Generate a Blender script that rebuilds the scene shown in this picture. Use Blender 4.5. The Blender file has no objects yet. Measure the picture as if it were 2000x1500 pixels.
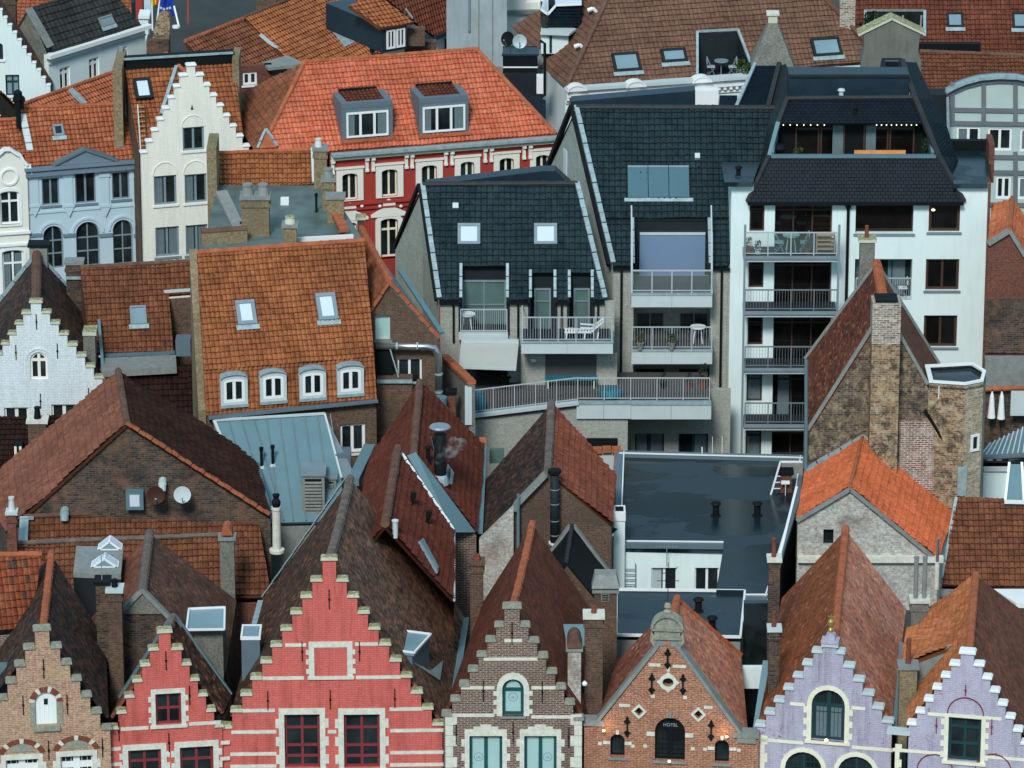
import bpy, bmesh, math, random
from mathutils import Vector, Matrix
from mathutils.geometry import tessellate_polygon
random.seed(7)
R = math.radians
SC = bpy.context.scene
COL = SC.collection
# ---------------------------------------------------------------- camera
F = 10000.0; PITCH = R(20); C0 = Vector((0, 0, 85.0))
cf = Vector((0, math.cos(PITCH), -math.sin(PITCH))); cu = Vector((0, math.sin(PITCH), math.cos(PITCH))); cr = Vector((1, 0, 0))
cam_d = bpy.data.cameras.new('camera'); cam = bpy.data.objects.new('camera', cam_d); COL.objects.link(cam)
cam.location = C0; cam.rotation_euler = (R(90) - PITCH, 0, 0)
cam_d.sensor_width = 36; cam_d.lens = 36 * F / 2000; cam_d.clip_start = 1; cam_d.clip_end = 3000
SC.camera = cam
# ---------------------------------------------------------------- sky, sun, exposure (overcast)
SUN_EL, SUN_AZ = 42, -12          # azimuth measured from behind the camera, negative = from the left
w = bpy.data.worlds.new("World"); SC.world = w; w.use_nodes = True
nt = w.node_tree; bg = nt.nodes['Background']
sky = nt.nodes.new('ShaderNodeTexSky'); sky.sky_type = 'NISHITA'; sky.sun_disc = False
sky.sun_elevation = R(SUN_EL); sky.sun_rotation = R(180 - SUN_AZ); sky.dust_density = 2.0; sky.air_density = 1.0
tint = nt.nodes.new('ShaderNodeMix'); tint.data_type = 'RGBA'; tint.blend_type = 'MULTIPLY'; tint.inputs[0].default_value = 1; tint.inputs[7].default_value = (.72, 1.08, 1.16, 1)   # the grey-green of a thin cloud layer
nt.links.new(sky.outputs[0], tint.inputs[6]); cloud = nt.nodes.new('ShaderNodeMix'); cloud.data_type = 'RGBA'; cloud.inputs[0].default_value = .6; cloud.inputs[7].default_value = (3.3, 5.4, 6.6, 1)   # even overcast layer in front of the clear sky
nt.links.new(tint.outputs[2], cloud.inputs[6]); nt.links.new(cloud.outputs[2], bg.inputs[0]); bg.inputs[1].default_value = 0.063
sd = bpy.data.lights.new('sun', 'SUN'); sd.energy = 1.5; sd.angle = R(12); sd.color = (1.0, 0.975, 0.93)
so = bpy.data.objects.new('sun', sd); COL.objects.link(so)
so.rotation_euler = (R(90 - SUN_EL), 0, R(SUN_AZ))
SC.view_settings.view_transform = 'Standard'; SC.view_settings.look = 'None'
SC.view_settings.exposure = 0.86; SC.view_settings.gamma = 1; SC.view_settings.use_curve_mapping = False
# ---------------------------------------------------------------- pixel -> world (authoring: photo pixels, 2000 x 1500)
def ray(px, py): return cf * F + cr * (px - 1000) + cu * (750 - py)
def at(px, py, Y=None, Z=None):
    r = ray(px, py)
    k = (Y / r.y) if Y is not None else (Z - C0.z) / r.z
    return C0 + r * k
class Fac:
    """a vertical wall plane; yaw > 0: its right end is farther away"""
    def __init__(s, px, py, Y, yaw=0.0):
        s.o = at(px, py, Y=Y); s.o.z = 0
        a = R(yaw); s.d = Vector((math.cos(a), math.sin(a), 0)); s.n = Vector((math.sin(a), -math.cos(a), 0))
    def hit(s, px, py):
        r = ray(px, py); k = (s.o - C0).dot(s.n) / r.dot(s.n); return C0 + r * k
    def uv(s, px, py):
        p = s.hit(px, py); return ((p - s.o).dot(s.d), p.z)
    def P(s, u, z, off=0.0): return s.o + s.d * u + Vector((0, 0, z)) + s.n * off
    def moved(s, off):
        f = Fac.__new__(Fac); f.o = s.o + s.n * off; f.d = s.d; f.n = s.n; return f
class Pl:
    """any plane through three points, normal up"""
    def __init__(s, a, b, c):
        s.o = a.copy(); n = (b - a).cross(c - a); n.normalize()
        if n.z < 0: n = -n
        s.n = n; t = Vector((-n.y, n.x, 0))
        if t.length < 1e-4: t = Vector((1, 0, 0))
        s.t = t.normalized(); s.s = s.n.cross(s.t).normalized()
    def hit(s, px, py):
        r = ray(px, py); return C0 + r * ((s.o - C0).dot(s.n) / r.dot(s.n))
# ---------------------------------------------------------------- objects
WL = {}
def root(name, loc, label, cat, group=None):
    o = bpy.data.objects.new(name, None); o.empty_display_size = .3; COL.objects.link(o)
    o.location = loc; WL[o.name] = Vector(loc); o['label'] = label; o['category'] = cat
    if group: o['group'] = group
    return o
class MB:
    def __init__(s): s.v = []; s.f = []; s.uv = []; s.m = []; s.mi = 0
    def poly(s, pts, uv=None):
        b = len(s.v); s.v += [Vector(p) for p in pts]; s.f.append(tuple(range(b, b + len(pts)))); s.uv.append(uv); s.m.append(s.mi)
    def raw(s, vs, fs):
        b = len(s.v); s.v += [Vector(p) for p in vs]
        for f in fs: s.f.append(tuple(i + b for i in f)); s.uv.append(None); s.m.append(s.mi)
    def box(s, o, a, b, c):
        """box from corner o with edge vectors a, b, c"""
        o = Vector(o); v = [o, o + a, o + a + b, o + b, o + c, o + a + c, o + a + b + c, o + b + c]
        s.raw(v, [(0, 3, 2, 1), (4, 5, 6, 7), (0, 1, 5, 4), (1, 2, 6, 5), (2, 3, 7, 6), (3, 0, 4, 7)])
    def fbox(s, fc, u0, u1, z0, z1, o0, o1):
        s.box(fc.P(u0, z0, o0), fc.d * (u1 - u0), fc.n * (o1 - o0), Vector((0, 0, z1 - z0)))
    def prism(s, loop3, vec):
        n = len(loop3); a = [Vector(p) for p in loop3]; b = [p + vec for p in a]
        s.raw(a + b, [tuple(range(n - 1, -1, -1)), tuple(range(n, 2 * n))] + [(i, (i + 1) % n, n + (i + 1) % n, n + i) for i in range(n)])
    def loopprism(s, fc, loop, o0, o1): s.prism([fc.P(u, z, o0) for u, z in loop], fc.n * (o1 - o0))
    def ring(s, fc, la, lb, o0, o1):
        n = len(la)
        V = [fc.P(*la[i], o) for o in (o0, o1) for i in range(n)] + [fc.P(*lb[i], o) for o in (o0, o1) for i in range(n)]
        fs = []
        for i in range(n):
            j = (i + 1) % n
            fs += [(n + i, n + j, 3 * n + j, 3 * n + i), (i, 2 * n + i, 2 * n + j, j), (i, j, n + j, n + i), (2 * n + i, 3 * n + i, 3 * n + j, 2 * n + j)]
        s.raw(V, fs)
    def bar(s, p0, p1, w, h=None, up=None):
        h = h or w; d = (p1 - p0); up = up or (Vector((0, 0, 1)) if abs(d.normalized().z) < .95 else Vector((0, 1, 0)))
        x = d.cross(up).normalized(); y = x.cross(d).normalized()
        s.box(p0 - x * w / 2 - y * h / 2, x * w, d, y * h)
    def tube(s, pts, rad, n=8, cap=True):
        pts = [Vector(p) for p in pts]
        rr = rad if isinstance(rad, (list, tuple)) else [rad] * len(pts)
        b = []; px = None
        for i, p in enumerate(pts):
            d = (pts[min(i + 1, len(pts) - 1)] - pts[max(i - 1, 0)]).normalized()
            if px is None:
                ref = Vector((0, 0, 1)) if abs(d.z) < .9 else Vector((1, 0, 0)); px = d.cross(ref).normalized()
            px = (px - d * px.dot(d)).normalized(); y = d.cross(px)
            b.append([p + (px * math.cos(2 * math.pi * k / n) + y * math.sin(2 * math.pi * k / n)) * rr[i] for k in range(n)])
        vs = [v for r_ in b for v in r_]; fs = []
        for i in range(len(b) - 1):
            for k in range(n): fs.append((i * n + k, i * n + (k + 1) % n, (i + 1) * n + (k + 1) % n, (i + 1) * n + k))
        if cap: fs += [tuple(range(n - 1, -1, -1)), tuple(range((len(b) - 1) * n, len(b) * n))]
        s.raw(vs, fs)
    def lathe(s, c, prof, n=12):
        """prof: list of (radius, height) about vertical axis at c"""
        c = Vector(c)
        vs = [c + Vector((r_ * math.cos(2 * math.pi * k / n), r_ * math.sin(2 * math.pi * k / n), h)) for r_, h in prof for k in range(n)]
        fs = [(i * n + k, i * n + (k + 1) % n, (i + 1) * n + (k + 1) % n, (i + 1) * n + k) for i in range(len(prof) - 1) for k in range(n)]
        fs += [tuple(range(n - 1, -1, -1)), tuple(range((len(prof) - 1) * n, len(prof) * n))]
        s.raw(vs, fs)
    def build(s, name, mat, parent=None, smooth=False, label=None, kind=None):
        if not s.f: return None
        lo = Vector((min(v.x for v in s.v), min(v.y for v in s.v), min(v.z for v in s.v)))
        hi = Vector((max(v.x for v in s.v), max(v.y for v in s.v), max(v.z for v in s.v)))
        c = (lo + hi) / 2; c.z = lo.z
        me = bpy.data.meshes.new(name); me.from_pydata([v - c for v in s.v], [], s.f)
        uvl = me.uv_layers.new(name='UVMap').data; k = 0
        for fi, f in enumerate(s.f):
            e = s.uv[fi]
            if e is None:
                p0, p1, p2 = s.v[f[0]], s.v[f[1]], s.v[f[2]]
                n = Vector((0, 0, 0))
                for q in range(1, len(f) - 1): n += (s.v[f[q]] - p0).cross(s.v[f[q + 1]] - p0)
                if n.length < 1e-12: n = Vector((0, 0, 1))
                n.normalize()
                if n.z < -0.02: n = -n
                t = Vector((-n.y, n.x, 0))
                t = Vector((1, 0, 0)) if t.length < .05 else t.normalized()
                if t.x < 0: t = -t
                b = n.cross(t)
                if b.z < 0 or (abs(b.z) < .01 and b.y < 0): b = -b
                for i in f: uvl[k].uv = (s.v[i].dot(t), s.v[i].dot(b)); k += 1
            else:
                for q in e: uvl[k].uv = q; k += 1
        mats = mat if isinstance(mat, (list, tuple)) else [mat]
        for m in mats: me.materials.append(m)
        if len(mats) > 1: me.polygons.foreach_set('material_index', s.m)
        if smooth: me.polygons.foreach_set('use_smooth', [True] * len(s.f))
        o = bpy.data.objects.new(name, me); COL.objects.link(o)
        if parent is not None: o.parent = parent; o.location = c - WL[parent.name]
        else: o.location = c
        WL[o.name] = c.copy()
        if label: o['label'] = label
        if kind: o['kind'] = kind
        return o
def tag(o, label, cat, group=None):
    o['label'] = label; o['category'] = cat
    if group: o['group'] = group
    return o
def single(mb, name, mat, label, cat, group=None, **k): return tag(mb.build(name, mat, None, **k), label, cat, group)
# ---------------------------------------------------------------- materials
def newmat(name):
    m = bpy.data.materials.new(name); m.use_nodes = True; t = m.node_tree; b = t.nodes['Principled BSDF']
    return m, t, b
def N(t, typ, **k):
    n = t.nodes.new(typ)
    for a, v in k.items(): setattr(n, a, v)
    return n
def L(t, a, b): t.links.new(a, b)
def math_(t, op, a, b=None, c=None):
    n = N(t, 'ShaderNodeMath', operation=op)
    for i, x in enumerate((a, b, c)):
        if x is None: continue
        if isinstance(x, (int, float)): n.inputs[i].default_value = x
        else: L(t, x, n.inputs[i])
    return n.outputs[0]
def mix(t, fac, a, b, mode='MIX'):
    n = N(t, 'ShaderNodeMix', data_type='RGBA', blend_type=mode)
    for s_, x in ((0, fac), (6, a), (7, b)):
        if isinstance(x, (int, float)): n.inputs[s_].default_value = x
        elif isinstance(x, tuple): n.inputs[s_].default_value = (*x[:3], 1)
        else: L(t, x, n.inputs[s_])
    return n.outputs[2]
def ramp(t, fac, stops, interp='LINEAR'):
    n = N(t, 'ShaderNodeValToRGB'); cr_ = n.color_ramp; cr_.interpolation = interp
    while len(cr_.elements) < len(stops): cr_.elements.new(.5)
    for e, (p, c) in zip(cr_.elements, stops): e.position = p; e.color = (*c[:3], 1) if not isinstance(c, (int, float)) else (c, c, c, 1)
    L(t, fac, n.inputs[0]); return n.outputs[0]
def noise(t, scale, detail=4, rough=.6, vec=None, stretch=None):
    n = N(t, 'ShaderNodeTexNoise'); n.inputs['Scale'].default_value = scale; n.inputs['Detail'].default_value = detail; n.inputs['Roughness'].default_value = rough
    if vec is None:
        g = N(t, 'ShaderNodeNewGeometry'); vec = g.outputs['Position']
    if stretch:
        mp = N(t, 'ShaderNodeMapping'); mp.inputs['Scale'].default_value = stretch; L(t, vec, mp.inputs[0]); vec = mp.outputs[0]
    L(t, vec, n.inputs['Vector']); return n.outputs[0]
def bump(t, b, h, strength=.5, dist=.02):
    n = N(t, 'ShaderNodeBump'); n.inputs['Strength'].default_value = strength; n.inputs['Distance'].default_value = dist
    L(t, h, n.inputs['Height']); L(t, n.outputs[0], b.inputs['Normal'])
def plain(name, col, rough=.6, metal=0, var=.12, vs=1.5, streak=0.0, dirt=(.25, .25, .22), spec=.25, fine=.0):
    m, t, b = newmat(name)
    b.inputs['Roughness'].default_value = rough; b.inputs['Metallic'].default_value = metal; b.inputs['Specular IOR Level'].default_value = spec
    n1 = noise(t, vs, 5); f = ramp(t, n1, [(.3, 1 - var), (.7, 1 + var * .4)])
    c = mix(t, 1.0, tuple(col), f, 'MULTIPLY')
    if streak:
        n2 = noise(t, 1.0, 5, .65, stretch=(5, 5, .55)); f2 = ramp(t, n2, [(.48, 0.0), (.72, 1.0)])
        c = mix(t, math_(t, 'MULTIPLY', f2, streak), c, tuple(dirt))
    if fine:
        n3 = noise(t, 14, 3); c = mix(t, 1.0, c, ramp(t, n3, [(.35, 1 - fine), (.65, 1.0)]), 'MULTIPLY')
    L(t, c, b.inputs['Base Color']); return m
def brick(name, c1, c2, mortar, bw=.23, bh=.072, stain=.5, staincol=(.05, .045, .04), pale=0.0, palecol=(.6, .6, .55), rough=.85, ms=.012, sscale=.45, lo=.48, hi=.68, bstr=.6, nv=1.0):
    m, t, b = newmat(name); b.inputs['Roughness'].default_value = rough; b.inputs['Specular IOR Level'].default_value = .2
    uv = N(t, 'ShaderNodeTexCoord').outputs['UV']
    br = N(t, 'ShaderNodeTexBrick'); L(t, uv, br.inputs['Vector'])
    br.inputs['Scale'].default_value = 1; br.inputs['Brick Width'].default_value = bw; br.inputs['Row Height'].default_value = bh
    br.inputs['Mortar Size'].default_value = ms; br.inputs['Mortar Smooth'].default_value = .1; br.inputs['Bias'].default_value = 0
    br.inputs['Color1'].default_value = (*c1, 1); br.inputs['Color2'].default_value = (*c2, 1); br.inputs['Mortar'].default_value = (*mortar, 1)
    n0 = noise(t, 9, 3, .7); c = mix(t, 1.0, br.outputs[0], ramp(t, n0, [(.32, 1 - .4 * nv), (.68, 1 + .25 * nv)]), 'MULTIPLY')
    n1 = noise(t, sscale, 6, .65); c = mix(t, math_(t, 'MULTIPLY', ramp(t, n1, [(lo, 0.0), (hi, 1.0)]), stain), c, tuple(staincol))
    if nv < .5:
        n4 = noise(t, 1.0, 5, .7, stretch=(3.5, 3.5, .35)); c = mix(t, 1.0, c, ramp(t, n4, [(.3, 1.06), (.5, 1.0), (.72, .62 if stain > .25 else .86)]), 'MULTIPLY')
    if pale:
        n2 = noise(t, sscale * 1.7, 7, .75, stretch=(1, 1, .8)); c = mix(t, math_(t, 'MULTIPLY', ramp(t, n2, [(.5, 0.0), (.62, 1.0)]), pale), c, tuple(palecol))
    L(t, c, b.inputs['Base Color'])
    h = mix(t, .4, math_(t, 'SUBTRACT', 1.0, br.outputs[1]), n0); bump(t, b, h, bstr * (.4 + .6 * nv), .015); return m
def tile_mat(name, cols, moss=.35, mosscol=(.05, .045, .035), patch=None, groove=.8, scale=None, rough=.75, mscale=.35, odd=None, oddp=.93, stretch=None, mlo=.5, mhi=.75, mott=.22):
    """cols: per-tile colours; scale=(w, h): uv is in metres and tiles are shaded, else uv counts real modelled tiles"""
    m, t, b = newmat(name); b.inputs['Roughness'].default_value = rough; b.inputs['Specular IOR Level'].default_value = .12
    uv = N(t, 'ShaderNodeTexCoord').outputs['UV']; sp = N(t, 'ShaderNodeSeparateXYZ'); L(t, uv, sp.inputs[0]); u, v = sp.outputs[0], sp.outputs[1]
    if scale: u = math_(t, 'DIVIDE', u, scale[0]); v = math_(t, 'DIVIDE', v, scale[1])
    fv = math_(t, 'FLOOR', v)
    if scale: u = math_(t, 'ADD', u, math_(t, 'MULTIPLY', math_(t, 'MODULO', fv, 2.0), .5))
    fu = math_(t, 'FLOOR', u); cb = N(t, 'ShaderNodeCombineXYZ'); L(t, fu, cb.inputs[0]); L(t, fv, cb.inputs[1])
    wn = N(t, 'ShaderNodeTexWhiteNoise', noise_dimensions='3D'); L(t, cb.outputs[0], wn.inputs['Vector'])
    k = len(cols); c = ramp(t, wn.outputs[0], [(i / max(1, k - 1) * .98, x) for i, x in enumerate(cols)])
    if odd:
        cb2 = N(t, 'ShaderNodeCombineXYZ'); L(t, fv, cb2.inputs[0]); L(t, fu, cb2.inputs[1]); cb2.inputs[2].default_value = 3.3
        w2 = N(t, 'ShaderNodeTexWhiteNoise', noise_dimensions='3D'); L(t, cb2.outputs[0], w2.inputs['Vector'])
        c = mix(t, math_(t, 'GREATER_THAN', w2.outputs[0], oddp), c, tuple(odd))
    nb = noise(t, .6, 4); c = mix(t, 1.0, c, ramp(t, nb, [(.3, .78), (.7, 1.15)]), 'MULTIPLY')
    nm = noise(t, mscale, 7, .68, stretch=stretch); c = mix(t, math_(t, 'MULTIPLY', ramp(t, nm, [(mlo, 0.0), (mhi, 1.0)]), moss), c, tuple(mosscol))
    nf = noise(t, 6, 5, .7); c = mix(t, 1.0, c, ramp(t, nf, [(.35, .72), (.62, 1.05)]), 'MULTIPLY')
    if mott: c = mix(t, 1.0, c, ramp(t, noise(t, 2.2, 7, .8, stretch=(1.6, 1, .7)), [(.36, 1 - mott), (.5, 1.0), (.66, 1 + mott)]), 'MULTIPLY')
    if patch:
        npn = noise(t, 3.0, 6, .75); c = mix(t, math_(t, 'MULTIPLY', ramp(t, npn, [(.58, 0.0), (.66, 1.0)]), patch[1]), c, tuple(patch[0]))
    rv = math_(t, 'FRACT', v); ru = math_(t, 'FRACT', u)
    if scale:
        g = math_(t, 'MINIMUM', ramp(t, rv, [(0, 0.0), (.16, 1.0)]), ramp(t, ru, [(0, 0.2), (.14, 1.0)]))
    else:
        g = math_(t, 'MINIMUM', ramp(t, rv, [(0, .1), (.12, 1.0)]), ramp(t, ru, [(0, 1.0), (.58, 1.0), (.68, .3), (.82, .3), (.92, 1.0)]))
    c = mix(t, math_(t, 'MULTIPLY', math_(t, 'SUBTRACT', 1.0, g), groove), c, mix(t, 1.0, c, (.14, .13, .13), 'MULTIPLY'))  # grime and shade of overlaps and dips painted into the tile colour
    L(t, c, b.inputs['Base Color'])
    if scale:
        h = math_(t, 'ADD', math_(t, 'MULTIPLY', g, .5), math_(t, 'MULTIPLY', math_(t, 'SUBTRACT', 1.0, rv), .7)); h = math_(t, 'ADD', h, math_(t, 'MULTIPLY', wn.outputs[0], .5)); bump(t, b, h, .8, .03)
    else: bump(t, b, nf, .3, .01)
    return m
def glassm(name, col=(.012, .018, .02), rough=.08):
    m, t, b = newmat(name); b.inputs['Roughness'].default_value = rough; b.inputs['Specular IOR Level'].default_value = .5
    n = noise(t, .9, 3); L(t, mix(t, 1.0, tuple(col), ramp(t, n, [(.35, .5), (.65, 1.8)]), 'MULTIPLY'), b.inputs['Base Color'])
    bump(t, b, noise(t, .8, 1), .15, .05); return m
def emis(name, col, s):
    m, t, b = newmat(name); b.inputs['Emission Color'].default_value = (*col, 1); b.inputs['Emission Strength'].default_value = s; b.inputs['Base Color'].default_value = (*col, 1); return m
M = {}
M['orange'] = tile_mat('orange_pantile', [(0.396, 0.114, 0.050), (0.495, 0.157, 0.075), (0.426, 0.129, 0.061), (0.544, 0.184, 0.096)], moss=.3, mosscol=(.10, .045, .03))
M['redor'] = tile_mat('red_orange_pantile', [(0.614, 0.152, 0.080), (0.691, 0.185, 0.101), (0.691, 0.221, 0.122)], moss=.3, mosscol=(.24, .09, .06), groove=.6)
M['warm'] = tile_mat('warm_orange_pantile', [(0.296, 0.099, 0.041), (0.388, 0.133, 0.054), (0.435, 0.158, 0.067), (0.332, 0.108, 0.046)], moss=.55, mosscol=(.13, .055, .03))
M['brownor'] = tile_mat('brown_orange_pantile', [(0.170, 0.064, 0.036), (0.225, 0.085, 0.045), (0.264, 0.103, 0.055), (0.193, 0.069, 0.037)], moss=.5, mosscol=(.07, .035, .022))
M['bright'] = tile_mat('new_orange_pantile', [(0.508, 0.119, 0.046), (0.590, 0.149, 0.061), (0.549, 0.133, 0.054)], moss=.35, mosscol=(.24, .08, .035), groove=.45)
M['old'] = tile_mat('old_red_pantile', [(0.150, 0.048, 0.029), (0.211, 0.066, 0.040), (0.176, 0.055, 0.033), (0.238, 0.079, 0.046)], moss=.55, mosscol=(.06, .03, .024))
M['oldred'] = tile_mat('weathered_red_pantile', [(0.167, 0.067, 0.044), (0.230, 0.090, 0.060), (0.198, 0.079, 0.050)], moss=.45, mosscol=(.09, .045, .035))
M['patchy'] = tile_mat('patchy_pantile', [(.30, .08, .035), (.22, .055, .03), (.38, .11, .05), (.05, .045, .045)], moss=.45, mosscol=(.05, .03, .025))
M['darkpan'] = tile_mat('dark_brown_pantile', [(0.021, 0.010, 0.009), (0.032, 0.014, 0.011), (0.042, 0.018, 0.013)], moss=.4, mosscol=(.025, .018, .015))  # on the broad gable's right slope this darkness is painted shade
M['chestnut'] = tile_mat('chestnut_flat_tile', [(0.169, 0.088, 0.063), (0.215, 0.113, 0.076), (0.192, 0.101, 0.070)], moss=.2, mosscol=(.10, .05, .04), groove=.6)
M['black'] = tile_mat('charcoal_roof_tile', [(0.017, 0.034, 0.042), (0.027, 0.048, 0.056), (0.023, 0.041, 0.048)], moss=.12, mosscol=(.03, .035, .04), groove=.85, rough=.5)
M['slate'] = tile_mat('black_slate', [(0.002, 0.006, 0.013), (0.003, 0.010, 0.019), (0.003, 0.009, 0.016)], scale=(.22, .16), moss=.1, rough=.5, groove=.6)
M['greyslate'] = tile_mat('grey_old_tile', [(.035, .036, .036), (.05, .05, .048), (.043, .042, .04)], moss=.4, mosscol=(.025, .028, .026), groove=.65)
M['maroon'] = tile_mat('dark_maroon_pantile', [(0.085, 0.025, 0.017), (0.118, 0.033, 0.022), (0.099, 0.028, 0.018)], moss=.35, mosscol=(.04, .026, .022))  # dark red-brown tile colour
M['plainbk'] = tile_mat('dark_brown_plain_tile', [(0.160, 0.050, 0.031), (0.216, 0.066, 0.040), (0.120, 0.042, 0.027)], scale=(.18, .14), moss=.4, mosscol=(.04, .026, .022), mott=.35)
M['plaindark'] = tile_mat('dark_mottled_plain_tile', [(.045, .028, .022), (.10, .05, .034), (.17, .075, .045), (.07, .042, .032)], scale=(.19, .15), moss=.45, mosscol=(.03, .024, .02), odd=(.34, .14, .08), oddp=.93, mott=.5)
M['plaindark_lit'] = tile_mat('lit_dark_mottled_plain_tile', [(0.090, 0.062, 0.051), (0.200, 0.110, 0.078), (0.340, 0.165, 0.103), (0.140, 0.092, 0.074)], scale=(.19, .15), moss=.45, mosscol=(.03, .024, .02), odd=(.34, .14, .08), oddp=.93, mott=.5)  # dark mottled tile brightened: light on the right slope put into the colour
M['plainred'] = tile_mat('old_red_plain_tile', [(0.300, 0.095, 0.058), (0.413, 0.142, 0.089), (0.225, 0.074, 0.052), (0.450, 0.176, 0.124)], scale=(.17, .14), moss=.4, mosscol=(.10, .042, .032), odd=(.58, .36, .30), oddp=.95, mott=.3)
M['plainred_lit'] = tile_mat('lit_old_red_plain_tile', [(0.766, 0.236, 0.137), (0.850, 0.354, 0.210), (0.574, 0.184, 0.122), (0.850, 0.438, 0.292)], scale=(.17, .14), moss=.4, mosscol=(.10, .042, .032), odd=(.58, .36, .30), oddp=.95, mott=.3)  # old red tile brightened: the right-hand slopes' light is put into the colour
M['plainor'] = tile_mat('orange_plain_tile', [(.30, .085, .036), (.38, .12, .05), (.24, .07, .034)], scale=(.17, .14), moss=.4, mosscol=(.10, .04, .026), odd=(.45, .22, .15), oddp=.96, mott=.3)
M['plainbrown'] = tile_mat('brown_plain_tile', [(0.212, 0.077, 0.047), (0.281, 0.104, 0.063), (0.162, 0.061, 0.041)], scale=(.18, .14), moss=.4, mosscol=(.08, .04, .03), mott=.35)
M['plaingrey'] = tile_mat('grey_brown_plain_tile', [(.15, .078, .055), (.20, .10, .07), (.11, .065, .05)], scale=(.18, .14), moss=.4, mosscol=(.07, .048, .04), mott=.35, odd=(.30, .14, .09), oddp=.95)
M['blacktile'] = tile_mat('sooty_plain_tile', [(.035, .03, .03), (.06, .044, .038), (.16, .065, .04)], mott=.5, scale=(.18, .14), moss=.4, mosscol=(.02, .02, .022))
M['ridge_or'] = plain('orange_ridge_tile', (.40, .12, .055), .8, var=.35, vs=3)
M['ridge_dk'] = plain('mossy_ridge_tile', (.15, .08, .058), .85, var=.4, vs=3)
M['ridge_gy'] = plain('grey_ridge_mortar', (.16, .13, .115), .9, var=.4, vs=3)
M['ridge_bk'] = plain('charcoal_ridge_tile', (.03, .033, .037), .6, var=.3, vs=3)
M['br_tan'] = brick('tan_pink_brick', (.52, .27, .17), (.42, .17, .11), (.50, .42, .32), stain=.35, staincol=(.20, .12, .08), pale=.3, palecol=(.55, .40, .25))
M['br_redp'] = brick('red_painted_brick', (0.696, 0.156, 0.134), (0.638, 0.140, 0.116), (0.511, 0.111, 0.095), stain=.5, staincol=(.38, .075, .05), bstr=.9, sscale=.35, nv=.3)
M['br_dark'] = brick('dark_purple_brick', (.20, .075, .055), (.10, .05, .045), (.38, .34, .28), stain=.45, staincol=(.07, .045, .04), ms=.013)
M['br_or'] = brick('orange_red_brick', (.44, .15, .085), (.34, .11, .065), (.48, .36, .26), stain=.4, staincol=(.22, .09, .045), ms=.011)
M['br_lilac'] = brick('lilac_painted_brick', (0.491, 0.464, 0.570), (0.446, 0.419, 0.528), (0.390, 0.362, 0.476), stain=.3, staincol=(.33, .29, .41), pale=.4, palecol=(.56, .53, .64), bstr=.9, nv=.3)
def lilac_peel():
    m = M['br_lilac']; t = m.node_tree; b = t.nodes['Principled BSDF']; src = b.inputs['Base Color'].links[0].from_socket
    n = noise(t, 1.1, 8, .8); n2 = noise(t, .25, 2)
    f = math_(t, 'MULTIPLY', ramp(t, n, [(.60, 0.0), (.63, .85)]), ramp(t, n2, [(.45, 0.0), (.55, 1.0)]))
    L(t, mix(t, f, src, (.25, .04, .09)), b.inputs['Base Color'])
lilac_peel()
M['br_black'] = brick('sooty_brick', (.13, .085, .06), (.035, .03, .03), (.12, .10, .085), stain=.8, staincol=(.022, .022, .024), pale=.45, palecol=(.24, .12, .07), sscale=.8, bw=.26, bh=.09)
M['br_brown'] = brick('brown_brick', (.16, .085, .055), (.11, .06, .042), (.15, .12, .095), stain=.5, staincol=(.05, .04, .035))
M['br_yel'] = brick('yellow_stock_brick', (.30, .22, .12), (.24, .17, .09), (.26, .22, .15), stain=.5, staincol=(.09, .075, .05))
M['br_patch'] = brick('ancient_patched_brick', (.42, .25, .12), (.13, .065, .042), (.36, .31, .24), stain=.8, staincol=(.04, .032, .027), pale=.6, palecol=(.54, .45, .32), sscale=2.0, lo=.5, hi=.6, bw=.26, bh=.09)
M['br_ancdark'] = brick('blackened_old_brick', (.21, .14, .085), (.055, .04, .034), (.20, .18, .145), stain=.7, staincol=(.028, .027, .023), pale=.75, palecol=(.36, .27, .18), sscale=1.9, hi=.6, bw=.26, bh=.09)
M['br_pink'] = brick('limewashed_pink_brick', (.32, .13, .095), (.17, .075, .06), (.58, .52, .46), stain=.5, staincol=(.08, .05, .045), pale=.6, palecol=(.55, .50, .45), sscale=1.6, bw=.26, bh=.09, ms=.018)
M['br_cream'] = brick('pale_yellow_brick', (.46, .40, .29), (.28, .22, .15), (.46, .42, .34), stain=.4, staincol=(.14, .11, .08), sscale=1.2, bw=.26, bh=.09)
M['br_white'] = brick('whitewashed_brick', (0.747, 0.799, 0.829), (0.686, 0.747, 0.788), (0.606, 0.654, 0.684), stain=.2, staincol=(.45, .47, .47), bstr=1.0, nv=.35)
M['br_lime'] = brick('flaking_limewash_brick', (.55, .56, .54), (.42, .38, .34), (.52, .52, .48), stain=.65, staincol=(.16, .12, .10), pale=.4, palecol=(.30, .17, .11), sscale=.8)
M['br_grey'] = brick('grey_modern_brick', (0.420, 0.425, 0.383), (0.349, 0.358, 0.319), (0.326, 0.324, 0.292), stain=.25, staincol=(.22, .235, .22), bstr=.4, nv=.5)
M['br_red'] = brick('plain_red_brick', (.22, .06, .04), (.17, .05, .035), (.15, .10, .08), stain=.4, staincol=(.06, .035, .03))
M['br_creamw'] = brick('cream_painted_brick', (0.832, 0.810, 0.730), (0.801, 0.780, 0.701), (0.749, 0.730, 0.653), stain=.15, staincol=(.66, .67, .61), bstr=.5, nv=.12)
M['rubble'] = plain('pebbledash_render', (.24, .24, .21), .95, var=.25, vs=2, fine=.45)
M['pebble'] = plain('pale_pebbledash', (0.454, 0.512, 0.462), .95, var=.2, vs=2, fine=.35)
M['white'] = plain('white_render', (0.726, 0.849, 0.849), .8, var=.06, vs=.4, streak=.22, dirt=(.46, .52, .54))
M['whitep'] = plain('white_paint', (.80, .82, .82), .5, var=.05)
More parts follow.
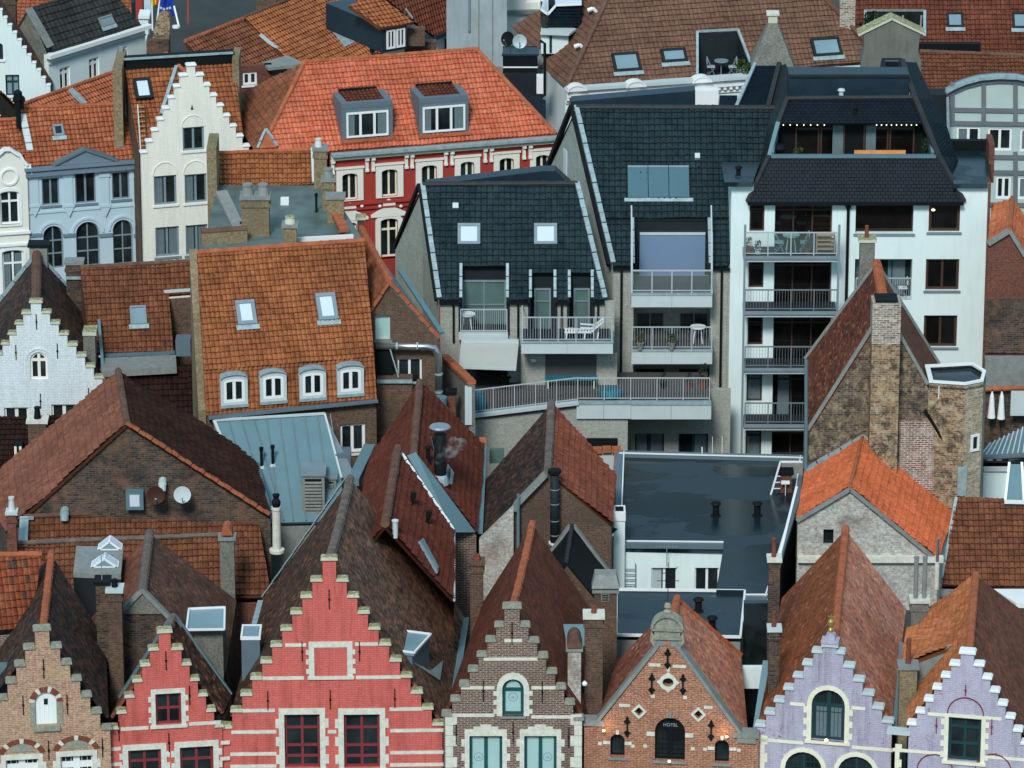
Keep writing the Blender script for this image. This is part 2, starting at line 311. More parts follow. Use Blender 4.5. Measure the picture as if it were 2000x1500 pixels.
M['cream'] = plain('cream_paint', (.82, .78, .62), .6, var=.1, vs=3, streak=.2, dirt=(.55, .52, .42))
M['creamw'] = plain('cream_white_render', (.78, .77, .70), .8, var=.06, vs=.5, streak=.12, dirt=(.6, .6, .55))
M['blue'] = plain('pale_blue_render', (0.476, 0.609, 0.685), .8, var=.07, vs=.5, streak=.15, dirt=(.4, .5, .62))
M['bluedk'] = plain('blue_grey_cornice', (.16, .22, .28), .6, var=.1)
M['deepred'] = plain('deep_red_render', (.36, .045, .035), .75, var=.1, vs=.6, streak=.12, dirt=(.26, .03, .025))
M['stone'] = plain('mossy_coping_stone', (.36, .36, .30), .9, var=.3, vs=5, streak=.4, dirt=(.18, .2, .09), fine=.3)
M['stonew'] = plain('pale_stone', (.72, .71, .62), .85, var=.2, vs=4, fine=.15)
M['stoneg'] = plain('grey_stone', (.26, .28, .27), .85, var=.2, vs=3, fine=.2)
def mosscap():
    m, t, b = newmat('moss_topped_stone'); b.inputs['Roughness'].default_value = .95
    g = N(t, 'ShaderNodeNewGeometry'); s_ = N(t, 'ShaderNodeSeparateXYZ'); L(t, g.outputs['Normal'], s_.inputs[0])
    up = math_(t, 'GREATER_THAN', s_.outputs[2], .5)
    n = noise(t, 7, 6, .7); f = math_(t, 'MULTIPLY', ramp(t, n, [(.34, 0.0), (.5, 1.0)]), math_(t, 'ADD', math_(t, 'MULTIPLY', up, .75), .15))
    c = mix(t, f, (.60, .59, .48), ramp(t, noise(t, 12, 3), [(.3, (.12, .135, .04)), (.55, (.24, .23, .07)), (.68, (.05, .06, .03))]))
    L(t, c, b.inputs['Base Color']); return m
M['moss'] = mosscap()
M['navy'] = plain('dark_blue_metal', (.018, .035, .052), .35, var=.3, vs=1); M['zincdk'] = plain('zinc_seam', (.16, .21, .25), .5); M['br_speck'] = brick('pale_speckled_brick', (.46, .40, .33), (.16, .09, .065), (.56, .53, .47), stain=.35, staincol=(.16, .10, .07), bw=.26, bh=.09, ms=.014)
M['zinc'] = plain('weathered_zinc', (0.154, 0.259, 0.299), .45, metal=.3, var=.12, vs=1)
M['lead'] = plain('lead_flashing', (0.347, 0.445, 0.473), .5, metal=.2, var=.3, vs=4)
M['steel'] = plain('galvanised_steel', (.55, .58, .60), .3, metal=.9, var=.1, vs=3)
M['rail'] = plain('grey_railing_paint', (.42, .47, .50), .45, var=.05)
M['dkrail'] = plain('dark_railing_paint', (.16, .19, .21), .45, var=.05)
M['dkmetal'] = plain('black_metal', (.008, .011, .012), .6, var=.2, spec=.1)
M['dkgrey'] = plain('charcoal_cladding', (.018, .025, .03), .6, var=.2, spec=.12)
M['panel'] = plain('pale_grey_panel', (0.509, 0.581, 0.593), .6, var=.06, streak=.15, dirt=(.38, .42, .42))
M['bluegrey'] = plain('blue_grey_zinc_cladding', (.12, .17, .205), .5, var=.1)
M['taupe'] = plain('taupe_shutter', (.075, .068, .068), .6, var=.03)
M['awning'] = plain('pale_grey_awning', (.42, .43, .40), .8, var=.04)
M['screen'] = plain('blue_grey_fabric_blind', (.16, .24, .37), .8, var=.03)
M['glass'] = glassm('dark_glass'); M['glassw'] = glassm('dark_warm_glass', (.006, .005, .005)); M['glassb'] = plain('sky_blue_glass', (.20, .30, .35), .15, var=.15, vs=.6)
M['glassp'] = plain('bright_skylight_glass', (.58, .66, .76), .2, var=.04); M['glassg'] = plain('green_tinted_glass', (.10, .17, .16), .15, var=.2)
M['frost'] = plain('frosted_pale_green_glass', (.38, .56, .55), .35, var=.06)
M['panelb'] = plain('solar_panel_glass', (0.076, 0.152, 0.187), .25, var=.03)
M['curt'] = plain('pale_curtain', (.42, .50, .52), .9, var=.12, vs=6); M['curtb'] = plain('blue_grey_curtain', (.13, .18, .20), .9, var=.15, vs=5)
M['wred'] = plain('dark_red_window_paint', (.22, .035, .045), .5); M['wgreen'] = plain('dark_green_window_paint', (.012, .085, .085), .5)
M['wteal'] = plain('dark_teal_window_paint', (.015, .05, .06), .5); M['wgrey'] = plain('blue_grey_window_paint', (.20, .26, .30), .5)
M['wwood'] = plain('brown_wood_frame', (.065, .036, .024), .6); M['wwoodl'] = plain('light_wood', (.45, .30, .17), .7)
M['felt'] = None
def felt():
    m, t, b = newmat('wet_bitumen_roof'); n = noise(t, .28, 5, .5, stretch=(1, 2.0, 1)); f = ramp(t, n, [(.48, 0.0), (.51, 1.0)])
    L(t, mix(t, f, (.007, .017, .024), (.022, .045, .060)), b.inputs['Base Color'])
    L(t, ramp(t, f, [(0, .22), (1, .6)]), b.inputs['Roughness'])
    bump(t, b, noise(t, 3, 3), .08, .02); return m
M['felt'] = felt()
M['feltg'] = plain('green_grey_bitumen_roof', (.12, .17, .165), .45, var=.45, vs=.8)
M['asphalt'] = plain('wet_asphalt', (.045, .052, .05), .8, var=.35, vs=.3)
M['ground'] = plain('paved_ground', (.07, .07, .068), .8, var=.3, vs=.4)
M['pot'] = plain('clay_pot', (.20, .06, .035), .8, var=.25, vs=6); M['potw'] = plain('white_pot', (.6, .62, .62), .6)
M['leaf'] = plain('leaf_green', (.05, .085, .025), .8, var=.5, vs=8); M['leafd'] = plain('dark_leaf', (.025, .045, .02), .8, var=.5, vs=8)
M['teal'] = plain('teal_seat', (.20, .38, .35), .6); M['lamp'] = emis('warm_lamp_glow', (1, .72, .4), 1.5); M['goldm'] = plain('gilding', (.45, .33, .10), .4, metal=.6)
M['whitepl'] = plain('white_plastic', (.82, .84, .85), .4, var=.03)
M['yelpl'] = plain('yellow_flag_cloth', (.85, .62, .03), .8); M['redpl'] = plain('red_flag_cloth', (.65, .04, .03), .8); M['bluepl'] = plain('blue_flag_cloth', (.01, .05, .35), .8)
# ---------------------------------------------------------------- builders
def tiles(name, poly, mat, parent, tw=.19, th=.27, amp=.058, step=.05, label=None, lift=.0):
    """one roof slope of modelled pantiles, clipped to a convex polygon"""
    poly = [Vector(p) for p in poly]; pl = Pl(poly[0], poly[1], poly[2]) if len(poly) == 3 else Pl(poly[0], poly[1], poly[-1])
    n, t, s = pl.n, pl.t, pl.s; o = n * poly[0].dot(n)
    ab = [((p - o).dot(t), (p - o).dot(s)) for p in poly]
    a0, a1 = min(a for a, b in ab), max(a for a, b in ab); b0, b1 = min(b for a, b in ab), max(b for a, b in ab)
    ia, ib = math.floor(a0 / tw), math.floor(b0 / th + .35); a0, b0 = ia * tw, ib * th; nc = int((a1 - a0) / tw) + 2; nr = int((b1 - b0) / th) + 2
    prof = [(0, .25), (.18, 1.0), (.42, .6), (.7, 0.0)]
    cols = [(a0 + (i + f) * tw, h * amp, i + f) for i in range(nc) for f, h in prof]
    vs, fs, uvs = [], [], []; W = len(cols); ou = ia; ov = ib
    rnd = random.Random(len(vs) + int(a1 * 10))
    for j in range(nr):
        bb, bt = b0 + j * th, b0 + (j + 1) * th + .02
        jit = [rnd.uniform(-.008, .008) for _ in range(nc)]; lf = [rnd.uniform(-.007, .013) for _ in range(nc)]
        base = len(vs)
        for a, h, u in cols:
            k = int(u); vs.append(o + t * a + s * (bb + jit[k]) + n * (h + step + lf[k] + lift))
        for a, h, u in cols: vs.append(o + t * a + s * bt + n * (h * .92 + lift))
        for a, h, u in cols:
            k = int(u); vs.append(o + t * a + s * (bb + jit[k]) + n * (h - .015 + lift))
        for i in range(W - 1):
            q = (base + i, base + i + 1, base + W + i + 1, base + W + i); fs.append(q)
            u0, u1 = cols[i][2] + ou, cols[i + 1][2] + ou - .0005
            uvs.append([(u0, ov + j + .02), (u1, ov + j + .02), (u1, ov + j + .99), (u0, ov + j + .99)])
            fs.append((base + 2 * W + i, base + 2 * W + i + 1, base + i + 1, base + i)); uvs.append([(u0, ov + j + .0), (u1, ov + j + .0), (u1, ov + j + .04), (u0, ov + j + .04)])
    ph = a0 * .7
    vs = [v + n * (.028 * math.sin(v.dot(t) * 1.1 + ph) * math.sin(v.dot(s) * 1.3 + 1) + .018 * math.sin(v.dot(t) * 2.7 + v.dot(s) * 1.9)) for v in vs]
    me = bpy.data.meshes.new(name); me.from_pydata(vs, [], fs); ul = me.uv_layers.new(name='UVMap').data
    ul.foreach_set('uv', [x for e in uvs for q in e for x in q])
    bm = bmesh.new(); bm.from_mesh(me); m = len(poly); cen = sum(poly, Vector()) / m
    for i in range(m):
        p, q = poly[i], poly[(i + 1) % m]; e = q - p
        if e.length < 1e-4: continue
        pn = e.cross(n).normalized()
        if (cen - p).dot(pn) > 0: pn = -pn
        g = bm.verts[:] + bm.edges[:] + bm.faces[:]
        bmesh.ops.bisect_plane(bm, geom=g, plane_co=p, plane_no=pn, clear_outer=True, dist=1e-5)
    bm.to_mesh(me); bm.free()
    c = cen
    for v in me.vertices: v.co -= c
    # solid slab under the tiles
    mb = MB(); mb.prism([p - n * .02 for p in poly], -n * .10)
    me2 = bpy.data.meshes.new('x'); me2.from_pydata([v - c for v in mb.v], [], mb.f); bm = bmesh.new(); bm.from_mesh(me); bm.from_mesh(me2); bm.to_mesh(me); bm.free(); bpy.data.meshes.remove(me2)
    me.materials.append(mat); ob = bpy.data.objects.new(name, me); COL.objects.link(ob)
    ob.parent = parent; ob.location = c - WL[parent.name]; WL[ob.name] = c
    if label: ob['label'] = label
    return ob
def slab(name, poly, mat, parent, th=.12, label=None):
    poly = [Vector(p) for p in poly]; pl = Pl(poly[0], poly[1], poly[-1]); mb = MB(); mb.prism([p + pl.n * .0 for p in poly], -pl.n * th); return mb.build(name, mat, parent, label=label)
def roofing(kind, name, poly, mat, parent, **k):
    return tiles(name, poly, mat, parent, **k) if kind == 't' else slab(name, poly, mat, parent)
def ridge(p0, p1, mat, parent, r=.12, seg=.36, sag=0.0, name='ridge_cap'):
    mb = MB(); d = p1 - p0; n = max(1, int(d.length / seg)); rnd = random.Random(int(d.length * 100))
    def pt(f): return p0 + d * f - Vector((0, 0, sag * math.sin(math.pi * f))) + Vector((rnd.uniform(-.008, .008), 0, rnd.uniform(-.008, .008)))
    for i in range(n):
        a, b = pt(i / n), pt((i + 1.06) / n)
        mb.tube([a, b], [r * 1.08, r * .93], 8)
    return mb.build(name, mat, parent)
def strip(p0, p1, mat, parent, w=.18, h=.06, name='flashing', jag=0):
    mb = MB()
    if jag:
        d = p1 - p0; n = max(1, int(d.length / jag))
        for i in range(n): mb.bar(p0 + d * (i / n) + Vector((0, 0, .02 * (i % 2))), p0 + d * ((i + .92) / n) + Vector((0, 0, .02 * (i % 2))), w, h)
    else: mb.bar(p0, p1, w, h)
    return mb.build(name, mat, parent)
def skirt(parent, pts, mat, drop=.1, zb=0.0, name='wall', closed=False, label=None):
    mb = MB(); q = [Vector((p.x, p.y, p.z - drop)) for p in pts]
    if closed: q.append(q[0])
    for a, b in zip(q, q[1:]): mb.poly([Vector((a.x, a.y, zb)), Vector((b.x, b.y, zb)), b, a])
    return mb.build(name, mat, parent, label=label)
def loop_shape(u0, u1, z0, z1, arch=0.0, n=10):
    """arch: rise of the head, 0 = flat"""
    if arch <= 0: return [(u0, z0), (u1, z0), (u1, z1), (u0, z1)]
    c = (u0 + u1) / 2; h = (u1 - u0) / 2; zs = z1 - arch
    return [(u0, z0), (u1, z0)] + [(c + h * math.cos(math.pi * i / n), zs + arch * math.sin(math.pi * i / n)) for i in range(n + 1)]
def wall(name, fc, outer, holes, mat, parent, th=.3, label=None, off=0.0):
    mb = MB(); loops = [outer] + holes
    vec = [[Vector((u, z, 0)) for u, z in lp] for lp in loops]; tri = tessellate_polygon(vec)
    flat = [p for lp in loops for p in lp]
    f3 = [fc.P(u, z, off) for u, z in flat]; b3 = [p - fc.n * th for p in f3]; n = len(flat)
    mb.raw(f3 + b3, [tuple(t) for t in tri] + [(c + n, b + n, a + n) for a, b, c in tri])
    k = 0
    for lp in loops:
        m = len(lp)
        for i in range(m):
            a, b = k + i, k + (i + 1) % m; mb.poly([f3[a], f3[b], b3[b], b3[a]])
        k += m
    return mb.build(name, mat, parent, label=label)
def bbox(fc, x0, y0, x1, y1):
    xm, ym = (x0 + x1) / 2, (y0 + y1) / 2
    return fc.uv(x0, ym)[0], fc.uv(x1, ym)[0], fc.uv(xm, y1)[1], fc.uv(xm, y0)[1]
def window(parent, fc, px, nx=2, nz=(), fm='whitep', gm='glass', arch=0.0, depth=.14, fw=.06, mw=.05, curtain=None, sill=None, name='window', lattice=None, label=None, uvz=None, emblem=False, proud=False):
    """px: photo box of the opening; returns the hole loop"""
    u0, u1, z0, z1 = uvz or bbox(fc, *px); rise = arch if arch >= 0 else (u1 - u0) / 2
    f = fc.moved(.06) if proud else fc
    A = loop_shape(u0, u1, z0, z1, rise); B = loop_shape(u0 + fw, u1 - fw, z0 + fw, z1 - fw, max(0, rise - fw * .5) if rise else 0)
    mb = MB(); mb.ring(f, A, B, -depth - .05, -depth + .02)
    top = z1 - fw * .5
    for i in range(1, nx):
        u = u0 + (u1 - u0) * i / nx; mb.fbox(f, u - mw / 2, u + mw / 2, z0 + fw * .6, top, -depth - .04, -depth + .015)
    for q in nz:
        z = z1 + (z0 - z1) * q; mb.fbox(f, u0 + fw * .6, u1 - fw * .6, z - mw / 2, z + mw / 2, -depth - .04, -depth + .01)
    if lattice:
        a, b, zt, wd = lattice
        for i in range(1, a):
            u = u0 + (u1 - u0) * i / a; mb.fbox(f, u - wd / 2, u + wd / 2, z0 + fw, z1 - fw - (rise * (abs(2 * i / a - 1) ** 2.4)), -depth - .045, -depth - .005)
        for i in range(1, b):
            z = z0 + (z1 - zt - z0) * i / b; mb.fbox(f, u0 + fw, u1 - fw, z - wd / 2, z + wd / 2, -depth - .045, -depth - .005)
    w_ = mb.build(name, M[fm], parent, label=label)
    mb = MB(); mb.loopprism(f, loop_shape(u0 + .01, u1 - .01, z0 + .01, z1 - .01, max(0, rise - .01)), -depth - .07, -depth - .035); pane = mb.build('pane', M[gm], w_)
    if curtain:
        cm, spans = curtain[0], curtain[1]; zb = curtain[2] if len(curtain) > 2 else 0.0
        for a, b in spans:
            mb = MB()
            k = max(2, int((b - a) * (u1 - u0) / .09))
            for i in range(k):
                ua = u0 + (u1 - u0) * (a + (b - a) * i / k); ub = u0 + (u1 - u0) * (a + (b - a) * (i + 1) / k); um = (ua + ub) / 2; zt = z1 - fw - rise; za = z0 + fw + zb * (z1 - z0)
                o1, o2 = -depth - .033, -depth - .022
                mb.poly([f.P(ua, za, o1), f.P(um, za, o2), f.P(um, zt, o2), f.P(ua, zt, o1)]); mb.poly([f.P(um, za, o2), f.P(ub, za, o1), f.P(ub, zt, o1), f.P(um, zt, o2)])
            mb.build('curtain', M[cm], w_)
    if emblem:
        for ue in (emblem if isinstance(emblem, (list, tuple)) else [.5]):
            mb = MB(); uc = u0 + (u1 - u0) * ue; zc = z0 + (z1 - z0) * .46; rr = .17; k = 20
            la = [(uc + rr * math.cos(2 * math.pi * i / k), zc + rr * math.sin(2 * math.pi * i / k)) for i in range(k)]; lb = [(uc + (u - uc) * .88, zc + (z - zc) * .88) for u, z in la]
            mb.ring(f, la, lb, -depth - .034, -depth - .028)
            for du, h in ((-.07, .07), (-.02, .12), (.02, .12), (.07, .07)): mb.fbox(f, uc + du - .009, uc + du + .009, zc - .07, zc - .07 + h, -depth - .034, -depth - .028)
            mb.build('emblem', M['wgrey'], w_)
    if sill:
        mb = MB(); mb.fbox(f, u0 - .08, u1 + .08, z0 - .09, z0 - .004, -depth + .03, .07); mb.build('sill', M[sill], parent)
    return A
def inset_hole(A): return A
def surround(parent, fc, A, w, mat, proud=.035, quoin=0, top=None, bottom=True, name='window_surround', qw=.12, arch=None):
    us = [u for u, z in A]; zs = [z for u, z in A]; u0, u1, z0, z1 = min(us), max(us), min(zs), max(zs)
    mb = MB(); tp = top if top is not None else w; e = .002
    if len(A) == 4:
        mb.fbox(fc, u0 - w, u1 + w, z1 + e, z1 + tp, -.03, proud)
        mb.fbox(fc, u0 - w, u0 - e, z0, z1, -.03, proud); mb.fbox(fc, u1 + e, u1 + w, z0, z1, -.03, proud)
    else:
        zs_ = A[2][1]; rise = z1 - zs_; B = loop_shape(u0 - w, u1 + w, z0, z1 + tp, rise + tp); mb.ring(fc, B, A[:1] + A[1:], -.03, proud)
    if bottom: mb.fbox(fc, u0 - w - .05, u1 + w + .05, z0 - .12, z0 - e, -.03, proud + .04)
    if quoin:
        zt = z1 if len(A) == 4 else A[2][1]; h = (zt - z0) / (2 * quoin)
        for i in range(quoin):
            za = z0 + h * (2 * i + .5)
            mb.fbox(fc, u0 - w - qw, u0 - w - e, za, za + h, -.03, proud - .003); mb.fbox(fc, u1 + w + e, u1 + w + qw, za, za + h, -.03, proud - .003)
    return mb.build(name, M[mat], parent)
def steps(fc, pin, l0, l1, nl, r0, r1, nr, zb=0.0):
    """stepped gable outline in (u, z) and the coping spans. pin=(xl, xr, ytop); l0 top step (outer x, y), l1 lowest step"""
    ul, zt = fc.uv(pin[0], pin[2]); ur, _ = fc.uv(pin[1], pin[2])
    def seq(a, b, n): return [fc.uv(a[0] + (b[0] - a[0]) * i / (n - 1), a[1] + (b[1] - a[1]) * i / (n - 1)) for i in range(n)]
    Ls, Rs = seq(l0, l1, nl), seq(r0, r1, nr)
    out = [(Ls[-1][0], zb), (Rs[-1][0], zb)]; caps = []
    for i in range(nr - 1, -1, -1):
        out.append((Rs[i][0], Rs[i][1])); xi = Rs[i - 1][0] if i else ur; out.append((xi, Rs[i][1])); caps.append((xi, Rs[i][0], Rs[i][1], 1))
    out += [(ur, zt), (ul, zt)]; caps.append((ul, ur, zt, 0))
    for i in range(nl):
        xi = Ls[i - 1][0] if i else ul; out.append((xi, Ls[i][1])); out.append((Ls[i][0], Ls[i][1])); caps.append((Ls[i][0], xi, Ls[i][1], -1))
    # drop duplicate points
    res = []
    for p in out:
        if not res or (abs(p[0] - res[-1][0]) + abs(p[1] - res[-1][1])) > 1e-4: res.append(p)
    return res, caps
def copings(parent, fc, caps, mat, h=.13, over=.07, th=.3, inn=.02):
    for a, b, z, side in caps:
        mb = MB(); j = random.uniform(-.015, .015)
        u0, u1 = (a - over, b - inn * 0) if side < 0 else ((a, b + over) if side > 0 else (a - over, b + over))
        if side < 0: u1 = b - .003
        if side > 0: u0 = a + .003
        P = [fc.P(u0, z + .003, over), fc.P(u1, z + .003, over), fc.P(u1, z + .003, -th - .03), fc.P(u0, z + .003, -th - .03)]
        mb.prism(P, Vector((0, 0, h * .6 + j)))
        Q = [fc.P(u0 + .03, z + h * .6 + j, over - .03), fc.P(u1 - .03, z + h * .6 + j, over - .03), fc.P(u1 - .03, z + h * .6 + j, -th), fc.P(u0 + .03, z + h * .6 + j, -th)]
        mb.prism(Q, Vector((0, 0, h * .4))); mb.build('coping_stone', M[mat], parent)
def bands(parent, fc, rows, mat, h=.13, proud=.025, name='stone_band'):
    """rows: (y_px at x0, x0, x1)"""
    for y, x0, x1 in rows:
        ua, za = fc.uv(x0, y); ub, _ = fc.uv(x1, y); _, z = fc.uv((x0 + x1) / 2, y)
        mb = MB(); mb.fbox(fc, ua, ub, za - h / 2, za + h / 2, -.03, proud); mb.build(name, M[mat], parent)
def anchors(parent, fc, pts, h=.75, w=.035, mat='dkmetal', name='wall_anchor'):
    for x, y in pts:
        u, z = fc.uv(x, y); mb = MB(); mb.fbox(fc, u - w / 2, u + w / 2, z - h / 2, z + h / 2, -.01, .04); mb.fbox(fc, u - w, u + w, z - .03, z + .03, -.01, .06); mb.build(name, M[mat], parent)
def chimney(parent, x, ytop, Y, wd, d, h, mat='br_brown', cap='stoneg', pots=(), yaw=0, corbel=True, potm='pot', label=None, top=False, group=None, potkind='pot'):
    """x, ytop: photo position of the top centre of the front face"""
    p = at(x, ytop, Y=Y); a = R(yaw); dx = Vector((math.cos(a), math.sin(a), 0)); dy = Vector((-math.sin(a), math.cos(a), 0))
    mb = MB(); o = p - dx * wd / 2 - Vector((0, 0, h)); mb.box(o, dx * wd, dy * d, Vector((0, 0, h - .12)))
    if corbel: mb.box(p - dx * (wd / 2 + .05) - dy * .05 - Vector((0, 0, .45)), dx * (wd + .1), dy * (d + .1), Vector((0, 0, .12)))
    c = mb.build('chimney', M[mat], parent, label=label)
    mb = MB(); mb.box(p - dx * (wd / 2 + .07) - dy * .07 - Vector((0, 0, .118)), dx * (wd + .14), dy * (d + .14), Vector((0, 0, .12))); mb.build('chimney_cap', M[cap], c)
    for i, (f, r_, hh) in enumerate(pots):
        b = p + dx * wd * f + dy * d * .5; mb = MB(); mb.lathe(b, [(r_ * 1.15, 0), (r_ * 1.1, .08), (r_ * .85, hh * .8), (r_, hh * .85), (r_, hh), (r_ * .75, hh)]); mb.build('chimney_pot', M[potm], c, smooth=False)
    return c
def skylight(parent, pl, px, frame='wgrey', glass='glassp', name='skylight', h=.12, fw=.09, apron=True, cols=1):
    x0, y0, x1, y1 = px; xm, ym = (x0 + x1) / 2, (y0 + y1) / 2
    a, b = pl.hit(x0, ym), pl.hit(x1, ym); lo, hi = pl.hit(xm, y1), pl.hit(xm, y0); t = pl.t if (b - a).dot(pl.t) > 0 else -pl.t
    wd = abs((b - a).dot(t)); ht = abs((hi - lo).dot(pl.s)); c = pl.hit(xm, ym) + pl.n * .06; o = c - t * wd / 2 - pl.s * ht / 2
    mb = MB(); n = pl.n
    mb.box(o - n * .05, t * wd, pl.s * fw, n * (h + .05)); mb.box(o + pl.s * (ht - fw) - n * .05, t * wd, pl.s * fw, n * (h + .07))
    mb.box(o + pl.s * fw - n * .05, t * fw, pl.s * (ht - 2 * fw), n * (h + .05)); mb.box(o + t * (wd - fw) + pl.s * fw - n * .05, t * fw, pl.s * (ht - 2 * fw), n * (h + .05))
    for i in range(1, cols): mb.box(o + t * (wd * i / cols - .02) + pl.s * fw, t * .04, pl.s * (ht - 2 * fw), n * h)
    w_ = mb.build(name, M[frame], parent)
    mb = MB(); mb.box(o + (t + pl.s) * fw * .9 + n * .0, t * (wd - 1.8 * fw), pl.s * (ht - 1.8 * fw), n * (h - .03)); mb.build('pane', M[glass], w_)
    if apron: mb = MB(); mb.box(o - pl.s * .22 - t * .08 + n * .045, t * (wd + .16), pl.s * .218, n * .03); mb.build('flashing', M['lead'], w_)
    return w_
def railing(parent, p0, p1, h=1.0, n=20, mat='rail', r=.013, posts=3, name='railing', top=.03):
    mb = MB(); d = p1 - p0; U = Vector((0, 0, h)); k = Vector((0, 0, .1))
    mb.bar(p0 + U, p1 + U, top * 1.6, top * 1.4); mb.bar(p0 + k, p1 + k, top, top)
    for i in range(n + 1): q = p0 + d * i / n; mb.bar(q + k, q + U, r, r)
    for i in range(posts + 1): q = p0 + d * i / posts; mb.bar(q, q + U, top * 1.3, top * 1.3)
    return mb.build(name, M[mat], parent)
def dish(px, py, Y, rad, label, mat='rail', tilt=25, side=0, group='satellite dishes'):
    c = at(px, py, Y=Y); r_ = root('satellite_dish', c - Vector((0, 0, rad)), label, 'satellite dish', group)
    ax = (C0 - c); ax.z = 0; ax.normalize(); ax = (ax + Vector((side, 0, math.tan(R(tilt))))).normalized(); x = ax.cross(Vector((0, 0, 1))).normalized(); y = x.cross(ax)
    mb = MB(); n = 20; rings = [(0, 0), (.4, .02), (.75, .07), (1, .13)]; V = []; Fs = []
    for q, hh in rings:
        for k in range(n): V.append(c + (x * math.cos(2 * math.pi * k / n) + y * math.sin(2 * math.pi * k / n)) * rad * q + ax * rad * hh)
    for i in range(3):
        for k in range(n): Fs.append((i * n + k, i * n + (k + 1) % n, (i + 1) * n + (k + 1) % n, (i + 1) * n + k))
    mb.raw(V, Fs); mb.raw([v - ax * .015 for v in V], Fs); mb.build('reflector', M[mat], r_, smooth=True)
    mb = MB(); mb.tube([c - y * rad, c + ax * rad * .9 - y * rad * .3], .018, 6); mb.tube([c + ax * rad * .85 - y * rad * .3, c + ax * rad * 1.05 - y * rad * .22], .04, 6); mb.build('feed_arm', M['wgrey'], r_)
    mb = MB(); mb.tube([c - ax * .05, c - ax * .25, c - ax * .25 - Vector((0, 0, rad * 1.3))], .025, 6); mb.build('bracket', M['wgrey'], r_)
    return r_
def vent(parent, x, y, Y=None, Z=None, r=.08, h=.45, mat='dkmetal', cap=True, name='vent_pipe', capm=None):
    """x, y = photo position of its foot"""
    b = at(x, y, Y=Y, Z=Z); mb = MB(); mb.lathe(b, [(r * 1.6, -.05), (r * 1.6, .03), (r, .05), (r, h)]); o = mb.build(name, M[mat], parent)
    if cap: mb = MB(); mb.lathe(b + Vector((0, 0, h + .004)), [(r * 1.2, 0), (r * 1.7, .05), (r * 1.3, .12), (.01, .15)]); mb.build('cowl', M[capm or mat], o)
    return o
def plant(px, py, Y, h, wd, label, pot='pot', leaf='leaf', cat='potted plant', group=None, flower=None, Z=None):
    b = at(px, py, Y=Y) if Z is None else at(px, py, Z=Z); r_ = root('potted_plant', b, label, cat, group)
    mb = MB(); ph = h * .38; mb.lathe(b, [(wd * .22, 0), (wd * .32, ph), (wd * .36, ph), (wd * .36, ph + .03), (wd * .28, ph + .03)], 10); mb.build('pot', M[pot], r_)
    mb = MB(); mb2 = MB(); rnd = random.Random(int(px * 7 + py))
    for i in range(110):
        a = rnd.uniform(0, 6.28); q = rnd.random() ** .5 * wd * .5; z = rnd.uniform(.0, 1.0); c = b + Vector((math.cos(a) * q * (1 - .5 * z), math.sin(a) * q * (1 - .5 * z), ph + z * (h - ph)))
        d = Vector((rnd.uniform(-1, 1), rnd.uniform(-1, 1), rnd.uniform(-.2, 1))).normalized(); e = d.cross(Vector((rnd.uniform(-1, 1), rnd.uniform(-1, 1), .3))).normalized(); s_ = wd * .11
        (mb2 if flower and i % 3 == 0 else mb).poly([c - d * s_, c + e * s_ * .5, c + d * s_, c - e * s_ * .5])
    mb.build('foliage', M[leaf], r_)
    if flower: mb2.build('blossom', M[flower], r_)
    return r_
def text3(parent, fc, string, px, h, mat, off=.02, name='lettering'):
    cv = bpy.data.curves.new(name, 'FONT'); cv.body = string; cv.size = h; cv.align_x = 'CENTER'; cv.align_y = 'CENTER'; cv.extrude = .008
    cv.materials.append(M[mat]); oc = bpy.data.objects.new('tmp', cv); COL.objects.link(oc); bpy.context.view_layer.update(); me = bpy.data.meshes.new_from_object(oc); bpy.data.objects.remove(oc); o = bpy.data.objects.new(name, me); COL.objects.link(o); o.parent = parent
    p = fc.hit(*px) + fc.n * off; o.location = p - WL[parent.name]
    yaw = math.atan2(fc.d.y, fc.d.x); o.rotation_euler = (R(90), 0, yaw); return o
def gable(parent, R0, R1, EL0, ER0, mL, mR, wallm, kL='t', kR='t', EL1=None, ER1=None, rm='ridge_dk', rr=.12, front=True, sag=0, tw=.19, th=.27, zb=0.0, wm2=None, over=0.0):
    """two roof slopes from a level or sloping ridge R0 (near) - R1 (far); eave corners near the camera EL0, ER0"""
    EL1 = EL1 or EL0 + (R1 - R0); ER1 = ER1 or ER0 + (R1 - R0); kw = dict(tw=tw, th=th)
    f = (R0 - R1).normalized() * over
    roofing(kL, 'roof', [EL0 + f, R0 + f, R1, EL1], mL, parent, **(kw if kL == 't' else {})); roofing(kR, 'roof', [ER0 + f, ER1, R1, R0 + f], mR, parent, **(kw if kR == 't' else {}))
    ridge(R0 + f + Vector((0, 0, .05)), R1 + Vector((0, 0, .05)), M[rm], parent, rr, sag=sag)
    if front: skirt(parent, [EL0, R0, ER0], M[wallm], .12, zb, name='gable_wall')
    skirt(parent, [EL1, R1, ER1], M[wm2 or wallm], .12, zb, name='gable_wall'); skirt(parent, [EL0, EL1], M[wm2 or wallm], .12, zb, name='side_wall'); skirt(parent, [ER0, ER1], M[wm2 or wallm], .12, zb, name='side_wall')
    return dict(L=Pl(EL0, R0, R1), R=Pl(ER0, R0, R1), EL1=EL1, ER1=ER1)
def gutter(parent, p0, p1, mat='zinc', w=.16, name='gutter'):
    mb = MB(); mb.bar(p0, p1, w, .10); return mb.build(name, M[mat], parent)
def house(name, x, y, Y, label, cat='house', group=None):
    p = at(x, y, Y=Y); return root(name, (p.x, p.y, 0), label, cat, group)
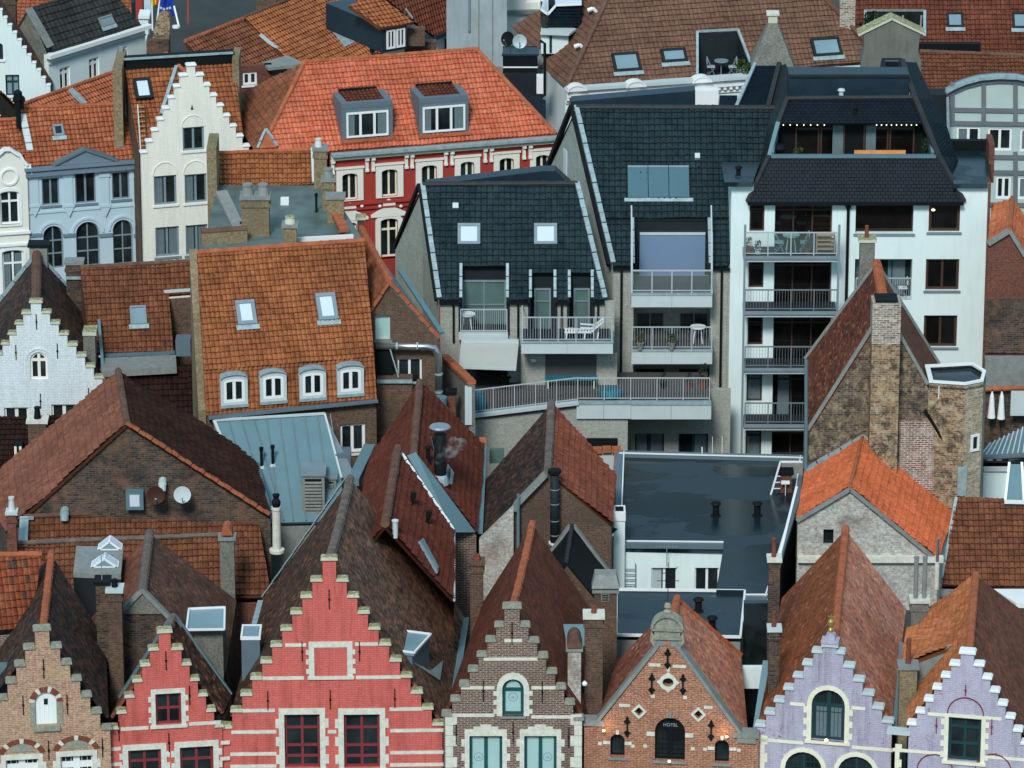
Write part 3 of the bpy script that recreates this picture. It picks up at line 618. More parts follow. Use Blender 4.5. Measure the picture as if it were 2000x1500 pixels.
# ================================================================ ground
mb = MB(); mb.poly([Vector((-400, 40, 0)), Vector((400, 40, 0)), Vector((400, 900, 0)), Vector((-400, 900, 0))]); g_ = mb.build('ground', M['ground']); g_['kind'] = 'structure'
mb = MB(); mb.poly([Vector((-75, 262, .02)), Vector((-12, 262, .02)), Vector((-12, 345, .02)), Vector((-75, 345, .02))]); g_ = mb.build('road', M['asphalt']); g_['kind'] = 'structure'
def bk(fc, x, y, d=.4): return fc.moved(-d).hit(x, y)
# ================================================================ FRONT ROW
def step_house(label, xr, Y, yaw, pin, l0, l1, nl, r0, r1, nr, wallm, cap, capth=.13):
    h = house('stepped_gable_house', xr, 1400, Y, label); fc = Fac(xr, 1400, Y, yaw)
    out, caps = steps(fc, pin, l0, l1, nl, r0, r1, nr)
    copings(h, fc, caps, cap, h=capth)
    return h, fc, out
# ---- F3 large red house
h, fc, out = step_house('wide salmon red brick house with tall stepped gable, largest of the front row', 650, 170, 1.6, (630, 656, 1094), (610, 1135), (434, 1422), 10, (677, 1135), (864, 1416), 10, 'br_redp', 'moss')
F3 = h
holes = []
for x0, x1 in ((556, 625), (672, 742)):
    A = window(h, fc, (x0, 1395, x1, 1500), 2, (.27, .60, .80), 'wred', fw=.09, mw=.10, depth=.16, sill='stonew', curtain=('curtb', [(.12, .42)] if x0 < 600 else [(.55, .9)], .25) if 0 else None); holes.append(A)
    surround(h, fc, A, .2, 'stonew', quoin=3, top=.24, qw=.12)
wall('facade', fc, out, holes, M['br_redp'], h)
u0, u1, z0, z1 = bbox(fc, 614, 1264, 678, 1320); A = loop_shape(u0, u1, z0, z1); surround(h, fc, A, .2, 'stonew', quoin=3, top=.22, qw=.1)
mb = MB(); mb.fbox(fc, u0, u1, z0, z1, -.05, .012); mb.build('blind_panel', M['br_redp'], h)
bands(h, fc, [(1260, 557, 598), (1258, 693, 738), (1325, 493, 594), (1323, 695, 783), (1388, 462, 537), (1385, 761, 827), (1430, 452, 540), (1427, 762, 866), (1429, 640, 657), (1473, 450, 540), (1470, 762, 866), (1497, 450, 540), (1494, 762, 866)], 'stonew')
anchors(h, fc, [(643, 1170), (590, 1272), (702, 1272), (523, 1368), (645, 1366), (771, 1364)])
R0 = at(643, 1098, Y=170.4); R1 = at(684, 936, Z=R0.z); EL0 = at(449, 1398, Y=170.35); ER0 = at(872, 1420, Y=170.5)
pL, pR = Pl(R0, R1, EL0), Pl(R0, R1, ER0)
EL1 = pL.hit(512, 1170); ER1 = pR.hit(908, 1200)
gable(h, R0, R1, EL0, ER0, M['plaindark'], M['plaindark_lit'], 'br_dark', 'p', 'p', EL1=EL1, ER1=ER1, front=False, rm='ridge_gy', rr=.17, sag=.12)
strip(R1 + Vector((-.15, 0, .06)), EL1 + Vector((0, 0, .06)), M['lead'], h, .12, .05, jag=.45)
# small dormer on the right slope
def boxdormer(parent, pl, px, h_, d, side='bluegrey', top='lead', front=None, frame='whitep', nx=2, name='dormer', glass='glass', curtain=None):
    """px: photo box of the front face; it stands on roof plane pl"""
    x0, y0, x1, y1 = px; b0 = pl.hit(x0, y1); b1 = pl.hit(x1, y1); yaw = math.degrees(math.atan2(b1.y - b0.y, b1.x - b0.x)); p = pl.hit((x0 + x1) / 2, y1)
    f = Fac((x0 + x1) / 2, y1, p.y, yaw); ua, ub, za, zb = bbox(f, *px)
    mb = MB(); mb.fbox(f, ua, ub, za - .4, zb, -d, 0); o = mb.build(name, M[side], parent)
    mb = MB(); mb.fbox(f, ua - .06, ub + .06, zb + .003, zb + .10, -d, .10); mb.build('dormer_roof', M[top], o)
    return f, o, (ua, ub, za, zb)
f, o, q = boxdormer(h, pR, (805, 1262, 838, 1300), 1, 1.0, 'bluegrey', 'glassb')
for s_ in (0, 1): mb = MB(); mb.bar(f.P(q[s_], q[3] + .12, .08), f.P(q[s_], q[3] + .12, -1.0), .07); mb.build('frame', M['whitep'], o)
mb = MB(); mb.bar(f.P(q[0], q[3] + .12, .08), f.P(q[1], q[3] + .12, .08), .07); mb.build('frame', M['whitep'], o)
mb = MB(); mb.prism([pR.hit(x, y) + pR.n * .04 for x, y in ((805, 1296), (838, 1312), (862, 1292), (856, 1330))], pR.n * .04); mb.build('flashing', M['lead'], h)
for pts in (((510, 1178), (495, 1235)),): strip(pL.hit(*pts[0]) + Vector((0, 0, .1)), pL.hit(*pts[1]) + Vector((0, 0, .1)), M['lead'], h, .25, .05)
# lead gutter between F3 and F4
mb = MB(); a, b, c, d = at(872, 1400, Y=170.6), at(886, 1400, Y=170.6), at(916, 1215, Z=9.6), at(904, 1215, Z=9.6); mb.prism([Vector((p.x, p.y, 9.7)) for p in (a, b, c, d)], Vector((0, 0, .1))); mb.build('valley_gutter', M['zinc'], h)
# ---- F2 small red house
h, fc, out = step_house('narrow salmon red brick house with a small stepped gable and one attic window', 330, 169.5, 8, (310, 333, 1236), (293, 1270), (216, 1424), 6, (354, 1268), (434, 1419), 6, 'br_redp', 'moss')
F2 = h; holes = []
A = window(h, fc, (304, 1354, 354, 1415), 2, (.5,), 'wred', fw=.08, mw=.09, sill='stonew'); holes.append(A); surround(h, fc, A, .16, 'stonew', quoin=3, top=.18, qw=.1)
for x0, x1, y in ((251, 315, 1464), (352, 417, 1458)):
    A = window(h, fc, (x0, y, x1, 1530), 2, (.36,), 'wred', fw=.09, mw=.1); holes.append(A); surround(h, fc, A, .2, 'stonew', quoin=3, top=.22)
wall('facade', fc, out, holes, M['br_redp'], h)
bands(h, fc, [(1424, 236, 290), (1414, 369, 431), (1463, 217, 236), (1451, 431, 449), (1493, 217, 238), (1482, 430, 449)], 'stonew')
anchors(h, fc, [(324, 1290), (370, 1358), (232, 1428), (330, 1450)])
R0 = at(323, 1240, Y=169.9); R1 = R0 + Vector((.2, 1.6, 0)); EL0 = bk(fc, 215, 1400); ER0 = bk(fc, 437, 1392)
gable(h, R0, R1, EL0, ER0, M['plainbrown'], M['plaindark'], 'br_dark', 'p', 'p', front=False, rm='ridge_gy', rr=.14)
strip(R1 + Vector((-.1, 0, .07)), EL0 + (R1 - R0) + Vector((0, 0, .07)), M['zinc'], h, .2, .06); strip(R1 + Vector((.1, 0, .07)), ER0 + (R1 - R0) + Vector((0, 0, .07)), M['zinc'], h, .2, .06)
# ---- F1 tan brick house
h, fc, out = step_house('tan and pink brick house with a grey-capped stepped gable and an arched white hatch', 80, 168.5, 7.5, (68, 96, 1232), (49, 1268), (-20, 1400), 5, (117, 1265), (215, 1424), 6, 'br_tan', 'stone')
F1 = h; holes = []
A = window(h, fc, (69, 1352, 111, 1416), 1, (), 'whitep', arch=-1, fw=.5, depth=.12, gm='glass', name='hatch'); holes.append(A)
u0, u1, z0, z1 = bbox(fc, 69, 1352, 111, 1416)
mb = MB(); mb.loopprism(fc, loop_shape(u0 + .012, u1 - .012, z0 + .012, z1 - .012, (u1 - u0) / 2), -.13, -.08)
for i in range(1, 5): mb.fbox(fc, u0 + (u1 - u0) * i / 5 - .012, u0 + (u1 - u0) * i / 5 + .012, z0 + .05, z1 - .35, -.079, -.065)
mb.build('hatch_door', M['whitep'], h); mb = MB(); mb.fbox(fc, (u0 + u1) / 2 - .07, (u0 + u1) / 2 + .07, z0 + .78, z0 + 1.0, -.078, -.055); mb.build('peep_window', M['glass'], h)
mb = MB(); n = 11; cu_, zs = (u0 + u1) / 2, z1 - (u1 - u0) / 2; r_ = (u1 - u0) / 2
for i in range(n):
    a = math.pi * (i + .08) / n; b = math.pi * (i + .92) / n; lp = [(cu_ + q * math.cos(t_), zs + q * math.sin(t_)) for q, t_ in ((r_ + .01, a), (r_ + .22, a), (r_ + .22, b), (r_ + .01, b))]; mb.mi = 0 if i % 3 == 1 else 1; mb.loopprism(fc, lp, -.03, .03)
mb.build('arch_stones', [M['stonew'], M['pot']], h)
mb = MB(); mb.fbox(fc, u0 - .2, u0 - .01, z0, zs, -.03, .02); mb.fbox(fc, u1 + .01, u1 + .2, z0, zs, -.03, .02); mb.fbox(fc, u0 - .1, u1 + .1, z0 - .2, z0 - .002, -.1, .12); mb.build('window_surround', M['stone'], h)
for x0, x1, y in ((12, 76, 1483), (119, 182, 1476)):
    A = window(h, fc, (x0, y, x1, 1540), 2, (.3, .6), 'whitep', fw=.05, mw=.24, lattice=(6, 4, 0, .018)); holes.append(A); surround(h, fc, A, .16, 'stonew', top=.2, quoin=2)
    uc = sum(u for u, z in A) / 4; zz = max(z for u, z in A) + .22; mb = MB()
    for i in range(13):
        a = math.pi * (.12 + .76 * i / 13); b = math.pi * (.12 + .76 * (i + .94) / 13); lp = [(uc + q * math.cos(t_), zz - .25 + q * .9 * math.sin(t_)) for q, t_ in ((.72, a), (.92, a), (.92, b), (.72, b))]; mb.mi = 0 if i in (2, 6, 10) else 1; mb.loopprism(fc, lp, -.03, .03)
    mb.build('relieving_arch', [M['stonew'], M['pot']], h); mb = MB(); mb.fbox(fc, uc - .4, uc + .4, zz + .08, zz + .38, -.02, .02); mb.build('stone_panel', M['stone'], h)
wall('facade', fc, out, holes, M['br_tan'], h)
anchors(h, fc, [(85, 1306), (45, 1377), (131, 1375), (200, 1460), (95, 1465)])
R0 = at(84, 1228, Y=168.9); R1 = at(100, 1082, Z=R0.z); EL0 = bk(fc, -60, 1410); ER0 = bk(fc, 213, 1400); pL = Pl(R0, R1, EL0); pR = Pl(R0, R1, ER0)
gable(h, R0, R1, EL0, ER0, M['blacktile'], M['blacktile'], 'br_dark', 'p', 'p', ER1=pR.hit(205, 1250), front=False, rm='ridge_or', rr=.14, sag=.1)
# left-hand patchwork roof crossing it
e0, e1 = at(-40, 1235, Z=12.6), at(62, 1225, Z=12.6); t0, t1 = at(-30, 1088, Z=14.8), at(92, 1085, Z=14.8)
hh = house('house', 20, 1235, e0.y, 'low house with patchwork orange and black pantile roof behind the tan stepped gable')
pp = Pl(e0, e1, t0); t1 = pp.hit(80, 1086); tiles('roof', [e0, e1, t1, t0], M['patchy'], hh, tw=.2, th=.3); ridge(t0 + Vector((0, 0, .08)), t1 + Vector((0, 0, .08)), M['ridge_or'], hh)
skirt(hh, [t0, e0, e1, t1], M['br_dark'], .2)
e0, e1 = at(-40, 1300, Z=11.2), at(40, 1298, Z=11.2); t0, t1 = at(-40, 1237, Y=e0.y + 1.6), at(66, 1234, Y=e0.y + 1.6); t1.z = t0.z
tiles('porch_roof', [e0, e1, t1, t0], M['warm'], hh, tw=.2, th=.18); skirt(hh, [t0, e0, e1, t1], M['stoneg'], .15)
# ---- F4 dark brick house
h, fc, out = step_house('dark purple brick house with a grey-capped stepped gable and dark green windows', 1000, 170, 0, (985, 1015, 1188), (969, 1224), (866, 1398), 7, (1032, 1224), (1137, 1406), 7, 'br_dark', 'stone')
F4 = h; holes = []
A = window(h, fc, (981, 1326, 1023, 1398), 1, (.32,), 'wgreen', gm='frost', arch=-1, fw=.11, mw=.12, emblem=[.5], sill='stoneg'); holes.append(A); surround(h, fc, A, .2, 'stonew', quoin=3, top=.26, bottom=False)
for x0, x1, e_ in ((917, 981, .28), (1024, 1087, .72)):
    A = window(h, fc, (x0, 1437, x1, 1520), 2, (), 'wgreen', gm='frost', fw=.1, mw=.13, emblem=[e_]); holes.append(A); surround(h, fc, A, .17, 'stonew', quoin=3, top=.26, bottom=False)
    um = sum(u for u, z in A) / 4; zt = max(z for u, z in A); mb = MB(); mb.fbox(fc, um - .45, um + .45, zt + .262, zt + .36, -.03, .032); mb.fbox(fc, um - .2, um + .2, zt + .362, zt + .45, -.03, .032); mb.build('keystone', M['stonew'], h)
wall('facade', fc, out, holes, M['br_dark'], h)
bands(h, fc, [(1287, 945, 1050), (1343, 900, 966), (1343, 1038, 1098), (1397, 866, 966), (1400, 1038, 1136), (1251, 985, 1020)], 'stonew', h=.12)
mb = MB(); a, b = fc.uv(870, 1450), fc.uv(1130, 1450)
for i in range(6):
    z = b[1] + .9 - i * .42; w_ = .28 if i % 2 else .42; mb.fbox(fc, a[0], a[0] + w_, z - .2, z + .2, -.02, .02)
mb.build('quoins', M['stonew'], h); mb = MB()
for i in range(6): z = b[1] + .9 - i * .42; w_ = .28 if i % 2 else .42; mb.fbox(fc, b[0] + .12 - w_, b[0] + .12, z - .2, z + .2, -.02, .02)
mb.build('quoins', M['stonew'], h)
anchors(h, fc, [(944, 1349), (1059, 1351), (891, 1434), (1111, 1440), (1002, 1430), (1000, 1236)], h=.8)
R0 = at(1000, 1192, Y=170.4); R1 = at(1040, 1024, Z=R0.z); EL0 = at(868, 1385, Y=170.4); ER0 = at(1137, 1392, Y=170.4); pL = Pl(R0, R1, EL0); pR = Pl(R0, R1, ER0)
gable(h, R0, R1, EL0, ER0, M['plainbk'], M['plainbk'], 'br_dark', 'p', 'p', EL1=pL.hit(944, 1175), ER1=pR.hit(1172, 1215), front=False, rm='ridge_or', rr=.14, sag=.15)
# ---- F5 orange brick house
h = house('pedimented_gable_house', 1310, 1430, 170, 'orange red brick gable house with a carved stone pediment and black iron anchors'); fc = Fac(1310, 1430, 170, -5.5)
F5 = h; holes = []
A = window(h, fc, (1279, 1402, 1338, 1486), 2, (.27,), 'dkmetal', arch=-1, fw=.07, mw=.16, lattice=(8, 5, .75, .012), sill='stoneg', depth=.2); holes.append(A)
def voussoirs(par, f, A, w, mats, n=15, key=True, a0=0, a1=1):
    us = [u for u, z in A]; c = (min(us) + max(us)) / 2; r_ = (max(us) - min(us)) / 2; zs = A[2][1]; rise = max(z for u, z in A) - zs; mb = MB()
    for i in range(n):
        t0, t1 = math.pi * (a0 + (a1 - a0) * (i + .06) / n), math.pi * (a0 + (a1 - a0) * (i + .94) / n)
        lp = [(c + (r_ + q) * math.cos(t_), zs + (rise + q) * math.sin(t_)) for q, t_ in ((.012, t0), (w, t0), (w, t1), (.012, t1))]; mb.mi = 1 if (key and i == n // 2) else 0; mb.loopprism(f, lp, -.02, .06 if mb.mi else .025)
    return mb.build('arch_stones', [M[m] for m in mats], par)
voussoirs(h, fc, A, .26, ['br_or', 'stoneg'], 17)
us = [u for u, z in A]; zs = A[2][1]
mb = MB(); mb.fbox(fc, min(us) - .3, min(us) - .004, zs - .18, zs - .02, -.02, .05); mb.fbox(fc, max(us) + .004, max(us) + .3, zs - .18, zs - .02, -.02, .05); mb.build('impost_stones', M['stonew'], h)
text3(h, fc, 'HOTEL', (1309, 1420), .17, 'lead', off=-.21 + .03)
for x0, x1, y0, y1 in ((1192, 1220, 1434, 1479), (1396, 1424, 1445, 1491)):
    A = window(h, fc, (x0, y0, x1, y1), 1, (), 'dkmetal', arch=-1, fw=.05, sill='stoneg', depth=.25); holes.append(A); voussoirs(h, fc, A, .16, ['br_or', 'stonew'], 9)
    us = [u for u, z in A]; zs = A[2][1]; mb = MB(); mb.fbox(fc, min(us) - .26, min(us) - .004, zs - .14, zs - .02, -.02, .04); mb.fbox(fc, max(us) + .004, max(us) + .26, zs - .14, zs - .02, -.02, .04); mb.build('impost_stones', M['stonew'], h)
for (x, y) in ((1248, 1389), (1364, 1395)):
    u, z = fc.uv(x, y); D = lambda k: [(u, z - k), (u + k * .95, z), (u, z + k), (u - k * .95, z)]
    holes.append(D(.18)); mb = MB(); mb.ring(fc, D(.30), D(.18), -.03, .05); mb.build('diamond_surround', M['stonew'], h); mb = MB(); mb.loopprism(fc, D(.19), -.25, -.2); mb.build('pane', M['glassw'], h)
u, z = fc.uv(1305, 1332); E = lambda k, s_=1: [(u + k * math.cos(i * math.pi / 10), z + k * s_ * math.sin(i * math.pi / 10)) for i in range(20)]
holes.append(E(.2, .85)); mb = MB(); mb.ring(fc, E(.32), E(.2, .85), -.03, .05)
for a in range(4): c_, s_ = math.cos(a * math.pi / 2), math.sin(a * math.pi / 2); mb.loopprism(fc, [(u + c_ * .3 - s_ * .1, z + s_ * .3 + c_ * .1), (u + c_ * .3 + s_ * .1, z + s_ * .3 - c_ * .1), (u + c_ * .42, z + s_ * .42)], -.03, .04)
mb.fbox(fc, u - .06, u + .06, z + .425, z + .6, -.03, .04); mb.build('oculus_surround', M['stonew'], h); mb = MB(); mb.loopprism(fc, E(.21, .86), -.3, -.25); mb.build('oculus_pane', M['glassw'], h)
out = [fc.uv(1141, 1435), ]; gl, gr = fc.uv(1168, 1418), fc.uv(1446, 1440); tl, tr = fc.uv(1289, 1262), fc.uv(1318, 1262)
lo, ro = fc.uv(1141, 1430)[0], fc.uv(1482, 1436)[0]
outl = [(lo, 0), (ro, 0), (ro, gr[1]), (gr[0], gr[1]), tr, tl, (gl[0], gl[1] + .02), (lo, gl[1] + .02)]
wall('facade', fc, outl, holes, M['br_or'], h)
mb = MB()
for a, b in (((1163, 1416), (1286, 1262)), ((1450, 1440), (1321, 1262))):
    p, q = fc.hit(*a), fc.hit(*b); mb.bar(p + fc.n * .02 - fc.n * .2 + Vector((0, 0, .06)), q - fc.n * .18 + Vector((0, 0, .06)), .52, .12, up=fc.n.cross((q - p)).normalized())
mb.build('verge_coping', M['stoneg'], h)
mb = MB(); mb.fbox(fc, lo - .02, gl[0] + .25, gl[1] + .03, gl[1] + .24, -.45, .1); mb.build('kneeler_stone', M['stoneg'], h); mb = MB(); mb.fbox(fc, gr[0] - .25, ro + .02, gr[1] + .01, gr[1] + .2, -.45, .1); mb.fbox(fc, gr[0] - .1, ro - .1, gr[1] - .2, gr[1] - .002, -.2, .08); mb.build('kneeler_stone', M['stoneg'], h)
# pediment
u, z = fc.uv(1303, 1262); mb = MB(); mb.fbox(fc, u - .40, u + .40, z, z + .28, -.3, .03); mb.build('pediment_base', M['stoneg'], h)
mb = MB(); mb.fbox(fc, u - .12, u + .12, z + .05, z + .25, .031, .045); mb.build('brick_inset', M['br_or'], h)
mb = MB(); mb.fbox(fc, u - .52, u + .52, z + .29, z + .37, -.3, .12); mb.fbox(fc, u - .46, u + .46, z + .372, z + .62, -.3, .04); mb.fbox(fc, u - .56, u + .56, z + .622, z + .69, -.3, .12)
half = [(u - .5, z + .692), (u + .5, z + .692)] + [(u + .5 * math.cos(i * math.pi / 12), z + .70 + .46 * math.sin(i * math.pi / 12)) for i in range(13)]; mb.loopprism(fc, half, -.3, .03)
Ao = [(u + .6 * math.cos(i * math.pi / 14), z + .70 + .56 * math.sin(i * math.pi / 14)) for i in range(15)]; Ai = [(u + .5 * math.cos(i * math.pi / 14), z + .70 + .46 * math.sin(i * math.pi / 14)) for i in range(15)]
mb.loopprism(fc, Ao + Ai[::-1], -.3, .14)
for s_ in (-1, 1): mb.loopprism(fc, [(u + s_ * .58, z + .6), (u + s_ * .62, z + .2), (u + s_ * .42, z - .12), (u + s_ * .40, z + .28)][::s_], -.2, .05)
mb.build('pediment', M['stone'], h)
mb = MB(); mb.lathe(fc.P(u, z + 1.24, -.1), [(.14, 0), (.16, .08), (.08, .16), (.14, .26), (.10, .38), (.01, .42)]); mb.build('finial', M['stone'], h)
mb = MB(); p = fc.P(u, z + 1.6, -.1); mb.bar(p, p + Vector((0, 0, 1.6)), .025)
for k, l in ((.9, .4), (1.2, .25)): mb.bar(p + Vector((-l, 0, k)), p + Vector((l, 0, k)), .02)
mb.bar(p + Vector((.1, 0, 1.2)), p + Vector((.35, 0, 1.45)), .02); mb.build('weather_vane', M['dkmetal'], h)
for (x, y) in ((1304, 1286), (1273, 1335), (1334, 1336), (1225, 1419), (1389, 1426)):
    u, z = fc.uv(x, y); mb = MB(); mb.fbox(fc, u - .03, u + .03, z - .32, z + .32, 0, .05)
    for s_ in (-1, 1):
        zz = z + s_ * .22; mb.loopprism(fc, [(u - .13, zz), (u, zz - .11), (u + .13, zz), (u, zz + .11)], .05, .08); mb.loopprism(fc, [(u - .06, zz + s_ * .1), (u + .06, zz + s_ * .1), (u, zz + s_ * .2)][::s_], .0, .06)
    mb.build('iron_anchor', M['dkmetal'], h)
bands(h, fc, [(1298, 1267, 1290), (1301, 1314, 1340), (1377, 1209, 1231), (1381, 1375, 1392)], 'stonew', h=.11)
for x, y in ((1275, 1360), (1338, 1362), (1172, 1452), (1236, 1457), (1260, 1457), (1353, 1462), (1377, 1463), (1443, 1465)):
    u, z = fc.uv(x, y); mb = MB(); mb.fbox(fc, u - .07, u + .07, z - .06, z + .06, -.02, .02); mb.build('stone_block', M['stonew'], h)
for x, y in ((1180, 1422), (1420, 1434), (1308, 1482)):
    p = fc.hit(x, y) + fc.n * .2; r2 = root('spotlight', p, {1180: 'small lit spotlight by the left eave stone of the orange brick house', 1420: 'small lit spotlight by the right eave stone of the orange brick house', 1308: 'small round lamp at the foot of the arched hotel window'}[x], 'lamp', 'facade lamps of the orange brick house')
    mb = MB(); mb.lathe(p - Vector((0, 0, .06)), [(.02, 0), (.055, .03), (.055, .07), (.02, .1)]); mb.build('bulb', M['lamp'], r2); mb = MB(); mb.bar(p, p - fc.n * .2, .03); mb.build('bracket', M['dkmetal'], r2)
    if x != 1308:
        ld = bpy.data.lights.new('spotlight_glow', 'POINT'); ld.energy = 2.5; ld.color = (1, .55, .2); ld.shadow_soft_size = .05; lo_ = bpy.data.objects.new('spotlight_glow', ld); COL.objects.link(lo_); lo_.parent = r2; lo_.location = Vector((.1 if x < 1300 else -.1, 0, .1)) + fc.n * .12
apex = fc.hit(1303, 1222); R0 = Vector((apex.x, apex.y + .35, fc.uv(1303, 1250)[1])); R0 = at(1310, 1248, Y=R0.y); R1 = at(1322, 1170, Z=R0.z); EL0 = bk(fc, 1160, 1418); ER0 = bk(fc, 1462, 1442); pL = Pl(R0, R1, EL0); pR = Pl(R0, R1, ER0)
gable(h, R0, R1, EL0, ER0, M['plainred'], M['plainred_lit'], 'br_or', 'p', 'p', EL1=pL.hit(1205, 1290), ER1=pR.hit(1447, 1280), front=False, rm='ridge_or', rr=.15)
strip(R1, pR.hit(1447, 1280), M['ridge_or'], h, .2, .14, name='verge_tile', jag=.35)
# ---- F6 purple house left
h, fc, out = step_house('lilac painted brick house with a stepped gable, cream arched window and gilded finial', 1620, 169.5, -11.5, (1608, 1634, 1262), (1589, 1274), (1478, 1418), 7, (1647, 1277), (1742, 1412), 6, 'br_lilac', 'panel')
F6 = h; holes = []
out = [p for p in out]; 
A = window(h, fc, (1585, 1347, 1650, 1447), 2, (.33,), 'wteal', arch=-1, fw=.1, mw=.12, gm='glass', curtain=('curtb', [(.1, .45), (.55, .9)]), lattice=(9, 3, -1.2, .015), depth=.16); holes.append(A); surround(h, fc, A, .17, 'cream', quoin=3)
for x, y in ((1569, 1468), (1672, 1477)):
    A = window(h, fc, (x - 36, y, x + 36, y + 90), 2, (), 'wteal', arch=-1, fw=.08, mw=.08, lattice=(9, 8, 0, .018)); holes.append(A); surround(h, fc, A, .17, 'cream', bottom=False)
wall('facade', fc, out, holes, M['br_lilac'], h)
bands(h, fc, [(1374, 1543, 1572), (1382, 1663, 1690), (1444, 1482, 1569), (1459, 1664, 1744)], 'cream', h=.12)
mb = MB(); a = fc.uv(1485, 1470); 
for i in range(4): mb.fbox(fc, a[0], a[0] + (.16 if i % 2 else .26), a[1] + .35 - i * .35, a[1] + .69 - i * .35, -.02, .025)
mb.build('quoins', M['cream'], h)
u, z = fc.uv(1621, 1262); mb = MB(); mb.fbox(fc, u - .32, u + .32, z + .12, z + .24, -.35, .1); mb.loopprism(fc, [(u - .18, z + .242), (u + .18, z + .242)] + [(u + .18 * math.cos(i * math.pi / 8), z + .30 + .2 * math.sin(i * math.pi / 8)) for i in range(9)], -.3, .04); mb.build('gable_crown', M['br_lilac'], h)
mb = MB(); mb.lathe(fc.P(u, z + .5, -.12), [(.06, 0), (.10, .1), (.05, .18), (.12, .28), (.12, .42), (.05, .5)]); 
for i in range(5): a = 2 * math.pi * i / 5; p = fc.P(u, z + 1.08, -.12); mb.bar(p, p + fc.d * .12 * math.sin(a) + Vector((0, 0, .12 * math.cos(a))), .035)
mb.build('gilded_finial', M['goldm'], h)
anchors(h, fc, [(1524, 1420), (1564, 1362), (1697, 1410), (1724, 1448)], h=.32, mat='br_lilac'); p = fc.hit(1615, 1443) + fc.n * .15
tag(root('spotlight', p, 'small round lamp under the arched window of the lilac house', 'lamp'), 'small round lamp under the arched window of the lilac house', 'lamp'); r2 = bpy.context.scene.objects[-1] if 0 else [o for o in COL.objects if o.name.startswith('spotlight')][-1]
mb = MB(); mb.lathe(p - Vector((0, 0, .06)), [(.02, 0), (.07, .04), (.07, .09), (.02, .13)]); mb.build('bulb', M['lamp'], r2); mb = MB(); mb.bar(p, p - fc.n * .15, .03); mb.build('bracket', M['goldm'], r2)
R0 = bk(fc, 1630, 1255); R1 = at(1652, 1034, Z=R0.z); EL0 = bk(fc, 1482, 1408); ER0 = bk(fc, 1742, 1410); pL = Pl(R0, R1, EL0); pR = Pl(R0, R1, ER0)
gable(h, R0, R1, EL0, ER0, M['plainor'], M['plainred_lit'], 'br_or', 'p', 'p', EL1=pL.hit(1527, 1168), ER1=pR.hit(1770, 1190), front=False, rm='ridge_or', rr=.15, sag=.05)
# ---- F7 purple house right
h, fc, out = step_house('lilac painted brick house at the right edge with a stepped gable and square-headed window', 1890, 166.5, -11.5, (1877, 1902, 1276), (1858, 1299), (1775, 1415), 6, (1919, 1301), (2024, 1480), 8, 'br_lilac', 'whitep')
F7 = h; holes = []
A = window(h, fc, (1852, 1402, 1916, 1487), 2, (.24, .62), 'wteal', fw=.1, mw=.1, depth=.16, sill='wgrey'); holes.append(A); surround(h, fc, A, .15, 'cream', quoin=4, top=.12)
wall('facade', fc, out, holes, M['br_lilac'], h); us = [u for u, z in A]; zt = max(z for u, z in A)
def archband(par, f, u, z, r_, w, mat, o=.03, name='arch_band', rise=1):
    mb = MB(); a = [(u + (r_ + w) * math.cos(i * math.pi / 14), z + (r_ + w) * rise * math.sin(i * math.pi / 14)) for i in range(15)]; b = [(u + r_ * math.cos(i * math.pi / 14), z + r_ * rise * math.sin(i * math.pi / 14)) for i in range(15)]; mb.loopprism(f, a + b[::-1], -.02, o); return mb.build(name, M[mat], par)
archband(h, fc, (us[0] + us[1]) / 2, zt + .14, .62, .04, 'wred')
for x in (1826, 1940): u_, z_ = fc.uv(x, 1505); archband(h, fc, u_, z_, .62, .04, 'wred')
bands(h, fc, [(1394, 1812, 1846), (1402, 1926, 1956), (1464, 1744, 1842), (1478, 1926, 2030)], 'cream', h=.11)
mb = MB(); a = fc.uv(1748, 1480)
for i in range(4): mb.fbox(fc, a[0], a[0] + (.16 if i % 2 else .24), a[1] + .25 - i * .3, a[1] + .54 - i * .3, -.02, .025)
mb.build('quoins', M['cream'], h)
anchors(h, fc, [(1886, 1348)], h=.4, mat='wred'); anchors(h, fc, [(1829, 1417), (1937, 1419)], h=.6, mat='wred')
R0 = bk(fc, 1893, 1278); R1 = at(1906, 1124, Z=R0.z); EL0 = bk(fc, 1772, 1412); ER0 = bk(fc, 2036, 1475); pL = Pl(R0, R1, EL0); pR = Pl(R0, R1, ER0)
gable(h, R0, R1, EL0, ER0, M['warm'], M['plainbrown'], 'br_or', 't', 'p', EL1=pL.hit(1800, 1200), ER1=pR.hit(2060, 1240), front=False, rm='ridge_or', rr=.14, tw=.18, th=.26)
q = [pL.hit(1864, 1262), pL.hit(1858, 1198), pL.hit(1768, 1232), pL.hit(1760, 1300)]
b = [at(1758, 1302, Y=169.2), at(1866, 1262, Y=169.2), at(1860, 1196, Y=172.5), at(1772, 1232, Y=172.5)]
dd = MB(); pd = Pl(pL.hit(1864, 1262), pL.hit(1860, 1200), at(1760, 1302, Z=pL.hit(1864, 1262).z - .9))
tiles('dormer', [pd.hit(1864, 1262), pd.hit(1860, 1200), pd.hit(1772, 1230), pd.hit(1758, 1302)], M['warm'], h, tw=.18, th=.26)
skirt(h, [pd.hit(1772, 1230), pd.hit(1758, 1302), pd.hit(1864, 1262)], M['stoneg'], .1, zb=9.0, name='dormer_wall')
strip(pL.hit(1792, 1326) + pL.n * .12, pL.hit(1862, 1264) + pL.n * .12, M['lead'], h, .12, .05)
mb = MB(); P = [at(1738, 1430, Z=10.1), at(1774, 1430, Z=10.1), at(1764, 1262, Z=10.1), at(1750, 1262, Z=10.1)]; mb.prism(P, Vector((0, 0, .15))); mb.build('valley_gutter', M['zinc'], F6)
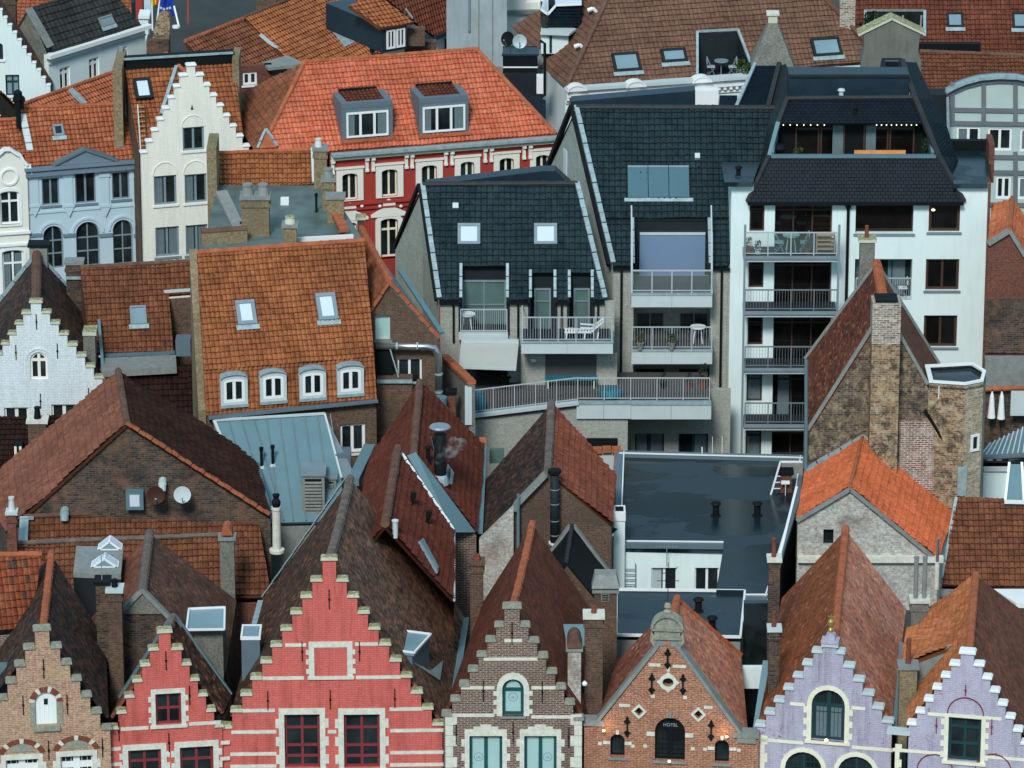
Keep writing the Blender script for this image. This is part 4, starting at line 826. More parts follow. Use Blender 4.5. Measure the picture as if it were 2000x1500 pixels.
u, z = fc.uv(1755, 1434); mb = MB(); mb.fbox(fc, u - .42, u + .42, z + .0, z + .13, -.35, .08); mb.build('coping_stone', M['panel'], F6)
chimney(h, 1775, 1302, 168.9, .62, .6, 3.2, 'br_yel', 'stoneg', [(0, .09, .95)], corbel=False)
# ================================================================ MIDDLE: behind the front row
U = Vector((0, 0, 1))
def flat(name, pts, Z, mat, parent, th=.15): 
    mb = MB(); P = [at(x, y, Z=Z) for x, y in pts]; mb.prism(P, -U * th); return mb.build(name, M[mat] if isinstance(mat, str) else mat, parent)
def quad(name, P, mat, parent, th=.08):
    pl = Pl(P[0], P[1], P[-1]); mb = MB(); mb.prism(P, -pl.n * th); return mb.build(name, M[mat], parent)
def bx(name, x0, x1, y0, y1, Y, d, mat, parent, yaw=0):
    """upright box whose front face covers the photo box"""
    f = Fac((x0 + x1) / 2, y1, Y, yaw); a, b, z0, z1 = bbox(f, x0, y0, x1, y1); mb = MB(); mb.fbox(f, a, b, z0, z1, -d, 0); return mb.build(name, M[mat], parent), f, (a, b, z0, z1)
# ---- M1 grey-brown gable house behind the small red one
h = house('gable_house', 285, 1150, 175, 'grey-brown tiled gable house with a sooty brick gable behind the narrow red house')
R0 = at(278, 1156, Y=175); R1 = at(292, 1042, Z=R0.z); EL0 = at(150, 1290, Y=175); ER0 = at(442, 1314, Y=175); pL = Pl(R0, R1, EL0); pR = Pl(R0, R1, ER0)
gable(h, R0, R1, EL0, ER0, M['plainbrown'], M['plaingrey'], 'br_black', 'p', 'p', EL1=pL.hit(140, 1198), ER1=pR.hit(462, 1172), rm='ridge_gy', rr=.17)
f = Fac(278, 1156, 174.97, 0); v = [f.uv(278, 1158), f.uv(238, 1198), f.uv(318, 1198)]; mb = MB(); mb.loopprism(f, [v[1], v[2], v[0]], -.02, .05); mb.build('render_patch', M['rubble'], h)
for a, b in (((278, 1154), (352, 1230)), ((278, 1154), (212, 1222))): strip(f.hit(*a) + U * .06, f.hit(*b) + U * .06, M['stoneg'], h, .3, .14, name='verge_mortar')
o, f2, q = bx('stair_turret', 380, 436, 1228, 1330, 174.3, 2.0, 'rubble', h)
flat('turret_rooflight', [(366, 1228), (437, 1227), (438, 1187), (370, 1190)], q[3] + .12, 'glassb', h, .12); p = [at(x, y, Z=q[3] + .16) for x, y in ((364, 1230), (438, 1229), (439, 1186), (369, 1189))]
mb = MB()
for i in range(4): mb.bar(p[i], p[(i + 1) % 4], .07)
mb.build('rooflight_frame', M['whitep'], h)
c = chimney(h, 223, 1152, 173.6, .52, .6, 5.0, 'br_brown', 'panel', [(0, .1, .3)], potm='dkmetal'); chimney(h, 199, 1136, 173.9, .48, .6, 5.2, 'br_black', 'dkmetal', corbel=False)
# glazed rooftop box
h = house('rooftop_lantern', 190, 1120, 178, 'grey rooftop box with two white pitched rooflights behind the chimney stack', 'roof lantern')
Z = 12.6; flat('flat_roof', [(143, 1118), (236, 1122), (241, 1068), (149, 1066)], Z, 'stoneg', h, .2); skirt(h, [at(x, y, Z=Z) for x, y in ((149, 1066), (143, 1118), (236, 1122), (241, 1068))], M['dkgrey'], .2, zb=9)
for (x0, x1, y0, y1) in ((192, 236, 1042, 1074), (179, 229, 1084, 1108)):
    a, b = at(x0, y1, Z=Z), at(x1, y1, Z=Z); m = (a + b) / 2 + U * .34; D = Vector((0, .55, 0)); mb = MB(); mb.prism([a, b, m], D); o = mb.build('rooflight', M['glassb'], h)
    mb = MB(); 
    for s_, e_ in ((a, m), (b, m), (a, b), (a + D, m + D), (b + D, m + D), (m, m + D), (a, a + D), (b, b + D)): mb.bar(s_, e_, .07)
    mb.prism([a + D * .02, m + D * .02 + U * .02, a + D * .98, ], U * .03) if 0 else None
    mb.build('frame', M['whitep'], o)
    for s_ in (a, b): mb = MB(); mb.poly([s_ + U * .04, m + U * .04, m + D + U * .04, s_ + D + U * .04]); mb.build('glazing', M['glassp'], o)
P = [at(147, 1172, Z=11.2), at(196, 1172, Z=11.2), at(208, 1124, Z=Z - .1), at(146, 1120, Z=Z - .1)]; pp = Pl(P[0], P[1], P[3]); P[2] = pp.hit(212, 1124)
mb = MB(); n = 12
for i in range(n):
    a = P[0] + (P[1] - P[0]) * i / n; b = P[3] + (P[2] - P[3]) * i / n; a2 = P[0] + (P[1] - P[0]) * (i + .5) / n; b2 = P[3] + (P[2] - P[3]) * (i + .5) / n; a3 = P[0] + (P[1] - P[0]) * (i + 1) / n; b3 = P[3] + (P[2] - P[3]) * (i + 1) / n
    mb.poly([a, a2 + pp.n * .06, b2 + pp.n * .06, b]); mb.poly([a2 + pp.n * .06, a3, b3, b2 + pp.n * .06])
mb.build('corrugated_sheet', M['panel'], h)
# ---- M2 low tiled roofs under the big gable
h = house('low_tiled_house', 280, 1172, 184.5, 'long low house with a two-stage brown orange pantile roof below the big brick gable')
E0, E1, T0 = at(30, 1178, Y=184.5), at(532, 1165, Y=185.2), at(45, 1016, Y=187.8); E1.z = E0.z
pp = Pl(E0, E1, T0); tiles('roof', [pp.hit(30, 1178), pp.hit(530, 1166), pp.hit(500, 988), pp.hit(48, 1012)], M['brownor'], h, tw=.2, th=.30)
n_ = pp.n * .16; tiles('lower_roof', [pp.hit(30, 1180) + n_, pp.hit(445, 1176) + n_, pp.hit(440, 1052) + n_, pp.hit(34, 1069) + n_], M['brownor'], h, tw=.2, th=.30)
ridge(pp.hit(34, 1068) + n_ * 1.6, pp.hit(432, 1051) + n_ * 1.6, M['ridge_gy'], h, .1, .5)
ridge(pp.hit(46, 1012) + pp.n * .1, pp.hit(500, 988) + pp.n * .1, M['ridge_dk'], h, .1)
skirt(h, [pp.hit(48, 1012), pp.hit(30, 1178), pp.hit(530, 1166), pp.hit(500, 988)], M['br_red'], .2)
chimney(h, 443, 1050, 183.6, .55, .5, 3.4, 'rubble', 'stoneg', corbel=False)
mb = MB(); p = at(443, 1048, Y=183.7); a = [(.22 * math.cos(math.pi * i / 6), .1 + .32 * math.sin(math.pi * i / 6)) for i in range(7)]
mb.loopprism(Fac(443, 1048, 183.6), [(u, p.z + z) for u, z in a], -.75, .05); mb.build('tile_cowl', M['ridge_or'], h)
chimney(h, 22, 1000, 185.5, .34, .4, 3.6, 'br_red', 'panel', [(0, .12, .55)], potm='potw')
mb = MB(); mb.bar(pp.hit(45, 1075) + U * .15, pp.hit(48, 1018) + U * .15, .35, .2); mb.bar(pp.hit(40, 1022) + U * .2, pp.hit(66, 1020) + U * .2, .22, .1); mb.build('flashing', M['lead'], h)
r_ = root('flue_stack', at(541, 1078, Y=185), 'tall white-rendered flue with a black cowl beside the zinc roof', 'chimney')
mb = MB(); b = at(541, 1078, Y=185); mb.lathe(b, [(.30, 0), (.30, .12), (.17, .14), (.16, 1.75), (.19, 1.78), (.19, 1.9)]); mb.build('shaft', M['stonew'], r_); mb = MB(); mb.lathe(b + U * 1.9, [(.15, 0), (.18, .2), (.10, .35), (.15, .5), (.02, .55)]); mb.build('cowl', M['dkmetal'], r_)
# ---- M3 big brown gable
h = house('gable_house', 250, 990, 188, 'broad brown orange pantile gable house with a soot-black patched brick gable')
R0 = at(247, 824, Y=188); R1 = at(231, 726, Z=R0.z); EL0 = at(12, 1036, Y=188); ER0 = at(528, 1004, Y=188); pL = Pl(R0, R1, EL0); pR = Pl(R0, R1, ER0)
gable(h, R0, R1, EL0, ER0, M['oldred'], M['darkpan'], 'br_black', EL1=pL.hit(-40, 950), ER1=pR.hit(499, 893), rm='ridge_dk', rr=.14, over=.15, tw=.2, th=.34)  # shade of the right slope is put into its darker tiles
strip(R0 + Vector((0, -.12, .02)), ER0 + Vector((0, -.12, .02)), M['ridge_or'], h, .16, .12, name='verge_tile', jag=.3)
strip(ER0 + U * .02, pR.hit(499, 893) + U * .02, M['zinc'], h, .14, .08, name='gutter')
f = Fac(250, 990, 187.98, 0); o, f2, q = bx('box_skylight', 246, 280, 962, 996, 187.6, .5, 'zinc', h); mb = MB(); mb.fbox(f2, q[0] + .15, q[1] - .15, q[2] + .15, q[3] - .1, -.01, .03); mb.build('pane', M['glassp'], o)  # lit window box; its brightness is put into the pane colour
for x, y, r_, m in ((318, 938, .16, 'panel'), (127, 996, .18, 'lead')): p = f.hit(x, y); mb = MB(); mb.tube([p, p - Vector((0, .35, .05))], r_, 10); mb.tube([p - Vector((0, .3, .02)), p - Vector((0, .38, .3))], r_ * .9, 10); mb.build('wall_vent', M[m], h)
M['dishred'] = plain('rust_brown_dish', (.055, .018, .012), .6)
dish(304, 967, 187.2, .36, 'dark rust-brown satellite dish on the sooty brick gable', 'dishred', 10); dish(356, 966, 187.2, .34, 'pale grey satellite dish on the sooty brick gable beside a brown one', 'panel', 10)
# ---- M4 dark brown pantile roof + left dark roof
h = house('low_dark_house', 300, 860, 199, 'house with a dark brown pantile roof squeezed behind the broad brown gable')
pp = Pl(at(205, 868, Y=199), at(400, 860, Z=at(205, 868, Y=199).z), at(204, 722, Y=201.6)); P = [pp.hit(205, 868), pp.hit(402, 862), pp.hit(389, 712), pp.hit(203, 722)]
tiles('roof', P, M['darkpan'], h, tw=.2, th=.28); skirt(h, [P[3], P[0], P[1], P[2], P[3]], M['br_black'], .2); strip(P[1] + U * .1, P[2] + U * .1, M['lead'], h, .14, .08, jag=.4)
strip(pp.hit(404, 862) + U * .3, pp.hit(396, 755) + U * .3, M['dkmetal'], h, .3, .3, name='party_wall')
h = house('low_dark_house', 60, 900, 196, 'dark pantiled lean-to house below the white stepped gable')
pp = Pl(at(-30, 925, Y=195.5), at(120, 925, Y=195.5), at(-30, 815, Y=198.2)); P = [pp.hit(-40, 930), pp.hit(150, 930), pp.hit(150, 812), pp.hit(-40, 815)]
tiles('roof', P, M['darkpan'], h, tw=.2, th=.28); skirt(h, [P[3], P[0], P[1], P[2]], M['br_black'], .2); chimney(h, 72, 822, 196.6, .75, .6, 2.4, 'br_brown', 'stonew', [(0, .13, .5)], potm='dkmetal', corbel=False)
# ---- M5 white brick stepped gable
h = house('stepped_gable_house', 100, 810, 200, 'whitewashed brick stepped gable house with a dark brown roof at the left edge'); fc = Fac(100, 810, 200, 1)
out, caps = steps(fc, (60, 80, 591), (45, 613), (-22, 712), 6, (97, 611), (200, 738), 7); copings(h, fc, caps, 'moss', h=.1)
holes = []; A = window(h, fc, (59, 688, 93, 741), 2, (.3,), 'creamw', arch=-1, fw=.09, mw=.12, depth=.1); holes.append(A)
for x0, x1 in ((9, 56), (101, 150)): A = window(h, fc, (x0, 796 if x0 < 50 else 790, x1, 840), 2, (), 'creamw', fw=.08, mw=.14); holes.append(A)
wall('facade', fc, out, holes, M['br_white'], h); anchors(h, fc, [(71, 628), (31, 688), (112, 685), (79, 783), (173, 772)], h=.65)
u, z = fc.uv(76, 690); archband(h, fc, u, z - .35, .52, .06, 'br_white', name='hood_mould')
R0 = bk(fc, 70, 592); R1 = at(72, 497, Z=R0.z); EL0 = bk(fc, -60, 755); ER0 = bk(fc, 198, 748); pL = Pl(R0, R1, EL0); pR = Pl(R0, R1, ER0)
r1, l1 = pR.hit(186, 622), pL.hit(-40, 640); gable(h, R0, R1, EL0, ER0, M['blacktile'], M['blacktile'], 'rubble', 'p', 'p', EL1=l1, ER1=r1, front=False, rm='ridge_dk', rr=.2)
strip(R1 + U * .1, r1 + U * .1, M['lead'], h, .28, .12, jag=.8); strip(R1 + U * .1, l1 + U * .1, M['lead'], h, .28, .12, jag=.8)
chimney(h, 74, 478, 206.6, .75, .6, 1.4, 'stoneg', 'dkmetal', corbel=False); o, f2, q = bx('parapet_block', 163, 186, 655, 715, 201.5, .8, 'rubble', h); o, f2, q = bx('moss_cap', 161, 188, 649, 656, 201.45, .9, 'moss', h)
strip(at(193, 625, Y=204), at(203, 745, Y=200.8), M['zinc'], h, .12, .12, name='downpipe')
# ---- M6 roof with a skylight
h = house('tiled_house', 280, 690, 203, 'brown orange pantiled house with a single skylight beside the white stepped gable')
E0 = at(196, 692, Y=203); E1 = at(340, 686, Z=E0.z); pp = Pl(E0, E1, at(160, 525, Y=206.2))
tiles('roof', [pp.hit(178, 692), pp.hit(339, 686), pp.hit(324, 516), pp.hit(157, 526)], M['old'] if 0 else M['brownor'], h, tw=.2, th=.28)
tiles('roof', [pp.hit(328.5, 577), pp.hit(380, 573), pp.hit(378, 512), pp.hit(323.6, 516)], M['brownor'], h, tw=.2, th=.28)
ridge(pp.hit(157, 525) + U * .06, pp.hit(378, 512) + U * .06, M['ridge_dk'], h, .1); skylight(h, pp, (254, 601, 286, 636), 'wgrey', 'glassb')
E = pp.hit(339, 686); strip(pp.hit(196, 694), pp.hit(341, 688), M['zinc'], h, .2, .12, name='gutter'); strip(pp.hit(320, 574) + U * .1, pp.hit(380, 570) + U * .1, M['panel'], h, .14, .1, name='gutter')
skirt(h, [pp.hit(157, 526), pp.hit(178, 692), pp.hit(339, 686), pp.hit(328.5, 577), pp.hit(380, 573), pp.hit(378, 512)], M['br_brown'], .15)
flat('flat_roof', [(198, 724), (345, 716), (343, 693), (196, 699)], at(198, 697, Y=202.6).z, 'stoneg', h, .3); bx('ledge_wall', 196, 400, 722, 900, 202, .3, 'stoneg', h)
chimney(h, 144, 512, 206.4, .7, .6, 2.4, 'br_black', 'stoneg', corbel=True); bx('flashing', 128, 160, 541, 546, 206.3, .8, 'lead', h)
r_ = root('ventilation_unit', at(357, 690, Y=203), 'blue-grey ventilation box in the corner beside the tall orange roof', 'ventilation unit'); o, f2, q = bx('casing', 343, 372, 664, 696, 203, .7, 'bluegrey', r_); mb = MB(); mb.tube([f2.P(q[1], q[3] - .2, -.3), f2.P(q[1] + .35, q[3] - .1, -.3)], .09); mb.build('duct', M['dkmetal'], r_)
# ---- M7 tall orange roof house with four dormers
h = house('dormer_house', 560, 800, 196, 'tall house with a steep orange pantile roof, two skylights and four white dormer windows'); B23 = h
E0 = at(400, 812, Y=196 - .0); YAW = 12.7; fe = Fac(565, 792, 196.0, YAW); E0 = fe.hit(402, 812); E1 = fe.hit(736, 778); E1.z = E0.z = (E0.z + E1.z) / 2; pb = Pl(E0, E1, fe.moved(-.4).hit(399, 724)); K0, K1 = pb.hit(398, 724), pb.hit(730, 694)
pp = Pl(K0, K1, fe.moved(-4.4).hit(383, 495)); P = [pb.hit(402, 811), pb.hit(735, 778), pp.hit(711, 473), pp.hit(384, 497)]
tiles('roof', [P[0], P[1], K1, K0], M['warm'], h, tw=.19, th=.262); tiles('roof', [K0 - pp.s * .08, K1 - pp.s * .08, P[2], P[3]], M['warm'], h, tw=.19, th=.262, lift=.03); ridge(P[3] + U * .08, P[2] + U * .08, M['ridge_or'], h, .12)
for q in ((461, 590, 499, 637), (618, 576, 657, 628)): skylight(h, pp, q, 'wgrey', 'glassp', h=.14, fw=.16)
for x0, x1, y0, y1 in ((431, 484, 734, 790), (508, 560, 728, 783), (585, 637, 722, 777), (659, 711, 715, 769)):
    xm = (x0 + x1) / 2; b = pb.hit(xm, y1); f = Fac(xm, y1, b.y - .12, YAW); u0, u1, z0, z1 = bbox(f, x0, y0, x1, y1); mb = MB()
    lp = loop_shape(u0, u1, z0, z1, .18); ins = loop_shape(u0 + .13, u1 - .13, z0 + .1, z1 - .14, .10); mb.ring(f, lp, ins, -.5, 0); d = mb.build('dormer', M['panel'], h)
    mb = MB(); a2 = [(u, z + .045) for u, z in lp[2:]]; 
    for i in range(len(a2) - 1): p, q = a2[i], a2[i + 1]; mb.box(f.P(p[0], p[1], -.5), f.P(q[0], q[1], -.5) - f.P(p[0], p[1], -.5), f.n * .58, U * .05)
    mb.build('dormer_roof', M['lead'], d)
    window(d, f, None, 2, (), 'whitep', uvz=(u0 + .13, u1 - .13, z0 + .1, z1 - .14), arch=.1, fw=.11, mw=.13, depth=.02)
    mb = MB(); mb.fbox(f, u0 - .02, u1 + .02, z0 - .12, z0, -.4, .06); mb.build('apron', M['lead'], d)
gutter(h, P[0] + Vector((.1, -.12, -.05)), P[1] + Vector((.05, -.12, -.05)), 'bluegrey', w=.3)
f = Fac(565, 792, 196.1, YAW); u0, z0 = f.uv(402, 812); u1, z1 = f.uv(735, 778); holes = []
A = window(h, f, (664, 828, 714, 885), 2, (), 'whitep', fw=.12, mw=.12, sill='stonew'); holes.append(A)
A = window(h, f, (470, 840, 500, 860), 1, (), 'whitep'); holes.append(A)
wall('facade', f, [(u0, 0), (u1, 0), (u1, E0.z - .1), (u0, E0.z - .1)], holes, M['br_brown'], h)
B1, B2 = P[2] + Vector((0, 0, -.1)), P[3]; back = fe.moved(-9.5); skirt(h, [P[2], P[1]], M['br_yel'], .1, name='side_wall')
mb = MB(); pts = [P[0], P[3], P[3] + Vector((-1, 6, 0)) * 0 + (-fe.n) * 5, P[0] + (-fe.n) * 9.6]; pts[3].z = P[3].z; lft = -fe.d * .3
Q = [P[0] + U * .25, P[3] + U * .25, P[3] + (-fe.n) * 5 + U * .1]; base = [Vector((p.x, p.y, 0)) for p in Q]; mb.prism([base[0], Q[0], Q[1], base[1]], lft); mb.build('party_wall', M['br_yel'], h)
# flat roof behind it
Z = P[3].z - .35; fp = [(395, 492), (708, 466), (640, 362), (425, 362)]; g2 = [at(x, y, Z=Z) for x, y in fp]
flat('flat_roof', fp, Z, 'feltg', h, .3); skirt(h, [g2[1], g2[2], g2[3], g2[0]], M['br_yel'], .25)
for a, b in (((578, 468), (690, 462)),): strip(at(*a, Z=Z + .15), at(*b, Z=Z + .15), M['whitep'], h, .12, .18, name='roof_edge')
chimney(h, 498, 385, 203, 1.15, .8, 2.2, 'br_yel', 'stoneg', [(-.28, .22, .45), (.28, .22, .45)], potm='stoneg'); chimney(h, 566, 440, 201.3, .55, .6, 1.4, 'br_yel', 'stoneg', [(0, .2, .3)], potm='moss', corbel=False)
chimney(h, 641, 350, 206.5, .5, .5, 2.6, 'br_yel', 'stoneg', [(0, .2, .4)], potm='stoneg'); chimney(h, 655, 384, 204.8, .7, .6, 2.4, 'br_yel', 'stoneg', corbel=False)
strip(at(652, 408, Y=205.5), at(672, 450, Y=203.2), M['ridge_or'], h, .4, .2, name='verge_tile', jag=.3)
vent(h, 618, 414, Z=Z, r=.05, h=.7); vent(h, 473, 512 - 60, Z=Z, r=.06, h=.3)
for x, y in ((548, 393), (548, 401)): mb = MB(); p = at(x, y, Z=Z); mb.box(p, Vector((.35, 0, 0)), Vector((0, .25, 0)), U * .12); mb.build('roof_outlet', M['whitep'], h)
strip(at(432, 376, Z=Z + .9), at(472, 458, Z=Z + .1), M['stoneg'], h, .5, .2, name='verge_coping'); mb = MB(); a, b = at(393, 466, Z=Z + .25), at(482, 460, Z=Z + .25); mb.bar(a, b, .3, .5); mb.build('parapet', M['br_yel'], h); ridge(a + U * .3, b + U * .3, M['ridge_dk'], h, .14, .3, name='parapet_tiles')
# orange roof behind the flat roof
h = house('small_orange_house', 518, 362, 210, 'narrow house with a bright orange pantile roof between two yellow brick chimneys')
fo = Fac(518, 362, 210.2, 3); E0, E1 = fo.hit(425, 366), fo.hit(612, 361); E1.z = E0.z; pp = Pl(E0, E1, fo.moved(-1.6).hit(427, 298)); P = [pp.hit(425, 367), pp.hit(613, 361), pp.hit(610, 294), pp.hit(424, 301)]
tiles('roof', P, M['warm'], h, tw=.2, th=.27); skirt(h, P + P[:1], M['br_yel'], .15); ridge(P[3] + U * .05, P[2] + U * .05, M['ridge_or'], h, .09)
strip(P[1] + U * .1, P[2] + U * .1, M['panel'], h, .14, .12); bx('party_wall', 405, 424, 290, 470, 208.5, 2.2, 'br_yel', h)
chimney(h, 625, 290, 209.5, .55, .6, 3.2, 'br_yel', 'stoneg', [(-.15, .14, .35)], potm='potw')
# ---- M8 brick gable house with a steel duct
h = house('gable_house', 790, 740, 200, 'narrow brown brick gable house with a steel duct and orange verge tiles')
f = Fac(790, 740, 200, 4); R0 = f.hit(760, 551); R1 = at(704, 448, Z=R0.z); EL0 = f.hit(712, 625); ER0 = f.hit(858, 662); pL = Pl(R0, R1, EL0); pR = Pl(R0, R1, ER0); EL1 = pL.hit(690, 480); ER1 = pR.hit(755, 520)
tiles('roof', [R0, R1, EL1, EL0], M['brownor'], h, tw=.2, th=.3); slab('roof', [R0, ER0, ER1, R1], M['zinc'], h); ridge(R0 + U * .1, R1 + U * .1, M['ridge_or'], h, .15, .3)
strip(R0 + f.n * .1 + U * .08, ER0 + f.n * .1 + U * .08, M['ridge_or'], h, .24, .16, name='verge_tile', jag=.3); strip(R0 + f.n * .1 + U * .04, EL0 + f.n * .1 + U * .04, M['ridge_or'], h, .14, .12, name='verge_tile', jag=.3)
uL, uR = f.uv(712, 625), f.uv(858, 662); uA = f.uv(760, 552); holes = []
A = window(h, f, (733, 617, 762, 664), 1, (), 'panel', gm='frost', fw=.07, arch=.06, sill='stoneg', depth=.1); holes.append(A)
A = window(h, f, (776, 700, 824, 752), 2, (), 'whitep', fw=.08, mw=.1); holes.append(A)
wall('gable_wall', f, [(uL[0], 0), (uR[0], 0), (uR[0], uR[1] - .1), (uA[0], uA[1] - .1), (uL[0], uL[1] - .1)], holes, M['br_brown'], h); skirt(h, [ER0, ER1], M['br_brown'], .2)
chimney(h, 704, 424, 206.8, .28, .4, 1.0, 'br_black', 'moss', corbel=False)
strip(ER0 + Vector((.1, .3, .15)), pR.hit(775, 535) + Vector((.15, 0, .15)), M['zinc'], h, .22, .1, name='gutter')
b0 = f.moved(.35); r_ = root('steel_duct', b0.hit(856, 785), 'shiny steel ventilation duct bending along the brown brick gable', 'duct')
pts = [b0.hit(733, 676), b0.hit(835, 677), b0.hit(848, 680), b0.hit(854, 690), b0.hit(856, 702), b0.hit(857, 790)]; mb = MB(); mb.tube(pts, .155, 12); mb.build('pipe', M['steel'], r_, smooth=True)
for i, (x, y) in enumerate(((775, 676), (815, 676), (857, 730), (857, 765))): p = b0.hit(x, y); d = Vector((.04, 0, 0)) if i < 2 else U * .04; mb = MB(); mb.tube([p - d, p + d], .172, 12); mb.build('joint_ring', M['lead'], r_)
bx('tarpaulin', 736, 768, 690, 742, 199.3, .8, 'dkmetal', h); mb = MB(); mb.bar(f.moved(.8).hit(762, 682), f.moved(.9).hit(780, 742), .05); mb.build('awning_arm', M['lead'], h)
o, f2, q = bx('lower_wall', 737, 806, 746, 1000, 198.5, 1.0, 'br_brown', h); strip(f2.P(q[0], q[3] + .03, .02), f2.P(q[1], q[3] + .03, .02), M['lead'], h, .25, .08)
mb = MB(); mb.tube([f2.hit(860, 775) + U * 0, f2.hit(858, 830)], .28, 12); mb.build('flue_base', M['zinc'], h); chimney(h, 881, 765, 199, .35, .4, 2.6, 'br_red', 'dkmetal', corbel=False)
# ---- party wall with orange coping beside the terrace
h = house('garden_wall', 890, 800, 200, 'rendered side wall with a sloping orange tile coping beside the roof terrace', 'wall'); a, b = at(862, 700, Y=203.5), at(916, 752, Y=198.5)
mb = MB(); mb.prism([Vector((a.x, a.y, 0)), Vector((b.x, b.y, 0)), b, a], Vector((.25, 0, 0))); mb.build('wall', M['rubble'], h); strip(a + Vector((.12, 0, .1)), b + Vector((.12, 0, .1)), M['ridge_or'], h, .36, .16, name='coping_tile', jag=.33); bx('end_pier', 908, 922, 758, 830, 198.4, .3, 'panel', h)
# ---- M9 two brown-red roofs
h = house('gable_house', 800, 900, 185, 'red-brown pantiled house with a tall black flue, standing behind its lower twin roof')
R0 = at(808, 886, Y=184.4); R1 = at(820, 748, Z=R0.z); EL0 = at(690, 1030, Y=184.4); ER0 = at(930, 1040, Y=184.4); pL = Pl(R0, R1, EL0); pR = Pl(R0, R1, ER0)
gable(h, R0, R1, EL0, ER0, M['maroon'], M['maroon'], 'br_dark', EL1=pL.hit(725, 895), ER1=pR.hit(946, 872), rm='ridge_dk', rr=.15, tw=.2, th=.34)
strip(pR.hit(938, 1040), pR.hit(946, 872), M['zinc'], h, .2, .12, name='gutter'); b = pR.hit(860, 940)
r_ = root('flue', b, 'tall black flue with a steel disc cap standing on the red-brown roof', 'flue'); mb = MB(); tp = at(859, 838, Y=b.y); mb.lathe(b - U * .3, [(.2, 0), (.235, .4), (.235, tp.z - b.z + .1)], 12); mb.build('pipe', M['dkmetal'], r_, smooth=True)
mb = MB(); mb.lathe(tp + U * .02, [(.12, -.1), (.12, 0), (.40, .02), (.42, .07), (.36, .13), (.1, .2)], 16); mb.build('disc_cap', M['steel'], r_); mb = MB(); mb.lathe(b, [(.34, -.1), (.30, .15), (.24, .3)], 12); mb.build('collar', M['lead'], r_)
mb = MB(); mb.bar(b + U * .2, tp - U * .3 + Vector((-.35, 0, 0)), .03); mb.build('stay', M['steel'], r_)
vent(h, 836, 905, Y=pR.hit(836, 905).y, r=.08, h=.6); vent(h, 846, 885, Y=pR.hit(846, 885).y, r=.06, h=.5)
mb = MB(); mb.prism([pR.hit(x, y) + pR.n * .05 for x, y in ((862, 945), (872, 908), (884, 925), (880, 948))], pR.n * .03); mb.build('flashing', M['lead'], h)
# steam
def steam():
    m = bpy.data.materials.new('steam'); m.use_nodes = True; t = m.node_tree; t.nodes.clear(); o = N(t, 'ShaderNodeOutputMaterial'); v = N(t, 'ShaderNodeVolumePrincipled'); v.inputs['Color'].default_value = (.9, .92, .95, 1)
    n = noise(t, 2.6, 4, .6); L(t, ramp(t, n, [(.5, 0.0), (.72, 5.0)]) if 0 else math_(t, 'MULTIPLY', ramp(t, n, [(.46, 0.0), (.7, 1.0)]), 3.2), v.inputs['Density']); L(t, v.outputs[0], o.inputs['Volume']); return m
c = at(880, 878, Y=b.y - .2); mb = MB()
for k, (dx, dz, r2) in enumerate(((0, 0, .34), (-.35, -.28, .22), (.4, .22, .26), (.1, .34, .2), (-.55, -.5, .14))):
    mb.lathe(c + Vector((dx, 0, dz - r2)), [(r2 * math.sin(math.pi * i / 8) + .002, r2 - r2 * math.cos(math.pi * i / 8)) for i in range(9)], 12)
s_ = mb.build('steam', steam()); s_['kind'] = 'stuff'; s_['label'] = 'wisp of white steam drifting from the black flue'; s_['category'] = 'steam'
h = house('gable_house', 760, 1000, 182, 'lower red-brown pantiled house whose roof meets a grey zinc valley')
R0 = at(752, 1025, Y=176.6); R1 = at(777, 878, Z=R0.z); EL0 = at(712, 1072, Y=176.6); ER0 = at(887, 1172, Y=176.6); pL = Pl(R0, R1, EL0); pR = Pl(R0, R1, ER0)
gable(h, R0, R1, EL0, ER0, M['maroon'], M['maroon'], 'br_dark', EL1=pL.hit(725, 950), ER1=pR.hit(886, 1040), rm='ridge_dk', rr=.17, tw=.2, th=.34, front=False)
pz = Pl(at(800, 893, Y=184.3), at(928, 1040, Y=184.3), at(886, 1040, Y=183.4)); quad('zinc_valley', [at(795, 897, Y=184.2) + U * .15, at(812, 890, Y=184.3) + U * .15, at(929, 1042, Y=184.3) + U * .05, at(886, 1042, Y=183.5) + U * .05], 'zinc', h)
strip(pR.hit(777, 880) + U * .1, pR.hit(886, 1040) + U * .1, M['whitep'], h, .1, .08, jag=.3); strip(pR.hit(887, 1042), pR.hit(887, 1172), M['panel'], h, .08, .1, name='gutter')
for x, y in ((803, 985), (833, 1022)): p = pR.hit(x, y); mb = MB(); mb.tube([p, p + U * .25 + pR.n * .12], .07); mb.tube([p + U * .2 + pR.n * .1, p + U * .5 + Vector((.1, 0, 0))], .11); mb.build('vent_pipe', M['dkmetal'], h)
p = pR.hit(772, 1045); mb = MB(); mb.lathe(p - U * .1, [(.1, 0), (.1, .62), (.13, .64), (.13, .7), (.02, .74)]); mb.build('vent_pipe', M['panel'], h)
mb = MB(); q = [pR.hit(x, y) for x, y in ((812, 1062), (820, 1056), (850, 1112), (848, 1124))]; mb.prism([p + pR.n * .1 for p in q], pR.n * .08); mb.build('skylight', M['wgrey'], h); mb = MB(); q = [pR.hit(x, y) for x, y in ((815, 1067), (820, 1062), (846, 1111), (845, 1117))]; mb.prism([p + pR.n * .19 for p in q], pR.n * .02); mb.build('skylight_pane', M['glassb'], h)
